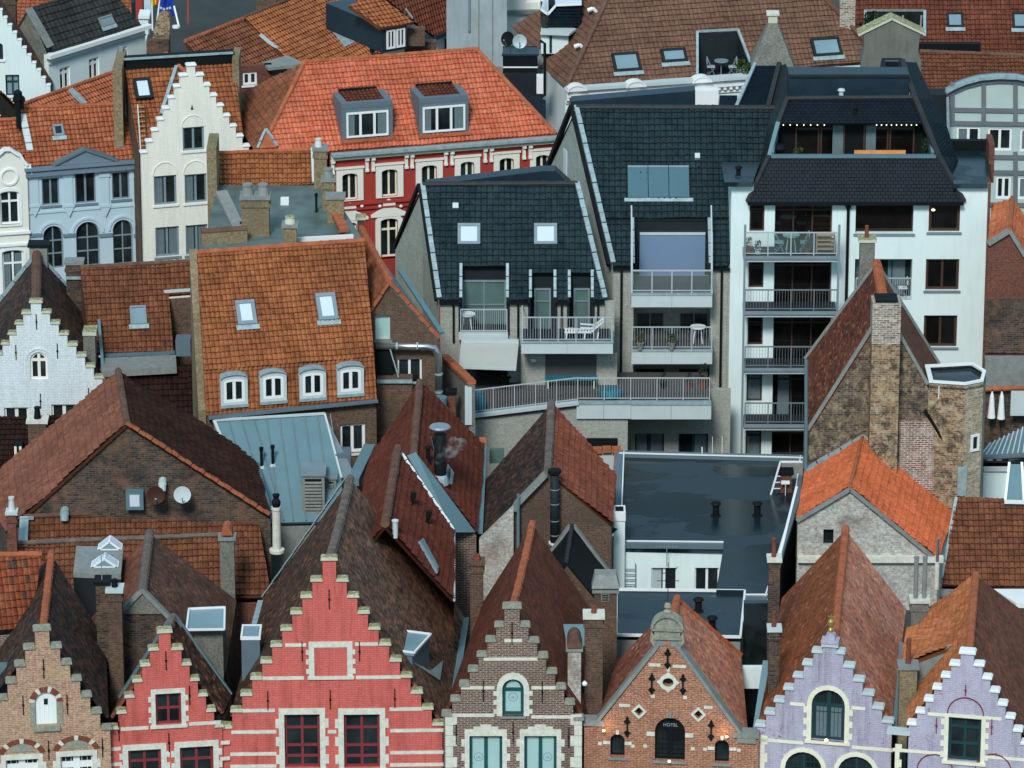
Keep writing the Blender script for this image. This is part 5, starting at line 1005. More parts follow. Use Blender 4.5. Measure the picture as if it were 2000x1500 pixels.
o, f2, q = bx('back_wall', 886, 932, 1046, 1300, 186, .3, 'dkmetal', h); mb = MB(); mb.fbox(f2, q[0], q[1], q[3] - 1.9, q[3] - 1.75, 0, .5); mb.fbox(f2, q[0] + .2, q[0] + .3, 5, q[3], .2, .3); mb.build('beam', M['wwood'], h); bx('lead_valley', 900, 930, 1050, 1054, 185.8, .1, 'lead', h)
chimney(h, 931, 1098, 178.8, .5, .5, 5.0, 'br_brown', 'br_brown', [(0, .14, .2)], corbel=True)
# ---- M10 brown gable house
h = house('gable_house', 1070, 1000, 185, 'brown tiled gable house with a dark steel flue climbing its brick gable')
R0 = at(1070, 922, Y=185); R1 = at(1077, 788, Z=R0.z); EL0 = at(936, 1052, Y=185); ER0 = at(1194, 1024, Y=185); pL = Pl(R0, R1, EL0); pR = Pl(R0, R1, ER0)
gable(h, R0, R1, EL0, ER0, M['blacktile'], M['old'], 'br_brown', 'p', 't', EL1=pL.hit(941, 945), ER1=pR.hit(1203, 930), rm='ridge_gy', rr=.16, tw=.2, th=.3)
f = Fac(1070, 1000, 184.9, 0)
for a, b in (((1066, 925), (1008, 985)), ((1008, 985), (1004, 995))): strip(f.hit(*a), f.hit(*b), M['stoneg'], h, .4, .18, name='verge_mortar')
mb = MB(); q = [f.uv(*p) for p in ((936, 1300), (1003, 1300), (1003, 985), (936, 1050))]; mb.loopprism(f, q, .02, .25); mb.build('lime_wall', M['br_lime'], h); strip(f.moved(.3).hit(1012, 965), f.moved(.3).hit(1012, 1180), M['zinc'], h, .1, .1, name='downpipe')
p = f.moved(.35).hit(1083, 1060); r_ = root('flue', p, 'dark ringed steel flue against the brown brick gable', 'flue'); mb = MB(); tz = f.moved(.35).hit(1083, 925).z; mb.lathe(p, [(.17, 0), (.17, tz - p.z)], 12); mb.build('pipe', M['dkgrey'], r_, smooth=True)
mb = MB(); mb.lathe(Vector((p.x, p.y, tz)), [(.22, 0), (.26, .04), (.26, .16), (.1, .2)], 12); mb.build('cap', M['dkmetal'], r_)
for k in (.3, .9, 1.6, 2.2): mb = MB(); mb.lathe(Vector((p.x, p.y, p.z + k)), [(.18, 0), (.19, .01), (.19, .04), (.18, .05)], 12); mb.build('joint_ring', M['steel'], r_)
mb = MB(); mb.lathe(p - U * .05, [(.22, 0), (.24, .08)], 12); mb.build('base_ring', M['whitep'], r_)
h = house('black_shed', 1120, 1100, 181, 'small shed with a glossy black felt roof behind the dark brick gable house', 'shed')
R0 = at(1106, 1098, Y=180.6); R1 = at(1117, 1029, Z=R0.z); EL0 = at(1062, 1150, Y=180.6); ER0 = at(1182, 1190, Y=180.6); gable(h, R0, R1, EL0, ER0, M['dkmetal'], M['dkmetal'], 'br_brown', 'p', 'p', rm='ridge_bk', rr=.08)
strip(R1 + U * .04 - Vector((.1, 0, 0)), EL0 + (R1 - R0), M['stoneg'], h, .3, .1, name='verge_mortar')
strip(R1 + U * .04 + Vector((.1, 0, 0)), ER0 + (R1 - R0), M['stoneg'], h, .3, .1, name='verge_mortar')
# ---- M11 black flat roof building
h = house('flat_roofed_building', 1380, 1170, 187, 'white walled building with a wide black wet-looking flat roof and two round vents'); Z = 10
up = [(1210, 890), (1568, 899), (1556, 985), (1500, 1172), (1456, 1172), (1456, 1153), (1399, 1152), (1413, 1069), (1222, 1067), (1205, 1010)]; flat('flat_roof', up, Z, 'felt', h, .25)
P = [at(x, y, Z=Z) for x, y in up]
for i in (0, 1, 2, 3, 7, 9): 
    a, b = P[i], P[(i + 1) % 10]; mb = MB(); mb.bar(a + U * .06, b + U * .06, .36 if i in (0, 9) else .2, .22); mb.build('parapet', M['bluegrey'], h); mb = MB(); o_ = (a - b).cross(U).normalized() * (.18 if i in (0, 9) else .1); mb.bar(a + U * .19 - o_, b + U * .19 - o_, .05, .05); mb.build('roof_trim', M['whitep'], h)
f = Fac(1320, 1068, P[8].y, 0); a0, z1 = f.uv(1221, 1069); a1, _ = f.uv(1412, 1069); holes = []
for x0, x1 in ((1272, 1322), (1357, 1404)): A = window(h, f, (x0, 1109, x1, 1170), 2, (), 'whitep', fw=.05, mw=.1, curtain=('curt', [(.0, .4)]) if x0 < 1300 else None); holes.append(A)
wall('white_wall', f, [(a0, 6), (a1, 6), (a1, Z + .02), (a0, Z + .02)], holes, M['white'], h); strip(f.P(a0, Z + .05, .03), f.P(a1, Z + .05, .03), M['whitep'], h, .08, .1, name='roof_trim')
skirt(h, [P[7], P[6]], M['white'], .26, name='wall'); skirt(h, [P[5], P[4], P[3], P[2], P[1], P[0], P[9]], M['dkgrey'], .26); skirt(h, [P[9], P[8]], M['white'], .26)
r_ = root('roof_ladder', f.moved(.2).hit(1230, 1160), 'grey metal ladder on the white courtyard wall', 'ladder'); mb = MB(); fl = f.moved(.15)
for x in (1220, 1241): mb.bar(fl.hit(x, 1160), fl.hit(x, 1100), .035)
mb.build('rails', M['wgrey'], r_)
for y in range(1112, 1160, 10): mb = MB(); mb.bar(fl.hit(1220, y), fl.hit(1241, y), .03); mb.build('rung', M['wgrey'], r_)
for x, y in ((1398, 1007), (1479, 1007)): vent(h, x, y, Z=Z, r=.13, h=.45)
Zl = 9.85; lo = [(1204, 1240), (1446, 1244), (1455, 1154), (1204, 1151)]; flat('lower_flat_roof', lo, Zl, 'felt', h, .25); Q = [at(x, y, Z=Zl + .1) for x, y in lo]
for i in range(4): mb = MB(); mb.bar(Q[i], Q[(i + 1) % 4], .08, .1); mb.build('roof_trim', M['whitep'], h)
skirt(h, [q - U * .1 for q in Q[3:] + Q[:3]], M['stoneg'], .1); 
for x, y in ((1364, 1194), (1391, 1230)): vent(h, x, y, Z=Zl, r=.13, h=.42)
bx('dark_annexe', 1452, 1500, 1178, 1300, Q[1].y + 1.0, .3, 'glass', h); flat('annexe_roof', [(1436, 1298), (1492, 1298), (1500, 1262), (1440, 1262)], 6.6, 'felt', h); strip(at(1436, 1298, Z=6.65), at(1492, 1298, Z=6.65), M['whitep'], h, .08, .08, name='roof_trim'); bx('white_step', 1450, 1492, 1305, 1345, 176, .3, 'white', h)
bx('white_pier', 1198, 1220, 1015, 1200, 187.0, .8, 'white', h); bx('pier_cap', 1194, 1222, 1003, 1018, 186.95, .9, 'whitep', h); bx('pier_pot', 1202, 1218, 998, 1004, 187.2, .5, 'dkmetal', h)
p = at(1190, 1043, Y=186); r_ = root('wall_lamp', p, 'round white wall lamp with a dark hood on the white pier', 'lamp'); mb = MB(); mb.lathe(p - U * .1, [(.05, 0), (.17, .04), (.19, .1), (.05, .14)]); mb.build('bowl', M['whitepl'], r_); mb = MB(); mb.bar(p + U * .07, p + Vector((.2, .3, .12)), .3, .04); mb.build('hood', M['dkmetal'], r_)
for x in (1371, 1391, 1410): mb = MB(); p = at(x, 893, Z=Z); mb.bar(p, p + U * (.45 if x < 1380 else .9), .04 if x < 1380 else .02); mb.build('aerial_pole', M['whitep'], h)
# corner terrace at the right of the flat roof
chimney(h, 1535, 922, 193.2, .5, .5, 1.5, 'br_red', 'dkmetal', corbel=False); f = Fac(1540, 960, 194.8, 0); mb = MB(); mb.loopprism(f, [f.uv(*p) for p in ((1517, 985), (1568, 985), (1568, 905), (1528, 903))], -.2, 0); mb.build('corner_wall', M['stoneg'], h)
mb = MB(); q = [at(*p, Z=Z + .9) for p in ((1504, 972),)]; fr = Fac(1530, 960, 193.0, 0)
for a, b in (((1524, 902), (1567, 902)), ((1524, 902), (1503, 974)), ((1503, 974), (1545, 978))): mb.bar(fr.hit(*a), fr.hit(*b), .07)
for k in range(3): y = 930 + k * 12; mb.bar(fr.hit(1516 - k * 3.5, y), fr.hit(1524, y), .03)
mb.build('guard_rail', M['whitep'], h); r_ = root('floodlight', fr.hit(1534, 948), 'small white floodlight on the brick stack', 'lamp'); mb = MB(); p = fr.hit(1534, 942) - Vector((0, .1, 0)); mb.box(p - Vector((.17, 0, .05)), Vector((.34, 0, 0)), Vector((0, .12, 0)), U * .12); mb.build('head', M['whitepl'], r_); mb = MB(); mb.bar(p, p - U * .6, .03); mb.build('pole', M['panel'], r_)
# white sloping gutter right of the flat roof
# ---- M12 chimneys between the gables
def stack(x, y, Y, w, d, hh, mat, label, **k):
    p = at(x, y, Y=Y); r_ = root('chimney_stack', (p.x, p.y, 0), label, 'chimney'); chimney(r_, x, y, Y, w, d, p.z, mat, **k); return r_
r_ = stack(1183, 1152, 176, .85, .7, 8, 'br_brown', 'broad brown brick chimney with a sloped concrete cap and a small vent', cap='stoneg', corbel=False)
p = at(1183, 1150, Y=175.9); mb = MB(); mb.prism([p + Vector((-.52, 0, 0)), p + Vector((.52, 0, 0)), p + Vector((.40, .3, .42)), p + Vector((-.40, .3, .42))], Vector((0, .6, 0))); mb.build('sloped_cap', M['stoneg'], r_)
o, f2, q = bx('vent_grille', 1174, 1190, 1156, 1175, 175.96, .05, 'stoneg', r_); mb = MB()
for i in range(4): mb.fbox(f2, q[0] + .03, q[1] - .03, q[2] + .05 + i * .09, q[2] + .09 + i * .09, 0, .02)
mb.build('louvre', M['dkmetal'], r_)
stack(1160, 1203, 171.8, .66, .6, 8, 'br_brown', 'slim brown brick chimney with a pale stone cap and clay pot', cap='stonew', pots=[(0, .09, .28)])
c = chimney(F4, 1122, 1266, 170.9, .48, .9, 4.0, 'br_lime', 'stoneg', corbel=False); mb = MB(); f = Fac(1122, 1262, 170.85, 0); u, z = f.uv(1122, 1264)
mb.loopprism(f, [(u + .26 * math.cos(math.pi * i / 8), z + .38 * math.sin(math.pi * i / 8)) for i in range(9)], -1.0, .08); mb.build('tile_cowl', M['ridge_dk'], c)
quad('zinc_sheet', [at(1108, 1262, Y=173.4), at(1145, 1262, Y=173.4), at(1145, 1219, Y=174.2), at(1100, 1219, Y=174.2)], 'zinc', F4)
p = at(1142, 1335, Y=170.6); r_ = root('globe_lamp', p, 'white globe lamp beside the dark brick chimney', 'lamp'); mb = MB(); mb.lathe(p - U * .1, [(.03, 0), (.09, .05), (.1, .12), (.03, .2)]); mb.build('globe', M['whitepl'], r_); mb = MB(); mb.bar(p - U * .3, p, .04); mb.build('post', M['dkmetal'], r_)
stack(1513, 1092, 176, .42, .5, 8, 'br_black', 'dark brick chimney with white joints and a tall clay pot beside the lilac house', cap='stonew', pots=[(-.05, .08, .75)], corbel=False)
stack(1513, 1228, 171.9, .40, .45, 8, 'br_black', 'low sooty brick chimney with a short clay pot at the lilac eaves', cap='panel', pots=[(-.05, .08, .6)])
r_ = stack(1797, 1172, 176, .62, .5, 8, 'rubble', 'sooty chimney with two grey pipes behind the lilac gables', cap='stonew'); 
for dx in (-.17, .15): p = at(1797, 1166, Y=176.2) + Vector((dx, 0, 0)); mb = MB(); mb.lathe(p, [(.085, 0), (.085, 1.55), (.1, 1.56), (.1, 1.62), (.07, 1.62)]); mb.build('pipe', M['stoneg'], r_)
r_ = root('vent_stack', at(1829, 1150, Y=180), 'slender steel vent pipe with a pale base in front of the orange roof', 'vent pipe'); b = at(1829, 1150, Y=180); mb = MB(); mb.lathe(b, [(.09, 0), (.09, 1.1)]); mb.build('base', M['stonew'], r_); mb = MB(); mb.lathe(b + U * 1.1, [(.06, 0), (.06, .95)]); mb.build('pipe', M['steel'], r_)
# valley between hotel and lilac house
quad('zinc_flashing', [at(1470, 1425, Y=170.4), at(1478, 1425, Y=170.4), at(1505, 1290, Y=172.6), at(1490, 1290, Y=172.6)], 'zinc', F6)
# ---- M13 bright orange roof house with flaking gable
h = house('gable_house', 1670, 1000, 186.5, 'new orange pantile gable house with a flaking limewashed gable and blue-grey flashing')
R0 = at(1660, 952, Y=186.5); R1 = at(1685, 853, Z=R0.z); EL0 = at(1556, 1014, Y=186.5); ER0 = at(1832, 1093, Y=186.5); pL = Pl(R0, R1, EL0); pR = Pl(R0, R1, ER0)
l1, r1 = pL.hit(1573, 925), pR.hit(1863, 998); gable(h, R0, R1, EL0, ER0, M['bright'], M['bright'], 'br_lime', EL1=l1, ER1=r1, front=False, rm='ridge_or', rr=.08, tw=.19, th=.30)
strip(R1 + U * .12, l1 + U * .12, M['lead'], h, .34, .1, jag=.5); strip(R1 + U * .12, r1 + U * .12, M['lead'], h, .34, .1, jag=.5)
f = Fac(1670, 1000, 186.6, 0); A = window(h, f, (1608, 1034, 1628, 1064), 1, (), 'dkmetal', fw=.03, depth=.22); g = [f.uv(*p) for p in ((1558, 1014), (1660, 953), (1832, 1093))]
wall('gable_wall', f, [(g[0][0], 0), (g[2][0], 0), (g[2][0], g[2][1] - .1), (g[1][0], g[1][1] - .12), (g[0][0], g[0][1] - .1)], [A], M['br_lime'], h)
u0, z0 = f.uv(1558, 1084); u1, _ = f.uv(1842, 1093); mb = MB(); mb.fbox(f, u0, u1, z0 - .25, z0, 0, .22); mb.build('stone_ledge', M['stonew'], h)
for a, b in (((1660, 952), (1556, 1014)), ((1660, 952), (1832, 1093))): strip(f.hit(*a) + Vector((0, -.1, -.02)), f.hit(*b) + Vector((0, -.1, -.02)), M['stoneg'], h, .16, .14, name='verge_mortar')
strip(at(1556, 952, Y=190), at(1500, 1178, Y=181), M['whitep'], h, .1, .1, name='roof_trim')
h = house('flat_roofed_building', 1700, 1200, 180, 'low building with a dark flat roof behind the lilac gables'); fp = [(1535, 1260), (1900, 1260), (1850, 1112), (1560, 1105)]; flat('flat_roof', fp, 7.6, 'felt', h); skirt(h, [at(x, y, Z=7.6) for x, y in fp[3:] + fp[:3]], M['stoneg'], .2)
# ---- M14 brown orange roof right edge
h = house('tiled_house', 1930, 1140, 188, 'broad brown orange pantile roof house at the right edge beside the new orange roof')
pp = Pl(at(1838, 1142, Y=188), at(2060, 1142, Y=188), at(1868, 972, Y=191)); P = [pp.hit(1836, 1143), pp.hit(2070, 1150), pp.hit(2070, 978), pp.hit(1868, 970)]
tiles('roof', P, M['brownor'], h, tw=.22, th=.27); skirt(h, P + P[:1], M['stoneg'], .15); strip(pp.hit(1836, 1146), pp.hit(1868, 972), M['lead'], h, .12, .1)
quad('zinc_chute', [pp.hit(1963, 998) + U * .3, pp.hit(2000, 998) + U * .3, pp.hit(1996, 920) + U * .3, pp.hit(1971, 920) + U * .3], 'zinc', h, .3)
for a, b in (((1963, 996), (1971, 922)), ((1999, 996), (1995, 922)), ((1961, 998), (2000, 999))): strip(pp.hit(*a) + U * .4, pp.hit(*b) + U * .4, M['whitep'], h, .1, .14)
flat('white_roof', [(1940, 1150), (2060, 1150), (2060, 1180), (1985, 1178)], 8.5, 'whitep', h, .2)
# ---- M15 ancient brick house
h = house('ancient_brick_house', 1720, 960, 192, 'tall ancient house of patched brown brick with a full-height chimney and steep red roof'); f = Fac(1720, 960, 192, 0)
R0 = f.hit(1728, 602); R1 = at(1712, 516, Z=R0.z); EL0 = f.hit(1577, 842); ER0 = f.hit(1812, 752); pL = Pl(R0, R1, EL0); pR = Pl(R0, R1, ER0); l1, r1 = pL.hit(1573, 702), pR.hit(1833, 712)
M['streakred'] = tile_mat('streaked_red_plain_tile', [(.12, .035, .024), (.20, .055, .032), (.28, .08, .04), (.09, .03, .022)], scale=(.30, .11), moss=.4, mosscol=(.05, .025, .02), odd=(.36, .14, .07), oddp=.93)
gable(h, R0, R1, EL0, ER0, M['streakred'], M['plaingrey'] if 0 else M['plainbrown'], 'br_patch', 'p', 'p', EL1=l1, ER1=r1, front=False, rm='ridge_or', rr=.2)
for a, b in ((R0, EL0), (R1, l1), (R0, ER0), (R1, r1)): strip(a + U * .05, b + U * .05, M['stoneg'], h, .16, .12, name='verge_mortar')
g = [f.uv(*p) for p in ((1577, 842), (1728, 602), (1812, 752), (1820, 775), (1892, 775))]
wall('gable_wall', f, [(g[0][0], 0), (g[4][0], 0), (g[4][0], g[4][1] - .3), (g[3][0], g[3][1] - .3), (g[2][0], g[2][1] - .1), (g[1][0], g[1][1] - .1), (g[0][0], g[0][1] - .1)], [], M['br_ancdark'], h, th=.4)
a, b, z0, z1 = bbox(f, 1697, 582, 1752, 1000); zm = f.uv(1725, 660)[1]; mb = MB(); mb.fbox(f, a, b, 0, zm, -.3, .75); c = mb.build('great_chimney', M['br_patch'], h)
mb = MB(); mb.fbox(f, a, b, zm + .003, z1, -.35, .72); mb.build('chimney_head', M['br_speck'], c); mb = MB(); mb.fbox(f, a + .12, b - .12, z1 + .003, z1 + .1, -.3, .6); mb.build('chimney_cap', M['dkmetal'], c)
zt = f.hit(1816, 748).z; TP = [at(x, y, Z=zt) for x, y in ((1806, 716), (1900, 711), (1926, 727), (1921, 746), (1886, 753), (1814, 748))]
for i, (m_, nm) in enumerate((('br_patch', 'tower_back'), ('br_patch', 'tower_back'), ('br_cream', 'tower_side'), ('br_cream', 'tower_corner'), ('br_patch', 'tower_front'), ('br_ancdark', 'tower_side'))): skirt(h, [TP[i], TP[(i + 1) % 6]], M[m_], .02, name=nm)
mb = MB(); mb.prism([p - U * .12 for p in TP], -U * .1); mb.build('tower_roof', M['felt'], h); c_ = sum(TP, Vector()) / 6
for i in range(6): p, q = TP[i], TP[(i + 1) % 6]; mb = MB(); mb.prism([p + U * .01, q + U * .01, c_.lerp(q, .86) + U * .01, c_.lerp(p, .86) + U * .01], U * .08); mb.build('tower_rim', M['whitep'], h)
fy = math.degrees(math.atan2(TP[3].y - TP[4].y, TP[3].x - TP[4].x)); f2 = Fac(1886, 753, TP[4].y, fy); window(h, f2, (1895, 848, 1911, 880), 1, (), 'whitep', fw=.09, depth=-.06)
for x in (1834, 1857, 1879): p = at(x, 754, Y=TP[5].y - .12); mb = MB(); mb.bar(p, p - U * .55, .035); mb.build('iron_tie', M['whitep'], h)
mb = MB(); q_ = [f.uv(*p) for p in ((1756, 1010), (1892, 1010), (1888, 985), (1866, 915), (1812, 822), (1756, 822))]; mb.loopprism(f, q_, 0, .05); mb.build('repaired_panel', M['br_pink'], h)
chimney(h, 1695, 468, 197.8, .6, .6, 3.0, 'rubble', 'moss', [(-.05, .08, .5)], corbel=False)
mb = MB(); pts = [f.hit(*p) - Vector((0, .06, 0)) for p in ((1806, 800), (1832, 842), (1868, 912), (1888, 985))]; mb.tube(pts, .07, 6); mb.build('lead_scar', M['dkmetal'], h); 
mb = MB(); mb.tube([f.hit(1574, 700) + Vector((0, -.2, 0)), f.hit(1574, 830) + Vector((0, -.2, 0)), f.hit(1573, 925) + Vector((0, -.2, 0))], .07, 8); mb.build('downpipe', M['zinc'], h); bx('lean_to_patch', 1870, 1888, 912, 975, 191.7, .2, 'lead', h)
# ---- M16 right edge
h = house('brick_gable_house', 1970, 700, 203, 'dark red brick gable house with an orange ridge at the right edge'); f = Fac(1970, 700, 203, 0)
R0 = f.hit(1972, 452); R1 = at(1977, 388, Z=R0.z); EL0 = f.hit(1930, 478); ER0 = f.hit(2050, 580); pL = Pl(R0, R1, EL0); gable(h, R0, R1, EL0, ER0, M['orange'], M['orange'], 'br_red', EL1=pL.hit(1938, 402), rm='ridge_or', rr=.1)
strip(R0 + U * .05, ER0 + U * .05, M['stoneg'], h, .3, .16, name='verge_mortar'); strip(R0 + U * .05, EL0 + U * .05, M['stoneg'], h, .3, .16, name='verge_mortar'); bx('dark_brick_band', 1926, 2060, 585, 690, 202.9, .1, 'br_black', h)  # darker brick strip across the lower wall
bx('concrete_plinth', 1924, 2060, 702, 760, 202.2, .5, 'stoneg', h)
h = house('courtyard_building', 1960, 900, 199, 'low courtyard building with a striped metal lean-to roof and a white wall'); o, f2, q = bx('back_wall', 1921, 2060, 760, 900, 200.5, .3, 'br_black', h); p0, p1 = f2.hit(1920, 757), f2.hit(2060, 753); ridge(p0 - Vector((0, .2, 0)), p1 - Vector((0, .2, 0)), M['ridge_or'], h, .1)
P = [at(1916, 890, Y=196.5), at(2060, 880, Y=196.5), at(2060, 815, Y=199.6), at(1938, 862, Y=199.0)]; pp = Pl(P[0], P[1], P[2]); P = [pp.hit(1916, 890), pp.hit(2060, 881), pp.hit(2060, 805), pp.hit(1935, 866)]; quad('metal_roof', P, 'zinc', h)
mb = MB()
for i in range(14): a = P[0].lerp(P[1], i / 14); b = P[3].lerp(P[2], i / 14); mb.bar(a + pp.n * .03, b + pp.n * .03, .05, .05)
mb.build('roof_rib', M['panel'], h); gutter(h, pp.hit(1916, 894), pp.hit(2060, 886), 'bluegrey'); bx('dark_wall', 1918, 2060, 900, 915, 196.9, .2, 'glassw', h); o, f3, q = bx('white_wall', 1918, 2060, 916, 1100, 196.4, .3, 'white', h); strip(f3.P(q[0], q[3], .05), f3.P(q[1], q[3], .05), M['panel'], h, .15, .12, name='ledge')
for i, (x, y0, y1, w_) in enumerate(((1936, 764, 818, .32), (1955, 764, 820, .32))):
    fz = f2.moved(.5); p = fz.hit(x, y1); r_ = root('garden_parasol', p, ('closed white parasol hanging in the dark courtyard, the left one', 'closed white parasol hanging in the dark courtyard, the right one')[i], 'parasol', 'closed parasols in the courtyard'); tz = fz.hit(x, y0).z - p.z; mb = MB(); mb.lathe(p, [(.06, 0), (.17, .06), (.15, .2), (.09, tz * .8), (.02, tz)]); mb.build('canopy', M['whitepl'], r_); mb = MB(); mb.lathe(p - U * .5, [(.02, 0), (.02, tz + .6)]); mb.build('pole', M['dkmetal'], r_)
bx('white_sheet', 1974, 2060, 764, 812, 199.8, .05, 'panel', h)
# ---- M17 zinc roof house
h = house('zinc_roofed_house', 560, 1020, 191, 'blue-grey standing seam zinc roof house below the four dormers')
E0, E1 = at(505, 1022, Y=191), at(606, 1020, Y=191); E1.z = E0.z; pp = Pl(E0, E1, at(425, 818, Y=195.2)); P = [pp.hit(500, 1022), pp.hit(668, 1018), pp.hit(667, 935), pp.hit(634, 809), pp.hit(418, 822)]
quad('zinc_roof', P, 'zinc', h, .15); skirt(h, P + P[:1], M['stoneg'], .15); pass
for i in range(9):
    x = 445 + i * 25; a = pp.hit(x, 815 - i * .6); b = pp.hit(min(668, x + 28 if x > 500 else x + 60), 1018 if x + 28 < 650 else 960)
    if i == 0: b = pp.hit(500, 1000)
    mb = MB(); mb.bar(a + pp.n * .04, b + pp.n * .04, .035, .06); mb.build('standing_seam', M['zincdk'], h)
pr = Pl(P[3], P[2], at(700, 905, Y=194.5)); quad('zinc_hip', [P[3], P[2], at(692, 925, Y=193)], 'zincdk', h) 
strip(P[3] + pp.n * .05, P[4] + pp.n * .05, M['panel'], h, .12, .08); strip(P[3] + pp.n * .05, P[2] + pp.n * .05, M['panel'], h, .08, .08); strip(P[4] + pp.n * .05, P[0] + pp.n * .05, M['panel'], h, .12, .08)
for x, y in ((511, 912), (533, 908)): p = pp.hit(x, y); mb = MB(); mb.tube([p, p + U * .75], .06); mb.tube([p + U * .7, p + U * .85], .085); o = mb.build('vent_pipe', M['dkmetal'], h); mb = MB(); mb.lathe(p - U * .05, [(.14, 0), (.09, .1)]); mb.build('collar', M['panel'], o)
def aircon(x0, x1, y0, y1, ytop, dx, label):
    p = pp.hit((x0 + x1) / 2, y1); f = Fac((x0 + x1) / 2, y1, p.y + .2, 0); a, b, z0, z1 = bbox(f, x0, y0, x1, y1); r_ = root('air_handling_unit', f.P((a + b) / 2, z0, -.3), label, 'air conditioner', 'air handling units on the zinc roof'); mb = MB(); mb.fbox(f, a, b, z0, z1, -1.2, 0); mb.build('casing', M['stoneg'], r_)
    mb = MB(); mb.fbox(f, a - .05, b + .05, z1 + .003, z1 + .07, -1.4, .06); mb.build('lid', M['wgrey'], r_); mb = MB(); mb.fbox(f, a + .12, b - .12, z0 + .12, z1 - .12, .0, .012); mb.build('intake', M['dkmetal'], r_); n = int((z1 - z0) / .17)
    for i in range(n): z = z0 + .16 + i * (z1 - z0 - .3) / n; mb = MB(); mb.box(f.P(a + .12, z, .015), f.d * (b - a - .24), f.n * .07 - U * .03, U * .05); mb.build('louvre', M['stoneg'], r_)
aircon(590, 634, 930, 1008, 885, 0, 'large louvred grey air handling unit on the zinc roof'); aircon(636, 657, 936, 962, 910, 0, 'small grey ventilation box beside the large louvred unit')
for x0, x1, y0, y1, Y in ((655, 685, 888, 925, 193.6),): bx('roof_box', x0, x1, y0, y1, Y, .9, 'bluegrey', h)
mb = MB(); mb.bar(at(722, 874, Y=192), at(690, 942, Y=188), .45, .3); mb.build('zinc_gutter', M['zinc'], h)
# ================================================================ MODERN GREY HOUSES
def cutroof(parent, pl, polys, mat, tw=.25, th=.30):
    for q in polys: tiles('roof', [pl.hit(*p) for p in q], mat, parent, tw=tw, th=th, amp=.055)
def bbox_Y(x0, x1, y0, y1, Y):
    f = Fac((x0 + x1) / 2, y1, Y, 0); return f, bbox(f, x0, y0, x1, y1)
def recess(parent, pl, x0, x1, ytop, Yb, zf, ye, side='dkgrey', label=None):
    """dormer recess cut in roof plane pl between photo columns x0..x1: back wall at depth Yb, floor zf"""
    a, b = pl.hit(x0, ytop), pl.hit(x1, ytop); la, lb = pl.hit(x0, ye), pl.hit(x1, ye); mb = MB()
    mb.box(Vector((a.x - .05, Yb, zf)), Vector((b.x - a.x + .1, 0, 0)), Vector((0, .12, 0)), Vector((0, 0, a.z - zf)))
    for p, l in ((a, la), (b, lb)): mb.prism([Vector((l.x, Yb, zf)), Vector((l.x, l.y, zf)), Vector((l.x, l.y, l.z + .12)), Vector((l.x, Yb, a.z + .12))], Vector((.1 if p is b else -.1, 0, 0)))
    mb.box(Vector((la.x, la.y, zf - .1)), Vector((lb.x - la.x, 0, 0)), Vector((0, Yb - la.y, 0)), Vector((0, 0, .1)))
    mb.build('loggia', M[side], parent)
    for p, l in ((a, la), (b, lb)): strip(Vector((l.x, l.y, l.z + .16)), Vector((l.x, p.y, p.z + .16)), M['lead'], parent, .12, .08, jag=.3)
M['spk'] = M['br_grey']
h = house('modern_house', 1020, 600, 205, 'smaller modern grey brick house with a charcoal tile roof and two square skylights', 'house'); B15 = h
E0 = at(858, 588, Y=205); E1 = at(1182, 588, Y=205); Rz = at(825, 362, Y=208.9); pl = Pl(E0, E1, Rz); pl.n.normalize()
cutroof(h, pl, [[(847.7, 520), (1163, 520), (1127, 360), (825, 362)], [(858, 588), (900, 588), (900, 520.5), (848, 520.5)], [(991, 588), (1036, 588), (1036, 534), (991, 534)], [(991, 533.5), (1167, 533.5), (1164, 520.5), (991, 520.5)], [(1084, 588), (1112, 588), (1112, 534), (1084, 534)], [(1157, 588), (1181, 588), (1168, 534), (1157, 534)]], M['black'])
Rr = pl.hit(1127, 360); ridge(Rz + U * .05, Rr + U * .05, M['ridge_bk'], h, .12, .3); B0 = at(772, 482, Z=E0.z); B1 = B0 + (E1 - E0)
slab('rear_roof', [Rz, Rr, B1, B0], M['slate'], h); skirt(h, [E0, Rz, B0], M['pebble'], .1, name='gable_wall'); skirt(h, [E1, Rr, B1], M['br_grey'], .1, name='gable_wall')
mb = MB(); fz = Fac(960, 350, 210.6, 0); mb.loopprism(fz, [fz.uv(*p) for p in ((830, 362), (1115, 362), (1085, 334), (1060, 334))], -.8, 0); mb.build('rear_roof_edge', M['navy'], h)
strip(Rz + U * .1, E0 + U * .12, M['lead'], h, .2, .1, jag=.42); strip(Rr + U * .1, E1 + U * .12, M['lead'], h, .2, .1, jag=.42); strip(Rz + Vector((-.15, 0, .02)), B0 + U * .05, M['dkmetal'], h, .14, .16)
strip(Rz + Vector((-.15, 0, .02)), E0 + Vector((-.15, 0, .02)), M['dkmetal'], h, .1, .16)
for q in ((894, 440, 938, 480), (1043, 440, 1088, 480)): skylight(h, pl, q, 'wgrey', 'glassp', h=.14, fw=.13, apron=False)
mb = MB(); p = pl.hit(884, 410); mb.box(p, Vector((.25, 0, 0)), pl.s * .25, pl.n * .2); mb.build('vent_hood', M['panel'], h)
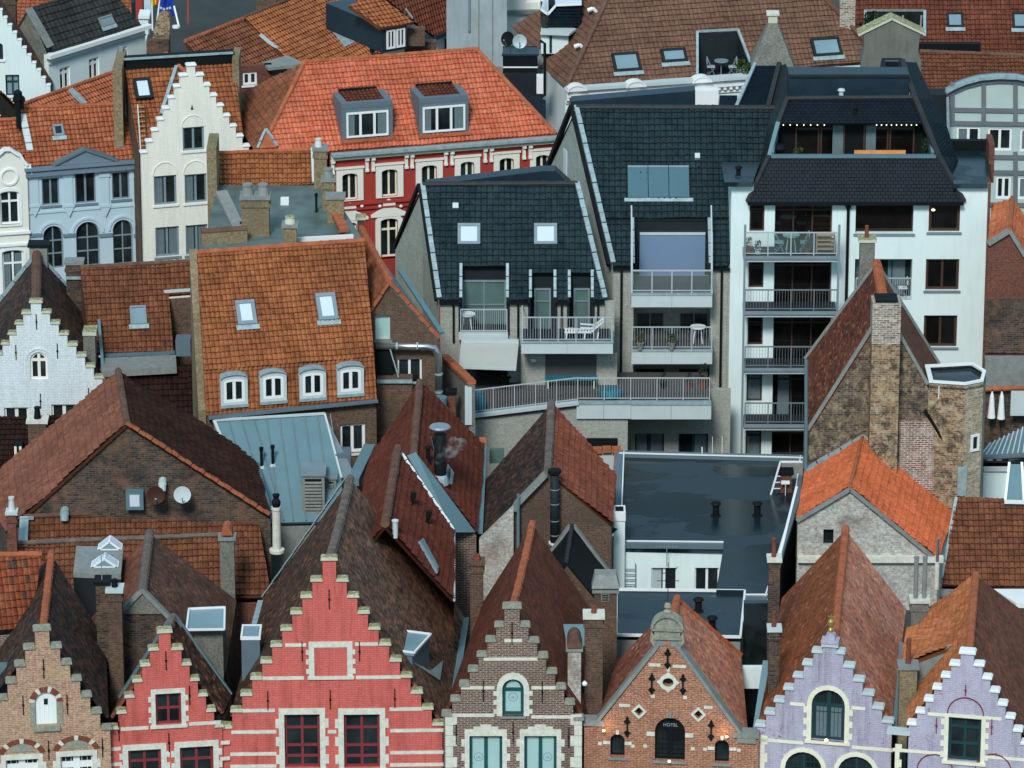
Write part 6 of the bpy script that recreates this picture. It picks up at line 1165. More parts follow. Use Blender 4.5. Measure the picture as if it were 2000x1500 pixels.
# recesses
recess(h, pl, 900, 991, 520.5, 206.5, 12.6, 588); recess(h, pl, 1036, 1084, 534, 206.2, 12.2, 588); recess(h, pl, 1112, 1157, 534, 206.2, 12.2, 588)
fb = Fac(945, 600, 206.45, 0); u0, u1, z0, z1 = bbox(fb, 902, 546, 989, 652); window(h, fb, None, 2, (.45,), 'wgrey', 'glassg', uvz=(u0, u1, z0, z1), depth=-.08, fw=.08, curtain=('curtb', [(.02, .98)]) if 0 else None)
fb = Fac(1095, 600, 206.15, 0)
for x0, x1 in ((1043, 1076), (1120, 1152)): u0, u1, z0, z1 = bbox(fb, x0, 562, x1, 662); window(h, fb, None, 1, (.25,), 'wgrey', 'glassg', uvz=(u0, u1, z0, z1), depth=-.08, fw=.08)
f = Fac(1020, 600, 205.05, 0); g = lambda x0, y0, x1, y1: loop_shape(*bbox(f, x0, y0, x1, y1)); eb = E0.z - .08
def lp(x0, x1, y1, ztop=None): u0, u1, z0, z1 = bbox(f, x0, 588, x1, y1); return (u0, u1, z0)
mb = MB(); ux = lambda x: f.uv(x, 640)[0]; zy = lambda y: f.uv(1020, y)[1]
for x0, x1, y1 in ((860, 900, 1200), (991, 1036, 1200), (1084, 1112, 668), (1157, 1200, 1200), (900, 991, None)):
    if y1 is None: mb.fbox(f, ux(x0), ux(x1), zy(664), 12.55, -.3, 0); continue
    mb.fbox(f, ux(x0) + .002, ux(x1) - .002, 0 if y1 > 900 else zy(y1), eb, -.3, 0)
mb.build('facade', M['br_grey'], h)
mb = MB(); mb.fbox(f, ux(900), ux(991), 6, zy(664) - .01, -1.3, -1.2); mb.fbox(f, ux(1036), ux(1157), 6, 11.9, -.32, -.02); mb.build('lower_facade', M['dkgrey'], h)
mb = MB(); mb.fbox(f, ux(1036), ux(1064), 6, 11.8, -.018, .004); mb.build('facade_pier', M['br_grey'], h)
for x0, x1 in ((858, 900), (991, 1036), (1084, 1112), (1157, 1180)): gutter(h, f.P(ux(x0), eb, .1), f.P(ux(x1), eb, .1), 'dkmetal', w=.14)
for x in (886, 1012, 1097, 1168): mb = MB(); mb.bar(f.P(ux(x), eb, .06), f.P(ux(x), zy(668), .06), .09); mb.build('downpipe', M['dkmetal'], h)
f2 = f.moved(.15); railing(h, f2.hit(900, 650), f2.hit(990, 650), 1.05, 22, 'rail', posts=2); o, q2, q = bx('balcony_edge', 896, 992, 651, 664, 204.8, .4, 'panel', h)
# right balcony
f3 = Fac(1100, 668, 203.4, 0); a, b, z0, z1 = bbox(f3, 1018, 668, 1197, 691); mb = MB(); mb.fbox(f3, a, b, z0, z1 - .05, -1.6, 0); o = mb.build('balcony_slab', M['panel'], h); mb = MB(); mb.fbox(f3, a - .03, b + .03, z1 - .048, z1 + .02, -1.62, .04); mb.fbox(f3, (a + b) / 2 - .01, (a + b) / 2 + .01, z0, z1 - .06, 0, .006); mb.build('slab_edge', M['lead'], o)
mb = MB(); mb.fbox(f3, a + .08, b - .08, z1 + .024, z1 + .034, -1.6, -.12); mb.build('balcony_floor', M['dkgrey'], h); railing(h, f3.P(a + .05, z1, -.06), f3.P(b - .05, z1, -.06), 1.08, 34, 'rail', posts=5); Zb15 = z1 + .02; Y15 = 203.6
mb = MB(); mb.bar(f3.P(a + .05, z1, -.06), f3.P(a + .05, z1, -.06) + Vector((0, 0, 1.4)), .05); mb.bar(f3.P(a + .05, z1 + 1.1, -.06), f3.P(a + .05, z1 + 1.1, -1.5), .04); mb.build('rail_post', M['rail'], h)
o, f4, q = bx('shutter', 1065, 1165, 693, 756, 204.7, .2, 'taupe', h); bx('wall_panel', 1018, 1065, 693, 780, 204.72, .3, 'br_grey', h); bx('wall_panel', 1165, 1205, 693, 780, 204.72, .3, 'br_grey', h)
p = Fac(1042, 701, 204.6, 0).hit(1042, 703); r_ = root('wall_lamp', p, 'oval white wall lamp above the terrace left of the taupe shutter', 'lamp'); mb = MB(); mb.lathe(p - U * .08, [(.06, 0), (.13, .04), (.13, .1), (.05, .14)]); mb.build('shade', M['whitepl'], r_)
# awning
a = [at(900, 668, Y=204.5), at(1012, 668, Y=204.5)]; pa = Pl(a[0], a[1], at(895, 717, Y=203.0)); r_ = root('awning', a[0], 'pale grey fabric awning pulled out over the roof terrace', 'awning'); P = [pa.hit(896, 716), pa.hit(1008, 720), pa.hit(1013, 669), pa.hit(901, 667)]; quad('fabric', P, 'awning', r_, .03); strip(P[0] - U * .03, P[1] - U * .03, M['panel'], r_, .08, .1, name='front_bar'); strip(P[2] + U * .05, P[3] + U * .05, M['panel'], r_, .2, .16, name='cassette')
# ---- terrace in front of both
h2 = house('roof_terrace', 1150, 790, 203, 'long grey terrace deck with a metal railing in front of the modern houses', 'terrace'); Zt = 10.45
T = [at(922, 812, Z=Zt), at(1128, 787, Z=Zt), at(1388, 787, Z=Zt)]; TB = [Vector((T[0].x, 206.3, Zt)), Vector((T[2].x, 206.3, Zt))]
mb = MB(); mb.prism([T[0], T[1], T[2], TB[1], TB[0]], -U * .2); mb.build('deck', M['taupe'], h2)
mb = MB(); mb.poly([Vector((T[0].x, T[0].y + .1, 0)), Vector((T[1].x, T[1].y + .1, 0)), T[1] + Vector((0, .1, -.2)), T[0] + Vector((0, .1, -.2))]); mb.poly([Vector((T[1].x, T[1].y + .1, 0)), Vector((at(1226, 850, Y=T[1].y).x, T[1].y + .1, 0)), Vector((at(1226, 850, Y=T[1].y).x, T[1].y + .1, Zt - .2)), T[1] + Vector((0, .1, -.2))]); mb.build('base_wall', M['br_grey'], h2)
strip(T[0] + U * .02, T[1] + U * .02, M['panel'], h2, .3, .14, name='edge_coping')
fs = Fac(1250, 800, T[1].y - .05, 0)
for x0, x1, dy in ((1126, 1232, .0), (1232.5, 1389, .06)): a, b, z0, z1 = bbox(fs, x0, 790, x1, 818); mb = MB(); mb.fbox(fs, a, b, z0, z1, -.3, dy); o = mb.build('fascia_panel', M['panel'], h2); mb = MB(); mb.fbox(fs, a, b, z1 + .003, z1 + .08, -.3, dy + .04); mb.build('fascia_cap', M['lead'], o); mb = MB(); mb.fbox(fs, (a + b) / 2 - .01, (a + b) / 2 + .01, z0, z1 - .01, dy, dy + .008); mb.build('panel_joint', M['wgrey'], o)
railing(h2, T[0] + U * .08, T[1] + U * .08, 1.05, 40, 'rail', posts=5); railing(h2, T[1] + Vector((.02, .1, .08)), T[2] + Vector((-.05, .1, .08)), 1.0, 50, 'rail', posts=5)
f = Fac(1320, 860, 204.9, 0); holes = []
for x0, x1 in ((1240, 1297), (1325, 1383)): holes.append(window(h2, f, (x0, 847, x1, 900), 2, (), 'wteal', fw=.07, mw=.1, curtain=('curtb', [(.05, .42), (.55, .95)] if x0 < 1300 else [(.55, .95)])))
a, b, z0, z1 = bbox(f, 1226, 800, 1426, 900); wall('lower_wall', f, [(a, 0), (b, 0), (b, Zt - .3), (a, Zt - .3)], holes, M['br_grey'], h2); o, q2, q = bx('recess_shade_sheet', 1145, 1206, 857, 886, T[1].y - .0, .1, 'dkmetal', h2)  # black sheet painted in for the shade of a recess
hh = root('tiled_wall', (at(1190, 890, Y=199).x, 199, 0), 'low white wall with orange tile coping behind the black flat roof', 'wall'); bx('wall', 1162, 1204, 883, 930, 199, .25, 'panel', hh); strip(at(1158, 879, Y=199), at(1214, 878, Y=199), M['ridge_or'], hh, .35, .2, name='coping_tile', jag=.3); strip(at(1210, 882, Y=199), at(1206, 935, Y=197), M['ridge_or'], hh, .4, .2, name='coping_tile', jag=.3)
strip(at(943, 858, Y=197.6), at(941, 930, Y=194.6), M['ridge_or'], hh, .3, .2, name='coping_tile', jag=.3)
o, q2, q = bx('low_wall_window', 1956 - 1000, 985, 878, 905, 198.5, .2, 'glassg', hh)
# ---- tall modern house
h = house('modern_house', 1310, 520, 207, 'taller modern grey brick house with solar panels and a large blue-grey blind', 'house'); B14 = h
E0 = at(1198, 521, Y=207); E1 = at(1422, 521, Y=207); Rz = at(1125, 211, Y=213.3); pl = Pl(E0, E1, Rz)
cutroof(h, pl, [[(1176.8, 431), (1449, 431), (1515, 213), (1125, 211)], [(1198, 521), (1237, 521), (1237, 431.5), (1177, 431.5)], [(1387, 521), (1421, 521), (1449, 431.5), (1387, 431.5)]], M['black'], th=.32)
Rr = pl.hit(1515, 213); ridge(Rz + U * .05, Rr + U * .05, M['ridge_bk'], h, .13, .3); B0 = at(1060, 352, Z=E0.z); B1 = B0 + (E1 - E0)
slab('rear_roof', [Rz, Rr, B1, B0], M['slate'], h); mb = MB(); fz = Fac(1240, 200, 215.2, 0); mb.loopprism(fz, [fz.uv(*p) for p in ((1112, 214), (1358, 214), (1358, 177), (1116, 198))], -.8, 0); mb.build('rear_roof_edge', M['navy'], h)
skirt(h, [E0, Rz, B0], M['pebble'], .1, name='gable_wall'); skirt(h, [E1, Rr, B1, E1], M['br_grey'], .1, name='gable_wall')
strip(Rz + U * .12, E0 + U * .14, M['lead'], h, .2, .1, jag=.5); strip(Rz + Vector((-.2, 0, .05)), B0 + U * .05, M['dkmetal'], h, .2, .2); strip(Rz + Vector((-.2, 0, .03)), E0 + Vector((-.2, 0, .05)), M['dkmetal'], h, .14, .2)
q0 = (Rz + (B0 - Rz) * .42); fg = Rz - E0
# narrow white window in the left gable
gp = [E0, B0]; d_ = (B0 - E0); d_.z = 0; d_.normalize(); k = (ray(1105, 320)); nrm = d_.cross(U).normalized(); kk = (E0 - C0).dot(nrm) / k.dot(nrm); c = C0 + k * kk; mb = MB(); mb.box(c - d_ * .28 - U * .65 - nrm * .05, d_ * .56, nrm * .1, U * 1.3); mb.build('gable_window', M['glassp'], h)
a = pl.hit(1226, 388); bb_ = pl.hit(1347, 388); tt = pl.hit(1226, 326); mb_w = (bb_ - a).length / 3; sl = abs((tt - a).dot(pl.s)); t_ = (bb_ - a).normalized()
for i in range(3):
    mb = MB(); mb.box(a + t_ * (mb_w * i + .015) + pl.n * .06, t_ * (mb_w - .03), pl.s * sl, pl.n * .07); r_ = mb.build('solar_panel', M['panelb'], h); mb = MB(); mb.box(a + t_ * (mb_w * i + .015) + pl.n * .135 + pl.s * (sl - .12), t_ * (mb_w - .03), pl.s * .1, pl.n * .02); mb.build('panel_header', M['wgrey'], r_)
mb = MB(); mb.box(a - t_ * .15 - pl.s * .2 + pl.n * .06, t_ * (mb_w * 3 + .3), pl.s * .18, pl.n * .04); mb.build('flashing', M['lead'], h); mb = MB(); p = pl.hit(1357, 313); mb.box(p, Vector((.22, 0, 0)), pl.s * .25, pl.n * .2); mb.build('vent_hood', M['panel'], h)
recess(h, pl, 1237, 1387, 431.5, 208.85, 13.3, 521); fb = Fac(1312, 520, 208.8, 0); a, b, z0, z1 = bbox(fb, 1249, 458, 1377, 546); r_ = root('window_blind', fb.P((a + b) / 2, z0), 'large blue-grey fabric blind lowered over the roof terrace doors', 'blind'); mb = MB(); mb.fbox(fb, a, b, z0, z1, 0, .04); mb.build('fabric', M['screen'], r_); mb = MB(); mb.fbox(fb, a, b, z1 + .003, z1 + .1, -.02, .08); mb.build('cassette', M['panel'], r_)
a, b, z0, z1 = bbox(fb, 1240, 546, 1384, 575); mb = MB(); mb.fbox(fb, a, b, z0, z1 - .02, .0, .02); mb.build('door_glass', M['glassg'], h)
f = Fac(1310, 600, 207.02, 0); ux = lambda x: f.uv(x, 640)[0]; zy = lambda y: f.uv(1310, y)[1]; ez = E0.z - .08
mb = MB(); mb.fbox(f, ux(1196), ux(1237), 0, ez, -.3, 0); mb.fbox(f, ux(1387), ux(1426), 0, ez, -.3, 0); mb.fbox(f, ux(1237) + .002, ux(1387) - .002, zy(603), 13.25, -.3, -.02); mb.fbox(f, ux(1237) + .002, ux(1387) - .002, zy(714), zy(690), -.3, -.02); mb.build('facade', M['br_grey'], h)
fb = Fac(1312, 640, 208.5, 0); mb = MB(); 
hs = []
for y0, y1 in ((604, 690), (714, 800)):
    for x0, x1 in ((1242, 1297), (1326, 1384)):
        u0, u1, z0, z1 = bbox(fb, x0, y0 + 6, x1, y1 - 4); hs.append(window(h, fb, None, 2, (), 'wwood' if y0 > 700 else 'wgrey', 'glassw' if y0 > 700 else 'glass', uvz=(u0, u1, z0, z1), fw=.06, depth=.05))
wall('loggia_wall', fb, [(fb.uv(1230, 700)[0], 9), (fb.uv(1395, 700)[0], 9), (fb.uv(1395, 700)[0], 13.4), (fb.uv(1230, 700)[0], 13.4)], hs, M['br_grey'], h)
for y0, y1, gl in ((577, 600, True), (687, 711, False)):
    f3 = Fac(1312, y0, 205.9, 0); a, b, z0, z1 = bbox(f3, 1233, y0, 1391, y1); mb = MB(); mb.fbox(f3, a, b, z0, z1, -2.4, 0); o = mb.build('balcony_slab', M['panel'], h); mb = MB(); mb.fbox(f3, a + .05, b - .05, z1 + .103, z1 + .11, -2.3, -.1); mb.build('balcony_floor', M['taupe'], h); mb = MB(); mb.fbox(f3, a - .02, b + .02, z1 + .003, z1 + .1, -2.4, .03); mb.fbox(f3, (a + b) / 2 - .01, (a + b) / 2 + .01, z0, z1, 0, .008); mb.build('slab_edge', M['lead'], o)
    if gl:
        railing(h, f3.P(a + .03, z1 + .1, -.05), f3.P(b - .03, z1 + .1, -.05), 1.0, 4, 'rail', posts=4, top=.04)
        mg, t, b_ = newmat('clear_balcony_glass'); b_.inputs['Alpha'].default_value = .12; b_.inputs['Base Color'].default_value = (.25, .33, .34, 1); b_.inputs['Roughness'].default_value = .1; mb = MB(); mb.fbox(f3, a + .05, b - .05, z1 + .18, z1 + 1.05, -.075, -.06); mb.build('glass_panel', mg, h)
        for x in (a + .02, b - .02): mb = MB(); mb.bar(f3.P(x, z1 + .1, -.05), f3.P(x, z1 + 2.5, -1.0), .08); mb.bar(f3.P(x, z1 + 2.45, -1.0), f3.P(x, z1 + 3.4, -1.9), .06); mb.build('awning_rail', M['rail'], h)
    else: railing(h, f3.P(a + .03, z1 + .1, -.05), f3.P(b - .03, z1 + .1, -.05), 1.0, 30, 'rail', posts=4); Zb14 = z1 + .1
for x in (1213, 1408): mb = MB(); mb.bar(f.P(ux(x), ez, .08), f.P(ux(x), zy(890), .08), .1); mb.build('downpipe', M['dkmetal'], h)
for x0, x1 in ((1196, 1237), (1387, 1424)): gutter(h, f.P(ux(x0), ez, .1), f.P(ux(x1), ez, .1), 'dkmetal', w=.14)
# furniture on these balconies
def round_table(px, py, Y, Z, label, r=.38, hh=.7, mat='whitepl'):
    p = at(px, py, Y=Y); p.z = Z; r_ = root('round_table', p, label, 'table', 'round tables on the balconies'); mb = MB(); mb.lathe(p + U * hh, [(r, 0), (r, .035), (r * .9, .04)], 18); mb.build('table_top', M[mat], r_)
    for i in range(4): a = math.pi / 4 + i * math.pi / 2; q = Vector((math.cos(a), math.sin(a), 0)); mb = MB(); mb.bar(p + q * r * .8, p + q * r * .5 + U * hh, .035); mb.build('leg', M[mat], r_)
    return r_
def chair(px, Y, Z, label, face=1, mat='teal'):
    p = at(px, 500, Y=Y); p.z = Z; r_ = root('folding_chair', p, label, 'chair', 'garden chairs on balconies and terraces'); x = Vector((.19 * face, 0, 0)); y = Vector((0, .19, 0))
    mb = MB(); mb.box(p - x - y + U * .42, x * 2, y * 2, U * .03); mb.build('seat', M[mat], r_); mb = MB(); mb.box(p - x * 1.1 - y + U * .60, x * .15, y * 2, U * .28); mb.build('backrest', M[mat], r_)
    for sx in (-1, 1):
        for sy in (-1, 1): mb = MB(); q = p + y * sy * .9; mb.bar(q + x * sx, q - x * sx + U * (.88 if sx > 0 else .42), .025); mb.build('leg', M['wgrey'], r_)
    return r_
round_table(912, 645, 205.6, 12.62, 'white round table behind the railing of the left dormer balcony', .36)
round_table(1363, 660, 206.8, Zb14, 'white round table on the middle balcony of the taller grey house', .34); 
def lounger(px, Y, Z):
    p = at(px, 660, Y=Y); p.z = Z; r_ = root('sun_lounger', p, 'white plastic sun lounger with a raised back on the grey house balcony', 'sun lounger'); X = Vector((1, 0, 0)); Wd = Vector((0, .5, 0))
    mb = MB(); 
    for i in range(9): mb.box(p + X * (-.85 + i * .12) + U * (.30 + .012 * math.sin(i)), X * .09, Wd, U * .035)
    mb.build('seat', M['whitepl'], r_); mb = MB()
    for i in range(6): q = p + X * (.25 + i * .095) + U * (.32 + i * .085); mb.box(q, X * .07 + U * .06, Wd, (U - X * .6) * .03)
    mb.build('backrest', M['whitepl'], r_)
    for s_ in (0, .47):
        mb = MB(); mb.bar(p + X * -.88 + Vector((0, s_, .3)), p + X * .3 + Vector((0, s_, .3)), .05); mb.bar(p + X * .25 + Vector((0, s_, .3)), p + X * .8 + Vector((0, s_, .82)), .05); mb.build('side_rail', M['whitepl'], r_)
        for x in (-.82, -.05, .5): mb = MB(); mb.bar(p + X * x + Vector((0, s_, 0)), p + X * (x + .06) + Vector((0, s_, .3)), .05); mb.build('leg', M['whitepl'], r_)
        mb = MB(); mb.bar(p + X * -.2 + Vector((0, s_, .52)), p + X * .35 + Vector((0, s_, .48)), .05); mb.build('armrest', M['whitepl'], r_)
lounger(1143, 203.7, Zb15)
for i, (x, w_) in enumerate(((1250, 'grey pot with a small green shrub at the left of the middle balcony'), (1312, 'grass plant in a grey pot at the centre of the middle balcony'))): plant(x, 683, None, .75, .5, w_, 'stoneg', 'leaf', group='potted plants on the balconies', Z=Zb14)
Yt = 204.3
for x, w_, ht in ((1345, 'red potted shrub near the right end of the long terrace', .7), (1372, 'bushy plant in a red pot at the right corner of the long terrace', 1.1), (1345 - 50, 'dark potted plant on the long terrace below the middle balcony', .7), (985, 'leafy shrub in a dark pot on the terrace under the grey awning', 1.15)):
    b = at(x, 770, Y=Yt); b.z = Zt; r_ = plant(0, 0, 0, ht, ht * .6, w_, 'pot' if x > 1300 else 'dkmetal', 'leafd', group='potted plants on the balconies', Z=1); d = b - Vector(r_.location); r_.location = b
def covered(px, Y, Z, label, mat, w_=.8, d=.6, hh=.7, cat='covered furniture'):
    p = at(px, 780, Y=Y); p.z = Z; r_ = root('covered_furniture', p, label, cat); mb = MB(); mb.lathe(p, [(w_ * .5, 0), (w_ * .52, hh * .3), (w_ * .46, hh * .75), (w_ * .25, hh * .96), (.02, hh)], 10); mb.build('cover', M[mat], r_, smooth=True); mb = MB(); mb.bar(p + Vector((0, -w_ * .52, .1)), p + Vector((0, -w_ * .52, .1)) + U * .02 + Vector((.2, 0, 0)), .02); mb.build('cord', M['dkmetal'], r_)
M['tarp'] = plain('blue_tarpaulin', (.03, .16, .22), .6, var=.3, vs=5); M['tarpb'] = plain('turquoise_tarpaulin', (.02, .17, .24), .6, var=.4, vs=5)
covered(931, 201.5, Zt, 'dark blue covered grill behind the left end of the terrace railing', 'tarp', .8, .6, .9); covered(1193, 203.3, Zt, 'turquoise covered bundle on the terrace left of the balconies', 'tarpb', 1.0, .6, .4)
r_ = root('garden_bench', at(1115, 765, Y=204.2) * 1, 'long teal sunbed by the taupe shutter on the terrace', 'bench'); p = Vector((at(1115, 765, Y=204.2).x, 204.2, Zt)); r_.location = p; WL[r_.name] = p; mb = MB(); mb.box(p + Vector((-1.1, 0, .38)), Vector((2.2, 0, 0)), Vector((0, .6, 0)), U * .08); mb.build('seat', M['tarp'], r_); mb = MB(); mb.box(p + Vector((-1.1, .55, .46)), Vector((2.2, 0, 0)), Vector((0, .06, 0)), U * .4); mb.build('backrest', M['glassg'], r_)
for x in (-1, .95): mb = MB(); mb.box(p + Vector((x, .05, 0)), Vector((.06, 0, 0)), Vector((0, .5, 0)), U * .38); mb.build('leg', M['panel'], r_)
# ================================================================ WHITE APARTMENT BUILDING
h = house('apartment_building', 1675, 600, 207, 'white rendered apartment building with stacked balconies and a black slate mansard', 'apartment building'); f = Fac(1675, 600, 207, 0); holes = []
ux = lambda x: f.uv(x, 600)[0]; zy = lambda y: f.uv(1675, y)[1]
def rect(x0, y0, x1, y1, **k): holes.append(window(h, f, (x0, y0, x1, y1), **k))
for (y0, y1) in ((398, 452), (508, 562), (618, 674), (729, 784), (840, 892)): rect(1464 - (y0 - 398) * .018, y0, 1493 - (y0 - 398) * .014, y1, nx=1, nz=(.22,), fm='wwood', gm='glassw', fw=.07, depth=.12, curtain=('curtb', [(.05, .9)]) if y0 > 700 else None)
for i, (y0, y1) in enumerate(((398, 500), (506, 610), (618, 722), (729, 834), (843, 900))): rect(1513 - i * 1.5, y0, 1625 - i * 1.5, y1, nx=3, nz=(.18,), fm='wwood', gm='glassw', fw=.06, mw=.07, depth=.5, curtain=('curtb', [(.1, .3)]) if i in (3,) else None)
rect(1671, 398, 1784, 456, nx=1, fm='wwood', gm='glassw', fw=.05, depth=.3, sill='wgrey'); rect(1814, 398, 1875, 453, nx=1, fm='wwood', gm='glassw', fw=.12, depth=.16, sill='wgrey')
rect(1669, 506, 1781, 588, nx=3, nz=(.12,), fm='wteal', gm='glass', fw=.05, depth=.7, curtain=('curtb', [(.02, .3), (.6, .9)])); rect(1808, 506, 1873, 567, nx=2, fm='wwood', gm='glassw', fw=.11, mw=.1, depth=.16, sill='wgrey'); rect(1804, 616, 1869, 678, nx=2, fm='wwood', gm='glassw', fw=.11, mw=.1, depth=.16, sill='wgrey')
pL_, pR_ = f.uv(1425, 600)[0], f.uv(1922, 600)[0]; zt = zy(392)
wall('facade', f, [(pL_, 0), (pR_, 0), (pR_, zy(357)), (ux(1862), zy(357)), (ux(1862), zt), (ux(1468), zt), (ux(1468), zy(352)), (pL_, zy(352))], holes, M['white'], h, th=.75)
mb = MB(); mb.fbox(f, pL_, pR_, 0, zt - .2, -3.4, -.77); mb.build('rear_body', M['white'], h); mb = MB(); mb.fbox(f, pR_ + .003, pR_ + .12, 0, zy(357), -3.4, .02); mb.build('brick_edge', M['br_red'], h)
fc = f
Yb = 205.7; fb = Fac(1545, 500, Yb, 0)
for i, (y0, y1) in enumerate(((455, 500), (567, 608), (678, 719), (788, 829))):
    a, b, z0, z1 = bbox(fb, 1453, y0, 1637, y1); mb = MB(); mb.fbox(fb, a, b, z0 - .16, z0 - .02, -(207 - Yb), 0); o = mb.build('balcony_slab', M['wgrey'], h); mb = MB(); mb.fbox(fb, a + .06, b - .06, z0 - .018, z0 - .01, -(207 - Yb), -.1); mb.build('balcony_floor', M['dkgrey'], h); mb = MB(); mb.fbox(fb, a, b, z0 - .3, z0 - .163, -(207 - Yb) + .1, -.1); mb.build('slab_soffit', M['panel'], o)
    railing(h, fb.P(a + .05, z0, -.05), fb.P(b - .05, z0, -.05), z1 - z0, 4 if i == 0 else 32, 'dkrail' if i else 'rail', posts=4, top=.035)
    if i == 0: mb = MB(); mb.fbox(fb, a + .08, b - .08, z0 + .08, z1 - .05, -.075, -.06); mb.build('glass_panel', mg, h); Zba = z0
    if i == 1: Zbb = z0
for x in (1453, 1636): a = fb.uv(x, 600)[0]; mb = MB(); mb.bar(fb.P(a, 0, -.05), fb.P(a, fb.uv(x, 440)[1], -.05), .09); mb.build('balcony_post', M['wgrey'], h)
mb = MB(); mb.bar(f.P(ux(1652), zt, .08), f.P(ux(1652), 6, .08), .12); mb.lathe(f.P(ux(1652), zt - .35, .1), [(.08, 0), (.16, .2), (.16, .28)]); mb.build('downpipe', M['dkmetal'], h)
railing(h, f.P(ux(1671), zy(588), -.1), f.P(ux(1779), zy(588), -.1), 1.0, 24, 'rail', posts=2)
# mansard and penthouse
e0, e1 = at(1460, 396, Y=206.7), at(1882, 396, Y=206.7); m0, m1 = at(1505, 308, Y=208), at(1830, 308, Y=208); pm = Pl(e0, e1, m0); slab('mansard', [pm.hit(1460, 396), pm.hit(1882, 396), pm.hit(1832, 306), pm.hit(1503, 306)], M['slate'], h, .15); gutter(h, e0 - U * .04, e1 - U * .04, 'dkmetal', w=.2)
strip(pm.hit(1503, 307) + U * .05, pm.hit(1832, 307) + U * .05, M['zinc'], h, .16, .14, name='parapet_cap')
zf = pm.hit(1503, 307).z - .75; mb = MB(); q = [Vector((pm.hit(1503, 307).x, 208.1, zf)), Vector((pm.hit(1832, 307).x, 208.1, zf))]; mb.box(q[0], q[1] - q[0], Vector((0, 2.2, 0)), -U * .1); mb.build('terrace_floor', M['stoneg'], h)
fp = Fac(1665, 270, 209.9, 0); xs = [1525, 1552, 1601, 1650, 1655, 1685, 1735, 1785, 1812]
mb = MB(); a, b, z0, z1 = bbox(fp, 1512, 238, 1822, 318); mb.fbox(fp, a, b, z0, z1, -.3, 0); mb.build('penthouse_wall', M['dkmetal'], h)
for x0, x1, c_ in ((1553, 1600, None), (1602, 1650, [(.5, .95)]), (1686, 1735, [(.1, .5)]), (1737, 1786, None)): u0, u1, z0, z1 = bbox(fp, x0, 241, x1, 305); window(h, fp, None, 1, (), 'wwoodl' if 0 else 'wwood', 'glassw', uvz=(u0, u1, z0 - .3, z1), fw=.07, depth=-.06, curtain=('curtb', c_) if c_ else None)
u0_, u1_ = at(1520, 241, Y=209.1), at(1804, 241, Y=209.1); pu = Pl(u0_, u1_, at(1538, 193, Y=210.1)); slab('upper_roof', [pu.hit(1519, 241), pu.hit(1806, 241), pu.hit(1786, 192), pu.hit(1539, 194)], M['slate'], h, .12); ridge(pu.hit(1539, 194) + U * .05, pu.hit(1786, 192) + U * .05, M['ridge_bk'], h, .1, .3)
o, q2, q = bx('roof_box', 1541, 1776, 150, 195, 211.2, 1.5, 'bluegrey', h); o.data.materials[0] = M['navy']; strip(q2.P(q[0], q[3] + .04, 0), q2.P(q[1], q[3] + .04, 0), M['dkgrey'], h, .16, .1)
vent(h, 1643, 192, Y=210.6, r=.1, h=.3, mat='panel'); vent(h, 1670, 222, Y=209.5, r=.06, h=.2)
for x0, x1, xa, xb in ((1795, 1872, 1776, 1840), ): 
    P = [at(1882, 396, Y=206.8), at(1832, 306, Y=208.0), at(1806, 241, Y=209.1), at(1786, 192, Y=210.1), at(1762, 120, Y=213.6)]; Q = [at(1905, 396, Y=209), at(1868, 306, Y=210), at(1848, 241, Y=210.5), at(1822, 192, Y=211.6), at(1790, 122, Y=214.4)]
    for i in range(4): mb = MB(); mb.poly([P[i], Q[i], Q[i + 1], P[i + 1]]); mb.build('side_slope', M['slate'], h); strip(P[i] + U * .05, P[i + 1] + U * .05, M['ridge_bk'], h, .22, .16, name='hip_cap')
P = [at(1460, 396, Y=206.8), at(1503, 306, Y=208.0), at(1520, 241, Y=209.1), at(1539, 192, Y=210.1)]; Q = [at(1470, 350, Y=209), at(1488, 306, Y=210), at(1500, 241, Y=210.5), at(1520, 192, Y=211.6)]
for i in range(3): mb = MB(); mb.poly([P[i], Q[i], Q[i + 1], P[i + 1]]); mb.build('side_slope', M['dkgrey'], h); strip(P[i] + U * .05, P[i + 1] + U * .05, M['zinc'] if i == 1 else M['ridge_bk'], h, .18, .12, name='hip_cap')
for x, yb in ((1517, 300), (1813, 300)): strip(at(x - 8 if x < 1600 else x + 8, 306, Y=208.1), at(x, 262, Y=209.4), M['zinc'], h, .12, .5, name='cheek')
# side flat roofs
flat('side_flat_roof', [(1415, 356), (1470, 356), (1484, 318), (1408, 316)], zy(352) + .04, 'felt', h, .2); flat('side_flat_roof', [(1862, 359), (1929, 359), (1940, 288), (1846, 290)], zy(357) + .04, 'felt', h, .2); bx('parapet', 1846, 1942, 275, 292, 211.5, .3, 'dkmetal', h); bx('parapet', 1931, 1942, 282, 357, 209.5, 1.5, 'br_red', h)
vent(h, 1442, 352, Y=208, r=.1, h=.5, mat='dkmetal', capm='dkmetal')
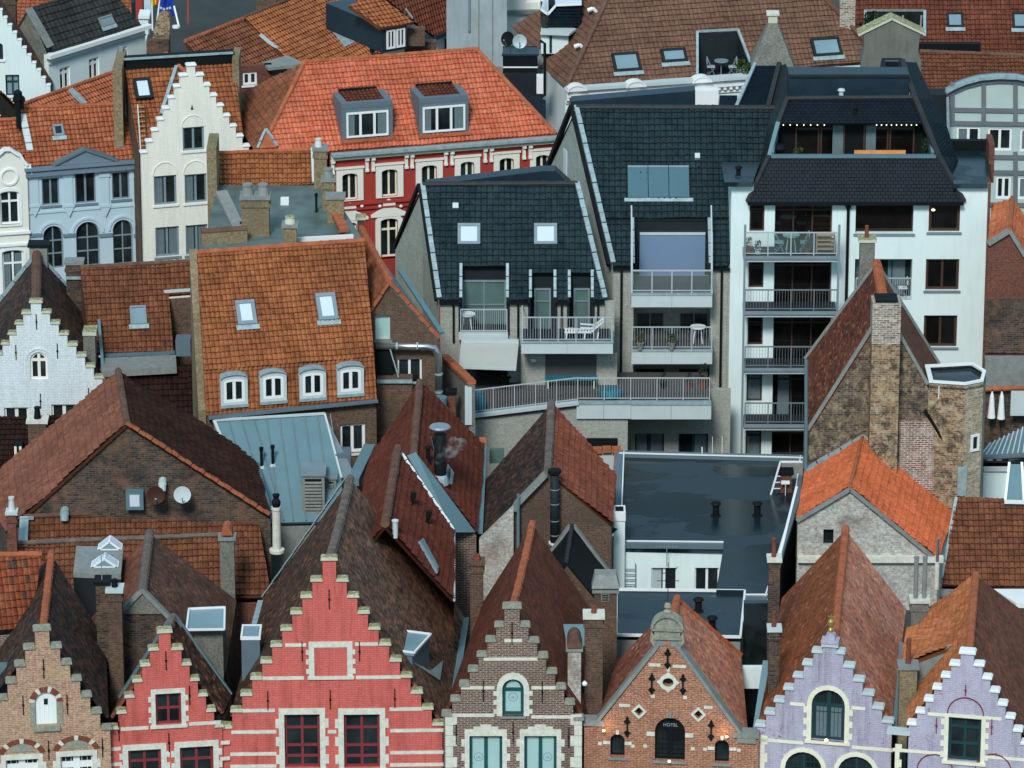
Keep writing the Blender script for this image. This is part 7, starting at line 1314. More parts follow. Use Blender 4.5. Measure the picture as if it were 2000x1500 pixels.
# dark hipped structures behind the penthouse
def dark_gable(apex, l, r_, back, label=None):
    pass
q = [at(1712, 168, Y=213), at(1768, 168, Y=213), at(1762, 113, Y=214.5), at(1722, 113, Y=214.5)]; quad('rear_gable', q, 'dkgrey', h, .4); o, q2, qq = bx('rear_window', 1729, 1755, 120, 152, 213.4, .2, 'glass', h)
hx = house('slate_roofed_annexe', 1490, 160, 216, 'dark slate hipped annexe with a tall concrete chimney hood left of the penthouse', 'annexe')
q = [at(1436, 215, Y=213.5), at(1500, 215, Y=213.5), at(1522, 128, Y=217), at(1475, 128, Y=217)]; quad('left_slope', q, 'slate', hx, .2); q = [at(1500, 215, Y=213.3), at(1556, 178, Y=214), at(1535, 125, Y=217), at(1522, 128, Y=217)]; quad('right_slope', q, 'dkgrey', hx, .2); strip(at(1500, 213, Y=213.2) + U * .1, at(1522, 128, Y=217) + U * .1, M['ridge_bk'], hx, .2, .15, name='hip_cap'); strip(at(1437, 215, Y=213.4) + U * .1, at(1475, 128, Y=217) + U * .1, M['lead'], hx, .14, .12)
q = [at(1405, 215, Y=214), at(1440, 215, Y=214), at(1440, 186, Y=215.5), at(1405, 186, Y=215.5)]; quad('low_roof', q, 'slate', hx, .2); skirt(hx, [at(1436, 215, Y=213.7), at(1556, 215, Y=213.7)], M['dkgrey'], .1, zb=8)
b0 = at(1509, 132, Y=217.5); mb = MB(); V = [b0 + Vector(v) for v in ((-.95, 0, 0), (.95, 0, 0), (.95, 1.4, 0), (-.95, 1.4, 0), (-.2, .5, 1.9), (.2, .5, 1.9), (.2, .9, 1.9), (-.2, .9, 1.9))]; mb.raw(V, [(0, 1, 5, 4), (1, 2, 6, 5), (2, 3, 7, 6), (3, 0, 4, 7), (4, 5, 6, 7)]); mb.build('concrete_hood', M['rubble'], hx); mb = MB(); mb.box(b0 + Vector((-.2, .5, 1.9)), Vector((.4, 0, 0)), Vector((0, .4, 0)), U * .35); mb.build('hood_neck', M['moss'], hx); mb = MB(); mb.box(b0 + Vector((-.28, .42, 2.253)), Vector((.56, 0, 0)), Vector((0, .56, 0)), U * .1); mb.build('hood_cap', M['stonew'], hx)
# furniture on the white building
p0 = Zba
r_ = round_table(1545, 470, 206.3, p0, 'teal round table on the top left balcony of the white building', .36, .72, 'teal'); chair(1521, 206.3, p0, 'teal folding chair left of the round table on the top balcony', 1); chair(1571, 206.3, p0, 'teal folding chair right of the round table on the top balcony', -1)
p = at(1612, 497, Y=206.1); p.z = p0; r_ = root('wooden_shelf', p, 'light wooden slatted shelf at the right end of the top balcony', 'shelf'); 
for s_ in (-.4, .36): mb = MB(); mb.box(p + Vector((s_, 0, 0)), Vector((.05, 0, 0)), Vector((0, .35, 0)), U * .8); mb.build('side_post', M['wwoodl'], r_)
for k in range(4): mb = MB(); mb.box(p + Vector((-.35, 0, .14 + k * .2)), Vector((.7, 0, 0)), Vector((0, .35, 0)), U * .035); mb.build('shelf_board', M['wwoodl'], r_)
M['pumpk'] = plain('orange_flowers', (.55, .18, .03), .7, var=.4, vs=9)
for x, w_, kw in ((1462, 'orange flowering plant at the left end of the top balcony', dict(flower='pumpk')), (1480, 'small pink potted plant beside the orange flowers', dict(pot='potw')), (1577, 'purple leafy plant in a clay pot on the top balcony', {})):
    b = at(x, 490, Y=205.95); b.z = p0; r_ = plant(0, 0, 0, .75 if x < 1470 else .6, .45, w_, kw.get('pot', 'pot'), 'leaf', group='potted plants on the balconies', flower=kw.get('flower'), Z=1); r_.location = b
zf += 0; p = at(1720, 300, Y=208.5); p.z = zf + .45; r_ = root('wooden_bench', p, 'long orange wooden bench on the penthouse terrace', 'bench'); mb = MB(); mb.box(p + Vector((-1.1, 0, .12)), Vector((2.2, 0, 0)), Vector((0, .45, 0)), U * .06); M['plank'] = plain('varnished_plank', (.62, .29, .11), .5, var=.15, vs=2); mb.build('seat', M['plank'], r_); mb = MB(); mb.box(p + Vector((-1.1, .42, .18)), Vector((2.2, 0, 0)), Vector((0, .05, 0)), U * .14); mb.build('backrest', M['plank'], r_)
for x in (-1, .95): mb = MB(); mb.box(p + Vector((x, .05, -.45)), Vector((.06, 0, 0)), Vector((0, .35, 0)), U * .57); mb.build('leg', M['plank'], r_)
p = at(1523, 300, Y=208.7); p.z = zf; r_ = root('kettle_grill', p, 'black kettle grill on tripod legs at the left of the penthouse terrace', 'grill'); mb = MB(); mb.lathe(p + U * .75, [(.05, 0), (.22, .08), (.28, .2), (.22, .34), (.03, .4)]); mb.build('bowl', M['dkmetal'], r_)
for i in range(3): a = i * 2.1; mb = MB(); mb.bar(p + Vector((math.cos(a) * .3, math.sin(a) * .3, 0)), p + Vector((math.cos(a) * .1, math.sin(a) * .1, .8)), .03); mb.build('leg', M['dkmetal'], r_)
for x, hh_, w_, pt in ((1558, 1.0, 'green plant in a white trough on the penthouse terrace', 'potw'), (1808, 1.4, 'dark shrub in the right corner of the penthouse terrace', 'dkmetal')):
    b = at(x, 300, Y=208.6); b.z = zf; r_ = plant(0, 0, 0, hh_, .7, w_, pt, 'leaf' if x < 1600 else 'leafd', group='plants on the penthouse terrace', Z=1); r_.location = b
for k, (xa, xb, n_, w_) in enumerate(((1530, 1610, 7, 'left string of small white bulbs under the penthouse eaves'), (1712, 1790, 9, 'right string of small white bulbs under the penthouse eaves'))):
    fl = Fac(1665, 242, 209.05, 0); r_ = root('string_lights', fl.hit((xa + xb) / 2, 243), w_, 'string lights', 'string lights under the penthouse eaves'); mb = MB(); mb.tube([fl.hit(xa + (xb - xa) * i / 8, 242 + (i % 2) * .8) for i in range(9)], .012, 5); mb.build('cable', M['dkmetal'], r_)
    for i in range(n_): p = fl.hit(xa + (xb - xa) * i / (n_ - 1), 243.5); mb = MB(); mb.lathe(p - U * .04, [(.01, 0), (.024, .015), (.024, .035), (.01, .05)], 6); mb.build('bulb', M['lamp'], r_)
p = at(1822, 404, Y=207.35); r_ = root('ceiling_lamp', p, 'small warm lamp glowing behind the top right window', 'lamp'); mb = MB(); mb.lathe(p - Vector((0, .25, .1)), [(.03, 0), (.08, .03), (.08, .06), (.03, .09)]); mb.build('bulb', M['lamp'], r_); mb = MB(); mb.bar(p - Vector((0, .25, 0)), p - Vector((0, .25, -.15)), .02); mb.build('cord', M['dkmetal'], r_)
b = at(1765, 585, Y=207.5); r_ = chair(1765, 207.4, zy(586), 'white chair behind the railing of the loggia beside the red roof', -1, 'whitepl')
# ================================================================ FAR LEFT
# ---- pale blue house
h = house('town_house', 165, 500, 222, 'pale blue town house with a small pediment and a row of round-arched windows'); f = Fac(165, 420, 222, 14.9); holes = []
for x0, x1, y0, y1 in ((82, 116, 348, 401), (147, 187, 337, 397), (219, 253, 336, 389)): holes.append(window(h, f, (x0, y0, x1, y1), 2, (), 'wgrey', fw=.06, mw=.09, depth=.1, sill='bluedk'))
for x0, x1, y0, y1 in ((85, 124, 441, 525), (149, 195, 433, 521), (221, 260, 429, 517)):
    A = window(h, f, (x0, y0, x1, y1), 2, (.36, .66), 'wgrey', arch=-1, fw=.06, mw=.06, depth=.14); holes.append(A); us = [u for u, z in A]; c = (min(us) + max(us)) / 2; r_ = (max(us) - min(us)) / 2; archband(h, f, c, A[2][1], r_ + .12, .10, 'blue', .06); archband(h, f, c, A[2][1], r_ + .004, .05, 'blue', .03)
a, b = f.uv(56, 420)[0], f.uv(283, 420)[0]; zt = f.uv(165, 322)[1]
wall('facade', f, [(a, 0), (b, 0), (b, zt), (a, zt)], holes, M['blue'], h)
for x in (66, 133, 204, 271):
    u, z = f.uv(x, 360); mb = MB(); mb.fbox(f, u - .2, u + .2, f.uv(x, 402)[1] , f.uv(x, 337)[1], -.02, .05); mb.fbox(f, u - .26, u + .26, f.uv(x, 345)[1], f.uv(x, 339)[1], .051, .09); mb.fbox(f, u - .26, u + .26, f.uv(x, 404)[1], f.uv(x, 399)[1], .051, .09); mb.loopprism(f, [(u - .22, f.uv(x, 405)[1]), (u, f.uv(x, 423)[1]), (u + .22, f.uv(x, 405)[1])], 0, .1); mb.build('pilaster', M['blue'], h)
    mb = MB(); mb.fbox(f, u - .3, u + .3, f.uv(x, 462)[1], f.uv(x, 456)[1], 0, .08); mb.build('impost_band', M['bluedk'], h)
mb = MB(); mb.fbox(f, a - .1, b + .1, zt - .32, zt - .02, -.2, .25); mb.fbox(f, a - .15, b + .15, zt - .018, zt + .12, -.2, .36); mb.build('cornice', M['bluedk'], h)
mb = MB(); mb.fbox(f, a, b, f.uv(165, 408)[1] - .05, f.uv(165, 408)[1] + .05, 0, .05); mb.build('string_course', M['blue'], h)
c = f.uv(165, 320)[0]; w_ = 1.4; mb = MB(); mb.loopprism(f, [(c - w_, zt + .13), (c + w_, zt + .13), (c, zt + .72)], -.3, .2); o = mb.build('pediment', M['bluedk'], h)
for s_ in (-1, 1): mb = MB(); mb.bar(f.P(c + s_ * (w_ + .1), zt + .16, .1), f.P(c, zt + .80, .1), .4, .1); mb.build('raking_cornice', M['bluegrey'], o)
e0, e1 = f.P(a, zt + .1, .1), f.P(b, zt + .1, .1); pl = Pl(e0, e1, f.moved(-2.4).hit(40, 210)); P = [pl.hit(50, 326), pl.hit(275, 310), pl.hit(243, 205), pl.hit(38, 212)]
tiles('roof', P, M['orange'], h, tw=.2, th=.27); ridge(P[3] + U * .06, P[2] + U * .06, M['ridge_or'], h, .09); skirt(h, [P[0], P[3], P[2], P[1]], M['br_brown'], .15); skylight(h, pl, (103, 247, 124, 268), 'wgrey', 'glass', fw=.1)
strip(pl.hit(44, 228) + U * .12, pl.hit(59, 300) + U * .12, M['panel'], h, .3, .08, jag=.4); strip(pl.hit(242, 208) + U * .1, pl.hit(262, 240) + U * .1, M['lead'], h, .5, .15)
p = pl.hit(37, 250); mb = MB(); mb.lathe(p, [(.12, 0), (.12, 1.3), (.2, 1.35), (.2, 1.7), (.1, 1.8)]); mb.build('chimney_flue', M['dkmetal'], h)
# ---- cream baroque house
h = house('town_house', 20, 560, 221, 'cream town house with a curved baroque gable at the left edge'); f = Fac(20, 450, 221, 12); holes = []
for x0, x1, y0, y1, ar in ((0, 38, 373, 438, .12), (5, 47, 488, 572, .12)): 
    A = window(h, f, (x0, y0, x1, y1), 2, (.32,), 'whitep', arch=ar, fw=.08, mw=.09, depth=.12, curtain=('curtb', [(.1, .4), (.6, .9)]) if y0 > 450 else None, sill='whitep'); holes.append(A); surround(h, f, A, .12, 'whitep', top=.16, bottom=False)
a, b = f.uv(-60, 450)[0], f.uv(57, 450)[0]; pts = [f.uv(x, y) for x, y in ((57, 340), (54, 322), (47, 316), (40, 303), (30, 298), (20, 291), (8, 291), (-2, 300), (-14, 306), (-20, 320), (-60, 330))]
wall('facade', f, [(a, 0), (b, 0), (b, pts[0][1])] + pts[1:], holes, M['creamw'], h)
for i in range(len(pts) - 2): mb = MB(); mb.bar(f.P(*pts[i + 1], .0), f.P(*pts[i], .0), .3, .12); mb.build('gable_moulding', M['whitep'], h)
u, z = f.uv(18, 345); mb = MB(); k = 20; C = lambda r_: [(u + r_ * math.cos(2 * math.pi * i / k), z + r_ * math.sin(2 * math.pi * i / k)) for i in range(k)]; mb.ring(f, C(.42), C(.33), 0, .07); mb.build('roundel', M['whitep'], h)
for y in (455, 478, 584): mb = MB(); zz = f.uv(20, y)[1]; mb.fbox(f, a, b + .05, zz - .06, zz + .06, 0, .1); mb.build('string_course', M['whitep'], h)
e0 = f.moved(-.6).hit(-30, 305); e1 = f.moved(-.6).hit(55, 300); e1.z = e0.z; pl = Pl(e0, e1, f.moved(-2.6).hit(10, 236)); P = [pl.hit(-40, 320), pl.hit(58, 302), pl.hit(54, 233), pl.hit(-40, 238)]; tiles('roof', P, M['orange'], h, tw=.2, th=.27); skirt(h, [P[0], P[1], P[2]], M['br_brown'], .15); ridge(P[3] + U * .05, P[2] + U * .05, M['ridge_or'], h, .09)
# ---- cream stepped gable house
h = house('stepped_gable_house', 380, 500, 221, 'cream white brick house with a steep stepped gable and blue-grey windows'); f = Fac(380, 400, 221, 14.5)
out, caps = steps(f, (366, 381, 129), (352, 149), (276, 299), 8, (396, 147), (486, 286), 8); copings(h, f, caps, 'whitep', h=.1, over=.06, th=.25); holes = []
A = window(h, f, (357, 248, 399, 294), 2, (), 'wgrey', fw=.08, mw=.1, depth=.12, sill='creamw'); holes.append(A); u_ = [u for u, z in A]; archband(h, f, (u_[0] + u_[1]) / 2, max(z for u, z in A) + .02, .52, .04, 'creamw', .03)
for q in ((301, 343, 345, 400), (361, 340, 404, 396)): A = window(h, f, q, 2, (), 'wgrey', fw=.08, mw=.1, depth=.12, sill='creamw', curtain=('curtb', [(.1, .4)])); holes.append(A); u_ = [u for u, z in A]; archband(h, f, (u_[0] + u_[1]) / 2, max(z for u, z in A) + .02, .54, .04, 'creamw', .03, rise=1.1)
for q in ((304, 443, 350, 501), (363, 439, 406, 497)): A = window(h, f, q, 2, (), 'wgrey', fw=.09, mw=.1, depth=.12, sill='wgrey', curtain=('curtb', [(.1, .4), (.6, .92)])); holes.append(A)
wall('facade', f, out, holes, M['br_creamw'], h); u, z = f.uv(375, 209); mb = MB(); mb.loopprism(f, [(u - .06, z - .12), (u + .06, z - .12), (u, z + .12)], 0, .02); mb.build('gable_niche', M['dkmetal'], h)
e0 = f.moved(-.7).hit(268, 298); e1 = f.moved(-.7).hit(478, 270); e0.z = e1.z = (e0.z + e1.z) / 2; pl = Pl(e0, e1, f.moved(-4).hit(245, 132)); P = [pl.hit(272, 300), pl.hit(476, 272), pl.hit(456, 119), pl.hit(244, 134)]
tiles('roof', P, M['warm'], h, tw=.2, th=.27); skirt(h, [P[0], P[3], P[2], P[1]], M['br_brown'], .15)
strip(P[3] + Vector((0, .1, .25)), P[2] + Vector((0, .1, .2)), M['dkmetal'], h, .5, .55, name='ridge_box'); strip(P[3] + Vector((0, -.2, .5)), P[2] + Vector((0, -.2, .45)), M['lead'], h, .12, .08)
skylight(h, pl, (262, 158, 295, 197), 'dkgrey', 'glassp', fw=.13, h=.2, apron=False); strip(pl.hit(345, 134) + U * .15, pl.hit(315, 228) + U * .15, M['lead'], h, .16, .08)
ridge(pl.hit(348, 132) + U * .12, pl.hit(362, 145) + U * .12, M['ridge_or'], h, .1)
r_ = root('roof_ladder', pl.hit(280, 292), 'reddish wooden roof ladder leading up to the skylight of the cream gable house', 'ladder')
for x0, x1 in ((268, 274), (281, 286)): mb = MB(); mb.bar(pl.hit(x0, 208) + pl.n * .15, pl.hit(x1, 296) + pl.n * .15, .05); mb.build('stile', M['panel'] if x0 < 270 else M['wwood'], r_)
for i in range(9): y = 213 + i * 9.5; mb = MB(); mb.bar(pl.hit(268.5 + i * .6, y) + pl.n * .16, pl.hit(281.5 + i * .5, y - 1) + pl.n * .16, .04); mb.build('rung', M['wwoodl'], r_)
mb = MB(); q = [pl.hit(228, 108), pl.hit(246, 106), pl.hit(264, 214), pl.hit(250, 216)]; zb = 12; fpx = [Vector((p.x, p.y, p.z)) for p in q]
p0 = at(228, 102, Y=225.5); mb.box(Vector((p0.x, 222.8, 12)), Vector((.42, 0, 0)), Vector((0, 3.2, 0)), U * (p0.z - 12)); mb.build('party_wall', M['br_yel'], h)
bx('party_wall', 455, 468, 116, 300, 224.6, 2.0, 'br_yel', h, 0); bx('chimney', 231, 240, 98, 110, 225.4, .7, 'stoneg', h)
# ---- rotated orange roofs behind the blue house
h = house('orange_roof_house', 150, 230, 228, 'rotated orange pantile roof rising to the right behind the pale blue house')
A_, B_ = at(40, 207, Z=15.6), at(236, 138, Z=15.6); d_ = (B_ - A_).normalized(); nn = Vector((d_.y, -d_.x, 0)); C_ = A_ + nn * 2.5 - U * 2.0; D_ = B_ + nn * 2.5 - U * 2.0
tiles('roof', [C_, D_, B_, A_], M['orange'], h, tw=.2, th=.28); ridge(A_ + U * .06, B_ + U * .06, M['ridge_or'], h, .1); skirt(h, [D_, B_, A_, C_, D_], M['br_brown'], .15); pl = Pl(A_, B_, C_); strip(pl.hit(137, 178) + U * .1, pl.hit(166, 207) + U * .1, M['lead'], h, .35, .12)
h = house('orange_roof_house', 5, 220, 226, 'small orange pantile roof at the left edge above the cream baroque house'); A_, B_ = at(-60, 158, Z=15), at(0, 180, Z=15); C_, D_ = at(-60, 215, Z=13.3), at(32, 214, Z=13.3)
pl = Pl(A_, B_, D_); tiles('roof', [pl.hit(-60, 235), pl.hit(33, 213), pl.hit(0, 180), pl.hit(-60, 175)], M['orange'], h); skirt(h, [pl.hit(-60, 235), pl.hit(33, 213), pl.hit(0, 180)], M['br_brown'], .15)
for x in (32, 43): mb = MB(); mb.lathe(at(x, 212, Y=223), [(.1, 0), (.1, .3), (.16, .34), (.16, .5), (.08, .6)]); mb.build('chimney_pot', M['dkmetal'], h)
# ---- white stepped gable top left
h = house('stepped_gable_house', 40, 180, 244, 'bright white stepped gable house cut by the top left corner'); f = Fac(40, 120, 244, 3)
out, caps = steps(f, (-22, -8, -12), (-34, 8), (-120, 175), 8, (4, 20), (98, 167), 11); copings(h, f, caps, 'whitep', h=.05, over=.03, th=.3); holes = []
holes.append(window(h, f, (11, 146, 38, 187), 2, (.35,), 'wteal', gm='glassb', fw=.07, mw=.08, sill='whitep')); holes.append(window(h, f, (-12, 84, 6, 117), 2, (), 'wteal', arch=.15, fw=.07, sill='whitep')); wall('facade', f, out, holes, M['white'], h)
R0 = at(-15, -5, Y=244.5); R1 = R0 + Vector((.1, 1.1, 0)); EL0, ER0 = f.moved(-.4).hit(-120, 178), f.moved(-.4).hit(96, 172); gable(h, R0, R1, EL0, ER0, M['plaingrey'], M['plaingrey'], 'rubble', 'p', 'p', front=False); chimney(h, 12, -8, 248, .9, .7, 2.4, 'br_brown', 'stoneg')
# ---- white house with dark roof
h = house('dark_roofed_house', 180, 180, 246, 'white house set at an angle under a dark grey tiled roof with one small skylight'); A_ = at(94, 108, Y=245.5); Z_ = A_.z; B_ = at(283, 50, Z=Z_); yaw = math.degrees(math.atan2(B_.y - A_.y, B_.x - A_.x)); f = Fac(94, 108, 245.5, yaw); holes = []
for x0, x1, y0, y1 in ((117, 137, 131, 175), (174, 194, 113, 155), (230, 249, 92, 135)): holes.append(window(h, f, (x0, y0, x1, y1), 2, (.25,), 'whitep', fw=.1, mw=.14, depth=.1))
L_ = (B_ - A_).length; wall('facade', f, [(0, 0), (L_, 0), (L_, Z_), (0, Z_)], holes, M['white'], h); mb = MB(); mb.fbox(f, -.2, L_ + .2, Z_ - .12, Z_ + .08, 0, .35); mb.build('cornice', M['whitep'], h); mb = MB(); mb.fbox(f, 0, L_, Z_ - .5, Z_ - .42, 0, .08); mb.build('string_course', M['panel'], h)
pk = Pl(A_ + U * .1, B_ + U * .1, A_ - f.n * 1.35 + U * 2.15); P = [pk.hit(104, 103), pk.hit(277, 50), pk.hit(207, -30), pk.hit(55, 16)]; tiles('roof', P, M['greyslate'], h, tw=.3, th=.36, amp=.012); R_ = P[3]
bk_ = R_ + (R_ - P[0]); bk_.z = Z_; skirt(h, [A_, R_, bk_], M['rubble'], .05, name='gable_wall'); skirt(h, [bk_, bk_ + (B_ - A_), B_], M['white'], .05); slab('rear_roof', [R_, P[2], P[2] + (bk_ - R_), bk_], M['greyslate'], h); skylight(h, pk, (192, 32, 219, 52), 'stoneg', 'glassb'); strip(pk.hit(99, 95) + U * .1, pk.hit(56, 20) + U * .1, M['stoneg'], h, .5, .12, name='verge_mortar')
# ---- red houses and gothic ruin beyond
h = house('red_house', 240, 40, 262, 'orange red roofed house behind the dark grey roof'); A_, B_ = at(20, 60, Y=262), at(262, 60, Y=262); pl = Pl(A_, B_, at(20, -20, Y=265.5)); tiles('roof', [pl.hit(20, 70), pl.hit(258, 70), pl.hit(255, -30), pl.hit(20, -30)], M['orange'], h, tw=.24, th=.32); skirt(h, [pl.hit(20, 70), pl.hit(262, 70), pl.hit(262, -30)], M['br_red'], .1); bx('chimney', 257, 263, 5, 45, 261.5, .6, 'dkgrey', h); bx('party_wall', 266, 279, -30, 105, 258, 1, 'deepred', h)
h = house('narrow_white_house', 285, 100, 256, 'narrow white and red side wall standing at the edge of the wet square'); o, q2, q = bx('wall', 272, 290, 32, 115, 254, 1.0, 'white', h); bx('wall_top', 270, 292, 31, 37, 253.9, 1.2, 'whitep', h); bx('red_strip', 268, 272, 58, 106, 253.9, .5, 'deepred', h); bx('upper_wall', 281, 294, -40, 31, 255.5, .6, 'blue', h)
h = house('gothic_gable', 308, 110, 250, 'weathered brown stone gable on a dark brick base below the flags', 'gable'); f = Fac(308, 90, 250, 0); mb = MB(); mb.loopprism(f, [f.uv(*p) for p in ((296, 82), (331, 82), (333, 30), (318, 22), (308, 32), (300, 60))], -.5, 0); mb.build('stone_gable', M['br_patch'], h); o, q2, q = bx('brick_base', 286, 330, 80, 120, 249.6, 1.2, 'br_black', h)
mb = MB(); mb.fbox(f, f.uv(286, 0)[0], f.uv(330, 0)[0], 0, q[2], -1, 0); mb.build('lower_wall', M['br_black'], h); mb = MB(); mb.tube([at(312, 112, Y=249.4), at(329, 104, Y=249.4)], .14); mb.build('ridge_tile', M['ridge_or'], h)
# flags
def flag(pole0, pole1, corners, Y, mats, label, stars=False, split=None):
    a, b = at(*pole0, Y=Y), at(*pole1, Y=Y + .4); r_ = root('flag', a, label, 'flag', 'flags above the square'); mb = MB(); mb.tube([a, b], .04, 6); mb.build('flagpole', M['whitep'], r_); f = Fac(corners[0][0], corners[0][1], Y + .2, 0); P = [f.uv(*c) for c in corners]; n = 10
    def pt(s_, t_): 
        u = (P[0][0] * (1 - s_) + P[1][0] * s_) * (1 - t_) + (P[3][0] * (1 - s_) + P[2][0] * s_) * t_; z = (P[0][1] * (1 - s_) + P[1][1] * s_) * (1 - t_) + (P[3][1] * (1 - s_) + P[2][1] * s_) * t_; return f.P(u, z, .12 * math.sin(s_ * 9))
    mb = MB()
    for i in range(n):
        for j in range(n):
            mb.mi = 0 if not split else (0 if i < n * split else 1); mb.poly([pt(i / n, j / n), pt((i + 1) / n, j / n), pt((i + 1) / n, (j + 1) / n), pt(i / n, (j + 1) / n)])
    o = mb.build('cloth', [M[m] for m in mats], r_)
    if stars:
        for s_, t_ in ((.08, .66), (.28, .72), (.48, .72), (.7, .64), (.3, .15), (.6, .2)): 
            c = pt(s_, t_) + f.n * .04; mb = MB(); L5 = [c + Vector((math.sin(i * math.pi / 5) * (.1 if i % 2 == 0 else .045), 0, math.cos(i * math.pi / 5) * (.1 if i % 2 == 0 else .045))) for i in range(10)]; mb.prism(L5, f.n * .01); mb.build('star', M['panel'], r_)
flag((302, 75), (316, -30), [(314, -8), (335, -12), (345, 31), (311, 25)], 250.2, ['bluepl'], 'blue flag with a ring of pale stars hanging over the square', True); flag((298, 60), (296, -30), [(294, -12), (313, -12), (309, 8), (297, 12)], 250.6, ['yelpl', 'redpl'], 'yellow and red flag hanging beside the blue starred flag', False, .55)
mb = MB(); mb.tube([at(340, 12, Y=250), at(349, 50, Y=249.2)], .05); mb.lathe(at(344, 54, Y=249.2), [(.2, 0), (.2, .1)]); single(mb, 'leaning_pole', M['whitep'], 'thin white pole leaning beside the blue flag', 'pole')  # bare leaning flagpole, carries no lamp
r_ = single(MB_ := (lambda m: (m.bar(at(367, 0, Y=290), at(367, 48, Y=287), .08), m)[1])(MB()), 'red_pole', M['deepred'], 'thin dark red pole standing on the wet square', 'pole')
# ---- B4 rotated brown and orange roofs
h = house('angled_roof_house', 480, 150, 238, 'brown pantile roof descending to the left of the large chimney dormer house'); A_, B_ = at(362, 82, Z=14.5), at(475, 38, Z=14.5); d_ = (B_ - A_).normalized(); nn = Vector((d_.y, -d_.x, 0)); k = 5.2; C_ = A_ + nn * k - U * 4.2; D_ = B_ + nn * k - U * 4.2; pl = Pl(A_, B_, C_)
tiles('roof', [pl.hit(362, 82), pl.hit(475, 38), pl.hit(553, 112), pl.hit(462, 150), pl.hit(420, 150)], M['brownor'], h, tw=.22, th=.3); ridge(A_ + U * .05, B_ + U * .05, M['ridge_or'], h, .1); strip(pl.hit(508, 73) + U * .15, pl.hit(552, 108) + U * .15, M['panel'], h, .25, .1); skirt(h, [C_, A_, B_, D_, C_], M['br_brown'], .2)
f = Fac(500, 150, 232, 14); holes = [window(h, f, (474, 141, 502, 166), 2, (), 'whitep', fw=.1, mw=.14, depth=.08, sill='whitep')]; a, b = f.uv(464, 170)[0], f.uv(532, 170)[0]; zt = f.uv(500, 128)[1]; wall('brick_wall', f, [(a, 0), (b, 0), (b, zt), (a, zt)], holes, M['br_red'], h); flat('flat_roof', [(524, 132), (600, 124), (560, 108), (512, 122)], zt, 'stoneg', h)
bx('side_recess', 531, 560, 138, 170, 231.8, .3, 'dkmetal', h)
h = house('angled_roof_house', 650, 110, 240, 'worn orange pantile roof with a dark brick chimney and a slate-sided dormer'); A_, B_ = at(475, 36, Z=14.5), at(650, -34, Z=14.5); d_ = (B_ - A_).normalized(); nn = Vector((d_.y, -d_.x, 0)); C_ = A_ + nn * 6 - U * 4.0; pl = Pl(A_, B_, C_)
tiles('roof', [pl.hit(475, 36), pl.hit(640, -30), pl.hit(700, -10), pl.hit(752, 104), pl.hit(600, 128), pl.hit(555, 112)], M['warm'], h, tw=.22, th=.3); ridge(A_ + U * .05, B_ + U * .05, M['ridge_dk'], h, .08); P = [pl.hit(752, 104), pl.hit(600, 128), pl.hit(555, 112)]; skirt(h, P, M['br_brown'], .2)
yb = pl.hit(665, 70).y; chimney(h, 665, 20, yb, .95, .9, 1.7, 'br_black', 'br_black', corbel=False); mb = MB(); p = at(669, 18, Y=yb + .4); mb.lathe(p, [(.2, 0), (.18, .9)]); mb.build('flue', M['steel'], h); mb = MB(); q = [pl.hit(x, y) + pl.n * .06 for x, y in ((640, 52), (672, 94), (692, 84), (690, 70))]; mb.prism(q, pl.n * .05); mb.build('flashing', M['lead'], h)
vent(h, 727, 105, Y=pl.hit(727, 105).y, r=.12, h=.35)
# dormer with orange roof
f = Fac(771, 90, 236, 32); a, b, z0, z1 = bbox(f, 753, 55, 791, 95); mb = MB(); q = [f.P(a - .2, z0 - .1), f.P(b + .1, z0 - .1), f.P(b + .1, z1 + .2), f.P(a - .2, z1 + .2)]; far = -f.n * 5 + f.d * -.2; mb.prism(q, far); d = mb.build('dormer', M['navy'], h)
for s_ in (0, 1): u0 = a + (b - a) * s_ / 2 + .03; window(d, f, None, 2, (), 'whitep', uvz=(u0, u0 + (b - a) / 2 - .06, z0 + .05, z1 - .02), fw=.09, mw=.07, depth=-.06)
E0, E1 = f.P(a - .45, z1 + .2, .25), f.P(b + .35, z1 + .2, .25); pp = Pl(E0, E1, E0 - f.n * 3.5 + U * 1.6); tiles('dormer_roof', [E0, E1, pp.hit(735, -8), pp.hit(680, 12)], M['warm'], h, tw=.22, th=.3); strip(pl.hit(690, 42) + U * .2, pl.hit(752, 104) + U * .2, M['lead'], h, .15, .1)
bx('dormer_side', 795, 830, 55, 90, 237, .4, 'br_brown', h)
h = house('tower_wall_house', 900, 100, 246, 'dark brown pantile roof leaning against a pale weathered concrete tower'); o, q2, q = bx('tower', 872, 990, -60, 130, 250, 6, 'panel', h); o.data.materials[0] = plain('weathered_blue_concrete', (.36, .43, .46), .8, var=.2, vs=.5, streak=.5, dirt=(.22, .27, .28)); mb = MB(); mb.fbox(q2, q[0], q[1], 0, q[2], -6, 0); mb.build('tower_base', M['stoneg'], h); mb = MB(); mb.bar(q2.hit(916, -30) + q2.n * .1, q2.hit(916, 60) + q2.n * .1, .1); mb.build('downpipe', M['wgrey'], h)
for x in (935, 962): mb = MB(); mb.bar(q2.hit(x, -30) + q2.n * .02, q2.hit(x, 118) + q2.n * .02, .05, .05); mb.build('pilaster_strip', M['stoneg'], h)
A_, B_ = at(852, 70, Z=12), at(918, 44, Z=12); pl = Pl(A_, B_, at(752, -20, Z=15)); tiles('roof', [pl.hit(848, 72), pl.hit(918, 44), pl.hit(862, -20), pl.hit(735, -20), pl.hit(800, 38)], M['old'], h, tw=.22, th=.3)
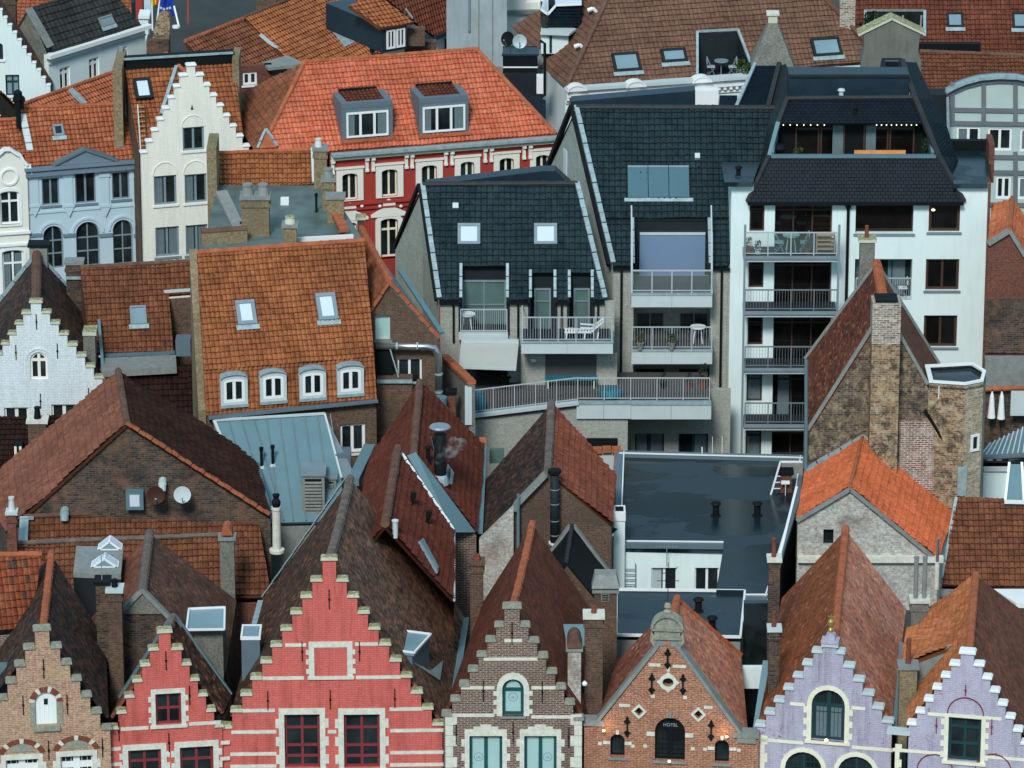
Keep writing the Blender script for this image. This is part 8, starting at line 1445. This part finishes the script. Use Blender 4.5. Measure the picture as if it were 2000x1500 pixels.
strip(pl.hit(918, 45), pl.hit(848, 74), M['navy'], h, .3, .2, name='gutter'); strip(pl.hit(868, -12) + U * .1, pl.hit(914, 40) + U * .1, M['lead'], h, .3, .1); strip(pl.hit(790, 20) + U * .1, pl.hit(803, 38) + U * .1, M['lead'], h, .4, .1)
f = Fac(880, 90, at(880, 75, Z=11.5).y, 22); a, b = f.uv(852, 80)[0], f.uv(918, 60)[0]; zt = f.uv(885, 64)[1]; hs = [window(h, f, (866, 72, 890, 103), 2, (), 'whitep', fw=.1, mw=.1, depth=.1)]; wall('side_wall', f, [(a, 0), (b, 0), (b, zt), (a, zt)], hs, M['white'], h)
flat('lower_roof', [(802, 100), (870, 92), (840, 66), (790, 60)], 11, 'dkgrey', h); bx('brick_side', 790, 852, 82, 115, 238, .5, 'br_black', h)
# ---- B6 big red hotel with hipped roof
h = house('hipped_roof_house', 860, 300, 223, 'large deep red house under a bright orange hipped roof with two zinc dormers'); f = Fac(860, 290, 223, 14.7); ff = f.moved(-.0)
E0, E1 = f.hit(504, 309), f.hit(1086, 263); zz = f.uv(860, 286)[1]; E0.z = E1.z = zz; pl = Pl(E0, E1, f.moved(-4.2).hit(595, 123)); L0, L1 = pl.hit(505, 307), pl.hit(1085, 264); T0, T1 = pl.hit(595, 123), pl.hit(930, 98)
tiles('roof', [L0, L1, T1, T0], M['redor'], h, tw=.19, th=.29); ridge(T0 + U * .06, T1 + U * .06, M['ridge_or'], h, .1); 
Bk0 = L0 - f.n * 8.6; Bk1 = L1 - f.n * 8.6; tiles('roof', [L0, T0, Bk0], M['brownor'], h, tw=.2, th=.3); tiles('roof', [L1, Bk1, T1], M['old'], h, tw=.2, th=.3); slab('rear_roof', [Bk0, T0, T1, Bk1], M['old'], h); ridge(T0 + U * .06, L0 + U * .06, M['ridge_or'], h, .11, .3); ridge(T1 + U * .06, L1 + U * .06, M['ridge_or'], h, .11, .3); skirt(h, [L0, Bk0, Bk1, L1], M['deepred'], .15)
mb = MB(); zc = zz; a, b = f.uv(646, 300)[0], f.uv(1086, 300)[0]; mb.fbox(f, a, b, zc - .22, zc - .02, -.1, .22); o = mb.build('cornice', M['cream'], h); mb = MB(); mb.fbox(f, a, b, zc - .018, zc + .1, .0, .42); mb.build('gutter', M['lead'], h)
hs = []
for x0, x1, y0, y1 in ((668, 698, 338, 391), (745, 776, 330, 384), (823, 853, 322, 376), (899, 926, 315, 369), (975, 1003, 308, 360), (1046, 1072, 302, 354)):
    A = window(h, f, (x0, y0, x1, y1), 2, (), 'cream', arch=.14, fw=.07, mw=.09, depth=.14); hs.append(A); us = [u for u, z in A]; zs = [z for u, z in A]; wall('window_surround', f, [(min(us) - .27, min(zs) - .02), (max(us) + .27, min(zs) - .02), (max(us) + .27, max(zs) + .22), (min(us) - .27, max(zs) + .22)], [[(u, z + .001) for u, z in A]], M['creamw'], h, th=.08, off=.07); mb = MB(); mb.fbox(f, min(us) - .32, max(us) + .32, max(zs) + .223, max(zs) + .31, 0, .12); mb.build('window_hood', M['creamw'], h)
for x0, x1, y0, y1 in ((671, 697, 434, 508), (743, 777, 426, 502), (822, 856, 420, 496)):
    A = window(h, f, (x0, y0, x1, y1), 2, (.3,), 'cream', arch=.14, fw=.07, mw=.09, depth=.14); hs.append(A); surround(h, f, A, .24, 'creamw', top=.22, bottom=False, proud=.07); us = [u for u, z in A]; c = (min(us) + max(us)) / 2; zt = max(z for u, z in A); mb = MB(); mb.loopprism(f, [(c - .85, zt + .1), (c + .85, zt + .1), (c + .85, zt + .22), (c + .3, zt + .52), (c + .28, zt + .78), (c, zt + .95), (c - .28, zt + .78), (c - .3, zt + .52), (c - .85, zt + .22)], .0, .09); mb.build('window_crest', M['creamw'], h)
wall('facade', f, [(a, 0), (b, 0), (b, zc), (a, zc)], hs, M['deepred'], h)
for i, x in enumerate((649, 716, 728, 793, 804, 870, 882, 947, 959, 1023, 1035)):
    u, z = f.uv(x, 300); z = zc - .24; mb = MB(); mb.fbox(f, u - .09, u + .09, z - .12, z, 0, .2); mb.fbox(f, u - .07, u + .07, z - .55, z - .122, 0, .1); mb.fbox(f, u - .085, u + .085, z - .66, z - .552, 0, .14); mb.build('bracket', M['creamw'], h)
for y, w_ in ((392, .12), (402, .08)): mb = MB(); z = f.uv(760, y)[1]; mb.fbox(f, a, b, z - w_ / 2, z + w_ / 2, 0, .12); mb.build('string_course', M['deepred'], h)
for x in (706, 741, 782, 817): p = f.hit(x, 400) + f.n * .1; mb = MB(); mb.lathe(p - U * .1, [(.02, 0), (.08, .04), (.08, .1), (.02, .14)]); mb.build('boss', M['whitep'], h)
for (x0, x1, y0, y1), (wx0, wx1, wy0, wy1) in (((667, 767, 203, 268), (676, 758, 217, 266)), ((819, 915, 193, 258), (825, 908, 206, 256))):
    b0 = pl.hit((x0 + x1) / 2, y1 + 2); fd = Fac((x0 + x1) / 2, y1, b0.y - .05, 14.7); ua, ub, za, zb = bbox(fd, x0, y0, x1, y1); mb = MB(); mb.fbox(fd, ua, ub, za - .3, zb - .15, -1.7, 0); d = mb.build('dormer', M['bluegrey'], h)
    for q in ((ua, ua + .3), (ub - .3, ub)): mb = MB(); mb.fbox(fd, q[0], q[1], zb - .148, zb + .1, -1.8, .02); mb.build('dormer_parapet', M['bluegrey'], d)
    mb = MB(); mb.fbox(fd, ua + .302, ub - .302, zb - .148, zb + .1, -.25, .02); mb.build('dormer_parapet', M['bluegrey'], d); rp = [fd.P(ua + .3, zb - .12, -.26), fd.P(ub - .3, zb - .12, -.26), fd.P(ub - .3, zb + .1, -1.8), fd.P(ua + .3, zb + .1, -1.8)]; tiles('dormer_roof', rp, M['old'], h, tw=.19, th=.29)
    mb = MB(); mb.fbox(fd, ua + .302, ub - .302, zb - .1, zb + .22, -1.95, -1.8); mb.build('dormer_back', M['dkmetal'], d)
    for i in range(1, 5): u = ua + (ub - ua) * i / 5; mb = MB(); mb.fbox(fd, u - .012, u + .012, zb - .4, zb - .15, 0, .02); mb.build('seam', M['zincdk'], d)
    window(d, fd, (wx0, wy0, wx1, wy1), 3, (), 'whitep', fw=.09, mw=.11, depth=-.07, curtain=('curtb', [(.02, .2), (.75, .95)])); strip(fd.P(ua - .1, za - .1, .1), fd.P(ub + .1, za - .1, .1), M['old'] if 0 else M['ridge_or'], h, .3, .08, name='apron')
mb = MB(); p = [pl.hit(502, 295), pl.hit(518, 258), pl.hit(541, 292)]; mb.prism([q + pl.n * .1 for q in p], pl.n * .1); mb.build('roof_gusset', M['ridge_or'], h); strip(p[0] + pl.n * .25, p[1] + pl.n * .25, M['lead'], h, .12, .06, jag=.3); strip(p[1] + pl.n * .25, p[2] + pl.n * .25, M['lead'], h, .12, .06, jag=.3)
# ================================================================ FAR RIGHT
# ---- B11 big brown roof with white cornice
h = house('brown_roof_mansion', 1350, 180, 236, 'large mansion with a broad chestnut brown tile roof and ornate white cornice'); f = Fac(1280, 158, 236, 13.5); A_, B_ = f.hit(1103, 172), f.hit(1700, 124); Z_ = f.uv(1280, 158)[1]; A_.z = B_.z = Z_; pl = Pl(A_, B_, f.moved(-6).P(0, Z_ + 5.2)); P = lambda *q: [pl.hit(*p) for p in q]
for q in (((1108, 170), (1362, 149), (1362, -40), (1200, -30)), ((1362, 66), (1460, 62), (1460, -60), (1362, -60)), ((1471, 141), (1692, 120), (1690, 82), (1600, -12), (1560, -60), (1441, -50), (1441, 62))): tiles('roof', P(*q), M['chestnut'], h, tw=.21, th=.30, amp=.022)
Lb = at(1060, 130, Z=Z_); top = pl.hit(1200, -30); pl2 = Pl(pl.hit(1106, 171), Lb, top); tiles('roof', [pl.hit(1106, 171), pl2.hit(1062, 135), pl2.hit(1000, 52), pl2.hit(1160, -40), top], M['chestnut'], h, tw=.21, th=.30, amp=.022); ridge(top + U * .08, pl.hit(1107, 171) + U * .08, M['ridge_dk'], h, .12, .32); ridge(pl.hit(1598, -14) + U * .08, pl.hit(1690, 82) + U * .08, M['ridge_dk'], h, .12, .32); M['ridge_dk'].name
a, b = f.uv(1104, 200)[0], f.uv(1700, 140)[0]
wall('facade', f, [(a, 0), (b, 0), (b, Z_ - .1), (a, Z_ - .1)], [], M['white'], h); mb = MB(); mb.fbox(f, a, b, Z_ - .09, Z_ + .06, -.1, .5); mb.build('gutter', M['panel'], h); mb = MB(); mb.fbox(f, a, b, Z_ - .45, Z_ - .1, 0, .3); mb.build('cornice', M['whitep'], h); mb = MB()
n = int((b - a) / .3)
for i in range(n): u = a + i * .3; mb.fbox(f, u, u + .14, Z_ - .62, Z_ - .452, 0, .26)
mb.build('dentil_course', M['whitep'], h); mb = MB(); mb.fbox(f, a, b, Z_ - .8, Z_ - .72, 0, .1); mb.build('string_course', M['whitep'], h)
for x in (1122, 1237, 1366, 1556): u, _ = f.uv(x, 170); archband(h, f, u, Z_ - .1, .42, .07, 'whitep', .56, 'shell_crest', .62); mb = MB(); mb.loopprism(f, [(u + .42 * math.cos(i * math.pi / 10), Z_ - .1 + .26 * math.sin(i * math.pi / 10)) for i in range(11)], .44, .52); mb.fbox(f, u - .22, u + .22, Z_ - .75, Z_ - .3, .3, .4); mb.build('corbel', M['whitep'], h)
skirt(h, [Lb, f.hit(1104, 172)], M['white'], .1, name='side_wall'); bx('pilaster_block', 1357, 1403, 178, 215, 235.2, .6, 'whitep', h)
for q in ((1196, 106, 1249, 142), (1291, 98, 1340, 124), (1585, 77, 1641, 112)): skylight(h, pl, q, 'dkgrey', 'glassb', fw=.13, h=.14)
c0, c1, c2, c3 = P((1362, 149), (1471, 141), (1441, 62), (1362, 66)); fl_z = c0.z - .3; mb = MB(); yb = c2.y + 0; mb.poly([c3 + U * .0, c2, Vector((c2.x, c2.y, fl_z)), Vector((c3.x, c3.y, fl_z))]); mb.poly([c0, c3, Vector((c3.x, c3.y, fl_z)), Vector((c0.x, c0.y, fl_z))]); mb.poly([c1, c2, Vector((c2.x, c2.y, fl_z)), Vector((c1.x, c1.y, fl_z))]); mb.poly([Vector((p.x, p.y, fl_z)) for p in (c0, c1, c2, c3)]); mb.build('terrace_recess', M['dkgrey'], h)
for p, q in ((c0, c3), (c3, c2), (c2, c1)): strip(p + U * .12, q + U * .12, M['lead'], h, .12, .1)
p = (c0 + c1 + c2 + c3) / 4; p.z = fl_z; r_ = root('round_table', p, 'small round table in the roof terrace of the chestnut roof', 'table'); mb = MB(); mb.lathe(p + U * .7, [(.35, 0), (.35, .04)]); mb.build('table_top', M['wgrey'], r_); mb = MB(); mb.lathe(p, [(.15, 0), (.03, .05), (.03, .7)]); mb.build('pedestal', M['wgrey'], r_)
for dx, fc_, w_ in ((-.5, 1, 'grey folding chair left of the small roof terrace table'), (.55, -1, 'pale folding chair right of the small roof terrace table')): r_ = chair(1400, p.y, fl_z, w_, fc_, 'rail'); r_.location.x = p.x + dx
for dx, w_ in ((.9, 'round grey-green bush in the roof terrace of the chestnut roof'), (1.3, 'yellow green planter at the front of the chestnut roof terrace')): r_ = plant(0, 0, 0, .8, .8, w_, 'stoneg', 'leaf', group='plants on the chestnut roof terrace', Z=1); r_.location = p + Vector((dx, -.6 if dx > 1 else 0, 0))
for x, y in ((1166, 24), (1140, 95)): q = pl2.hit(x, y); mb = MB(); mb.tube([q, q + pl2.n * .3], .09); mb.tube([q + pl2.n * .3, q + pl2.n * .3 + Vector((-.25, 0, -.1))], .1); mb.build('vent_pipe', M['whitep'], h)
# ---- turret lantern and equipment
h = house('slate_turret', 1096, 110, 240, 'slate-sided rooftop turret with a pale faceted glass top', 'turret'); o, q2, q = bx('slate_body', 1071, 1135, 10, 54, 239, 1.6, 'slate', h); mb = MB(); f = Fac(1096, 50, 238.9, 0); mb.loopprism(f, [f.uv(*p) for p in ((1056, 18), (1070, 28), (1070, 55), (1056, 52))], -1.6, 0); mb.build('slate_side', M['greyslate'], h)
mb = MB(); t0 = [f.hit(*p) for p in ((1056, 18), (1070, 28), (1086, 10), (1136, 8))]; mb.poly([t0[0], t0[1], t0[2], t0[2] + Vector((.2, 2.2, .3)), t0[0] + Vector((.3, 2.2, .5))]); mb.poly([t0[2], t0[3], t0[3] + Vector((0, 2.2, .3)), t0[2] + Vector((.2, 2.2, .3))]); mb.build('glass_top', M['glassp'], h)
for i in range(3): strip(t0[i], t0[i + 1], M['whitep'], h, .1, .1, name='frame')
o, q2, q = bx('white_base', 1057, 1110, 62, 105, 238.4, 1.6, 'white', h); flat('base_top', [(1055, 64), (1112, 66), (1126, 56), (1104, 50), (1060, 52)], q[3] + .02, 'panel', h, .1); bx('opening', 1073, 1078, 70, 103, 238.35, .05, 'wteal', h); mb = MB(); mb.bar(q2.P(q[0], 0, -.5), q2.P(q[0], q[2], -.5), .5); mb.build('support', M['stoneg'], h)
h = house('rooftop_tank', 1010, 140, 236, 'black rooftop tank cabinets beside the pale tower', 'tank'); o, q2, q = bx('cabinet', 982, 1050, 106, 144, 236, 1.4, 'dkmetal', h); flat('cabinet_top', [(980, 106), (1052, 106), (1054, 92), (984, 92)], q[3] + .02, 'navy', h, .1); mb = MB(); mb.fbox(q2, q[0], q[1], q[2] + .3, q[2] + .36, 0, .04); mb.build('cabinet_trim', M['whitep'], h); o, _, qq = bx('lower_cabinet', 985, 1048, 146, 215, 235.6, 1.2, 'dkgrey', h); mb = MB(); mb.fbox(q2, q[0], q[1], 0, qq[2], -1, 0); mb.build('support', M['dkgrey'], h); bx('white_unit', 1048, 1063, 150, 183, 235, .5, 'whitep', h)
mb = MB(); mb.tube([at(1056, 190, Y=234.6), at(1064, 186, Y=234.6), at(1064, 85, Y=234.6), at(1056, 80, Y=234.8)], .07); mb.build('pipe', M['dkmetal'], h)
mb = MB(); mb.poly([at(1000, 172, Y=233), at(1066, 196, Y=233), at(1066, 240, Y=233), at(1000, 190, Y=233)]); mb.build('slate_hip', M['navy'], h)
dish(1015, 81, 236, .34, 'blue-grey satellite dish above the black rooftop tank', 'lead', 20); dish(992, 76, 236.6, .36, 'dark satellite dish behind the blue-grey one on the tank', 'dkmetal', 20, -.6)
h = house('distant_house', 1025, 20, 258, 'pale distant house with a white framed window at the top edge'); f = Fac(1030, 15, 258, 5); A = window(h, f, (1026, -14, 1061, 5), 2, (), 'whitep', fw=.12, mw=.16); a, b = f.uv(990, 0)[0], f.uv(1075, 0)[0]; wall('facade', f, [(a, 0), (b, 0), (b, 17), (a, 17)], [A], M['creamw'], h); strip(f.P(a, f.uv(1030, 22)[1], .1), f.P(b, f.uv(1030, 22)[1], .1), M['stoneg'], h, .3, .2)
# ---- B18 red roofs upper right
h = house('long_red_roof_house', 1850, 60, 246, 'long dark red pantile roof with a terrace opening in the upper right corner'); A_, B_ = at(1640, 108, Y=244), at(2060, 108, Y=244); pl = Pl(A_, B_, at(1640, -30, Y=247.4)); P = lambda *q: [pl.hit(*p) for p in q]
for q in (((1640, 108), (2060, 108), (2060, 75), (1640, 75)), ((1640, 75), (1690, 75), (1690, 24), (1640, 24)), ((1806, 75), (2060, 75), (2060, 24), (1806, 24)), ((1640, 24), (2060, 24), (2060, -40), (1640, -40))): tiles('roof', P(*q), M['old'], h, tw=.22, th=.3)
mb = MB(); q = P((1690, 75), (1806, 75), (1806, 24), (1690, 24)); back = q[2].y; zf = q[0].z - .2; mb.poly([Vector((q[0].x, back, zf)), Vector((q[1].x, back, zf)), q[2], q[3]]); mb.poly([q[1], q[2], Vector((q[1].x, back, zf)), Vector((q[1].x, q[1].y, zf))]); mb.poly([q[0], q[3], Vector((q[0].x, back, zf)), Vector((q[0].x, q[0].y, zf))]); mb.build('terrace_recess', M['glass'], h)
for i in (0, 1, 3, 4, 6): x = 1692 + i * 18; strip(pl.hit(x, 70) + Vector((0, .9, -.2)), pl.hit(x, 26) + Vector((0, .1, -.1)), M['stoneg'], h, .09, .09, name='window_bar')
strip(q[3] + U * .1, q[2] + U * .1, M['stoneg'], h, .1, .1); strip(q[0] + U * .1, q[3] + U * .1, M['lead'], h, .14, .1); strip(q[1] + U * .1, q[2] + U * .1, M['lead'], h, .14, .1)
for q in ((1849, 28, 1881, 56), (1977, 28, 2010, 58)): skylight(h, pl, q, 'dkgrey', 'glassb', fw=.11)
skirt(h, P((1640, 108), (2060, 108)), M['br_red'], .2); b = at(1706, 60, Y=245); r_ = plant(0, 0, 0, 1.1, 1.2, 'dark shrub at the left end of the red roof terrace', 'stoneg', 'leafd', Z=1); r_.location = pl.hit(1700, 66)
h = house('lower_red_roof_house', 1880, 200, 238, 'orange red pantile roof between the half-timbered facade and the concrete gable'); A_, B_ = at(1780, 192, Y=236), at(2060, 200, Y=236); B_.z = A_.z; pl = Pl(A_, B_, at(1795, 100, Y=239.2)); P = [pl.hit(*p) for p in ((1785, 196), (2060, 200), (2060, 112), (1796, 102))]; tiles('roof', P, M['brownor'], h, tw=.2, th=.29); ridge(P[3] + U * .05, P[2] + U * .05, M['ridge_dk'], h, .1); skirt(h, P + P[:1], M['br_red'], .2); bx('dark_coping', 1796, 1915, 86, 103, 239.8, .4, 'dkmetal', h)
h = house('concrete_gable', 1742, 150, 228, 'streaked grey concrete gable block with a mossy pitched top above the penthouse', 'gable'); f = Fac(1742, 100, 228, 0); mb = MB(); g_ = [f.uv(*p) for p in ((1684, 190), (1798, 190), (1799, 120), (1793, 100), (1797, 66), (1742, 40), (1687, 68), (1688, 95), (1682, 118))]; mb.loopprism(f, g_, -.9, 0); o = mb.build('wall', plain('streaked_concrete', (.17, .175, .155), .9, var=.25, vs=1, streak=.6, dirt=(.08, .085, .075)), h)
for a, b in (((1742, 38), (1676, 70)), ((1742, 38), (1806, 68))): p, q = f.hit(*a), f.hit(*b); mb = MB(); mb.bar(p + Vector((0, .42, .04)), q + Vector((0, .42, .04)), 1.0, .1, up=Vector((0, 0, 1))); mb.build('coping', M['moss'], h)
mb = MB(); mb.fbox(f, g_[0][0], g_[1][0], 0, g_[0][1], -1.5, 0); mb.build('lower_wall', M['stoneg'], h)
r_ = root('chimney_stack', (at(1657, 60, Y=240).x, 240, 0), 'pale speckled stone chimney at the top edge beside the red roof', 'chimney'); o, q2, q = bx('shaft', 1641, 1671, -60, 75, 240, 1, 'br_speck', r_)
# ---- B17 half-timbered facade
h = house('half_timbered_house', 1930, 390, 225, 'grey and white half-timbered facade under a curved gable at the right edge'); f = Fac(1930, 280, 225, -2); top = [(1848, 178), (1862, 170), (1885, 160), (1915, 152), (1950, 149), (1985, 150), (2025, 158), (2065, 175)]; hs = []
for x0, x1, y0, y1 in ((1868, 1914, 248, 292), (1929, 1976, 250, 294), (1992, 2040, 252, 296), (1945, 1974, 345, 388), (1988, 2020, 346, 389), (1870, 1914, 345, 388)): hs.append(window(h, f, (x0, y0, x1, y1), 2, (), 'whitep', fw=.1, mw=.12, depth=.06, curtain=('curt' if 0 else 'curtb', [(.05, .45)]) if x0 < 1920 or x0 > 1980 else None))
T = [f.uv(*p) for p in top]; a, b = f.uv(1856, 200)[0], f.uv(2062, 200)[0]; wall('facade', f, [(a, 0), (b, 0)] + [(min(b, max(a, u)), z - .12) for u, z in T[::-1]], hs, plain('green_white_infill', (.44, .54, .52), .8, var=.08), h)
M['timber'] = plain('grey_timber', (.15, .165, .185), .7, var=.15)
def beam(x0, y0, x1, y1, w_=.24, o_=.07): p, q = f.uv(x0, y0), f.uv(x1, y1); mb = MB(); mb.bar(f.P(p[0], p[1], o_ / 2), f.P(q[0], q[1], o_ / 2), w_, o_ + .04, up=f.n) ; mb.build('timber_beam', M['timber'], h)
for i in range(len(top) - 1): beam(top[i][0], top[i][1] + 5, top[i + 1][0], top[i + 1][1] + 5, .3, .12)
for i in range(len(top) - 1): strip(f.P(*T[i], .1) + U * .03, f.P(*T[i + 1], .1) + U * .03, M['lead'], h, .5, .12, name='roof_edge')
for x in (1860, 1921, 1983, 2046): beam(x, 160, x, 244, .2, .09); beam(x, 296, x, 400, .2, .09)
for y in (214, 240, 305, 335, 398): beam(1858, y, 2060, y + 3, .2, .06)
zz = T[4][1] - .3; mb = MB(); Q = [f.P(u, z, 0) for u, z in T]; 
for i in range(len(Q) - 1): mb.poly([Q[i], Q[i + 1], Q[i + 1] + Vector((0, .6, 0)), Q[i] + Vector((0, .6, 0))])
mb.build('curved_roof', M['zinc'], h); mb = MB(); mb.fbox(f, a, b, 0, T[0][1] - .2, -1.2, -.3); mb.build('rear_body', M['br_red'], h)
mb = MB(); mb.tube([at(1851, 190, Y=224.2), at(1852, 262, Y=224.2)], .07); mb.build('downpipe', M['lead'], h); o, q2, q = bx('side_block', 1800, 1856, 185, 300, 226, 1, 'dkgrey', h)
r_ = root('roof_projector', at(1853, 270, Y=213), 'silver cylindrical floodlight beside the white building roof', 'lamp'); mb = MB(); mb.tube([at(1850, 268, Y=213), at(1862, 279, Y=212.4)], .13); mb.build('housing', M['steel'], r_); mb = MB(); p = at(1853, 274, Y=213); mb.bar(p, p - U * .6, .05); mb.build('bracket', M['dkmetal'], r_)
# ================================================================ small things
def skybox(x0, x1, y0, y1, ytop, Y, label):
    o, f, q = None, Fac((x0 + x1) / 2, y1, Y, 0), None; a, b, z0, z1 = bbox(f, x0, y0, x1, y1); r_ = root('rooflight_box', f.P((a + b) / 2, z0), label, 'rooflight')
    mb = MB(); mb.fbox(f, a, b, z0, z1, -1.2, 0); mb.build('curb', M['bluegrey'], r_); d = (Fac(0, 0, Y, 0), 0); mb = MB(); mb.fbox(f, a + .05, b - .05, z1 + .06, z1 + .09, -1.15, -.05); mb.build('pane', M['glassb'], r_)
    mb = MB()
    for p, s_ in (((a, -1.2), (b - a, 0)), ((a, -.06), (b - a, 0))): mb.fbox(f, a - .03, b + .03, z1 + .003, z1 + .12, p[1], p[1] + .07)
    mb.fbox(f, a - .03, a + .04, z1 + .003, z1 + .12, -1.12, -.07); mb.fbox(f, b - .04, b + .03, z1 + .003, z1 + .12, -1.12, -.07); mb.build('frame', M['whitep'], r_)
skybox(472, 508, 1250, 1330, 1226, 172.6, 'small white-framed rooflight box in the gap between the two red stepped gables')
o, f, q = bx('lower_wall', -20, 30, 1302, 1360, 169.6, .4, 'bluegrey', F1)
h = house('brick_chimney', 520, 22, 262, 'brown brick chimney cut by the top edge above the orange roofs', 'chimney'); o, f, q = bx('shaft', 500, 540, -30, 23, 262, 1, 'br_brown', h); mb = MB(); mb.fbox(f, q[0], q[1], 0, q[2], -1, 0); mb.build('base', M['br_brown'], h)
p = at(35, 880, Y=196.3); r_ = root('attic_window', p, 'tiny attic window with two yellow-lit bars in the dark left roof', 'window'); f = Fac(35, 880, 196.3, 0); a, b, z0, z1 = bbox(f, 26, 870, 44, 890); mb = MB(); mb.fbox(f, a, b, z0, z1, -.6, 0); mb.build('frame', M['dkmetal'], r_); mb = MB(); mb.fbox(f, a + .04, (a + b) / 2 - .05, z0 + .06, z1 - .04, 0, .02); mb.fbox(f, (a + b) / 2 + .05, b - .04, z0 + .06, z1 - .04, 0, .02); mb.build('pane', M['creamw'], r_)  # the window's glow is painted as a cream pane colour
# television aerials
def aerial(x, y, Y, hh, label):
    p = at(x, y, Y=Y); r_ = root('television_aerial', p, label, 'aerial', 'rooftop aerials'); mb = MB(); mb.bar(p, p + U * hh, .03); mb.build('mast', M['wgrey'], r_); mb = MB(); a = p + U * hh * .92; mb.bar(a - Vector((.45, 0, 0)), a + Vector((.45, 0, 0)), .02)
    for k in range(6): q = a + Vector((-.4 + k * .16, 0, 0)); mb.bar(q - Vector((0, .22, 0)), q + Vector((0, .22, 0)), .014)
    mb.build('antenna', M['wgrey'], r_)
aerial(1302, 1106, 187, .9, 'thin aerial in front of the white courtyard wall')
aerial(199, 1132, 174, 1.1, 'thin aerial on the dark chimney beside the tan stepped gable')
for x, y in ((456, 1066),): vent(B23 if 0 else [o for o in COL.objects if o.name == 'low_tiled_house'][0], x, y + 8, Y=184.5, r=.07, h=.35, mat='panel')
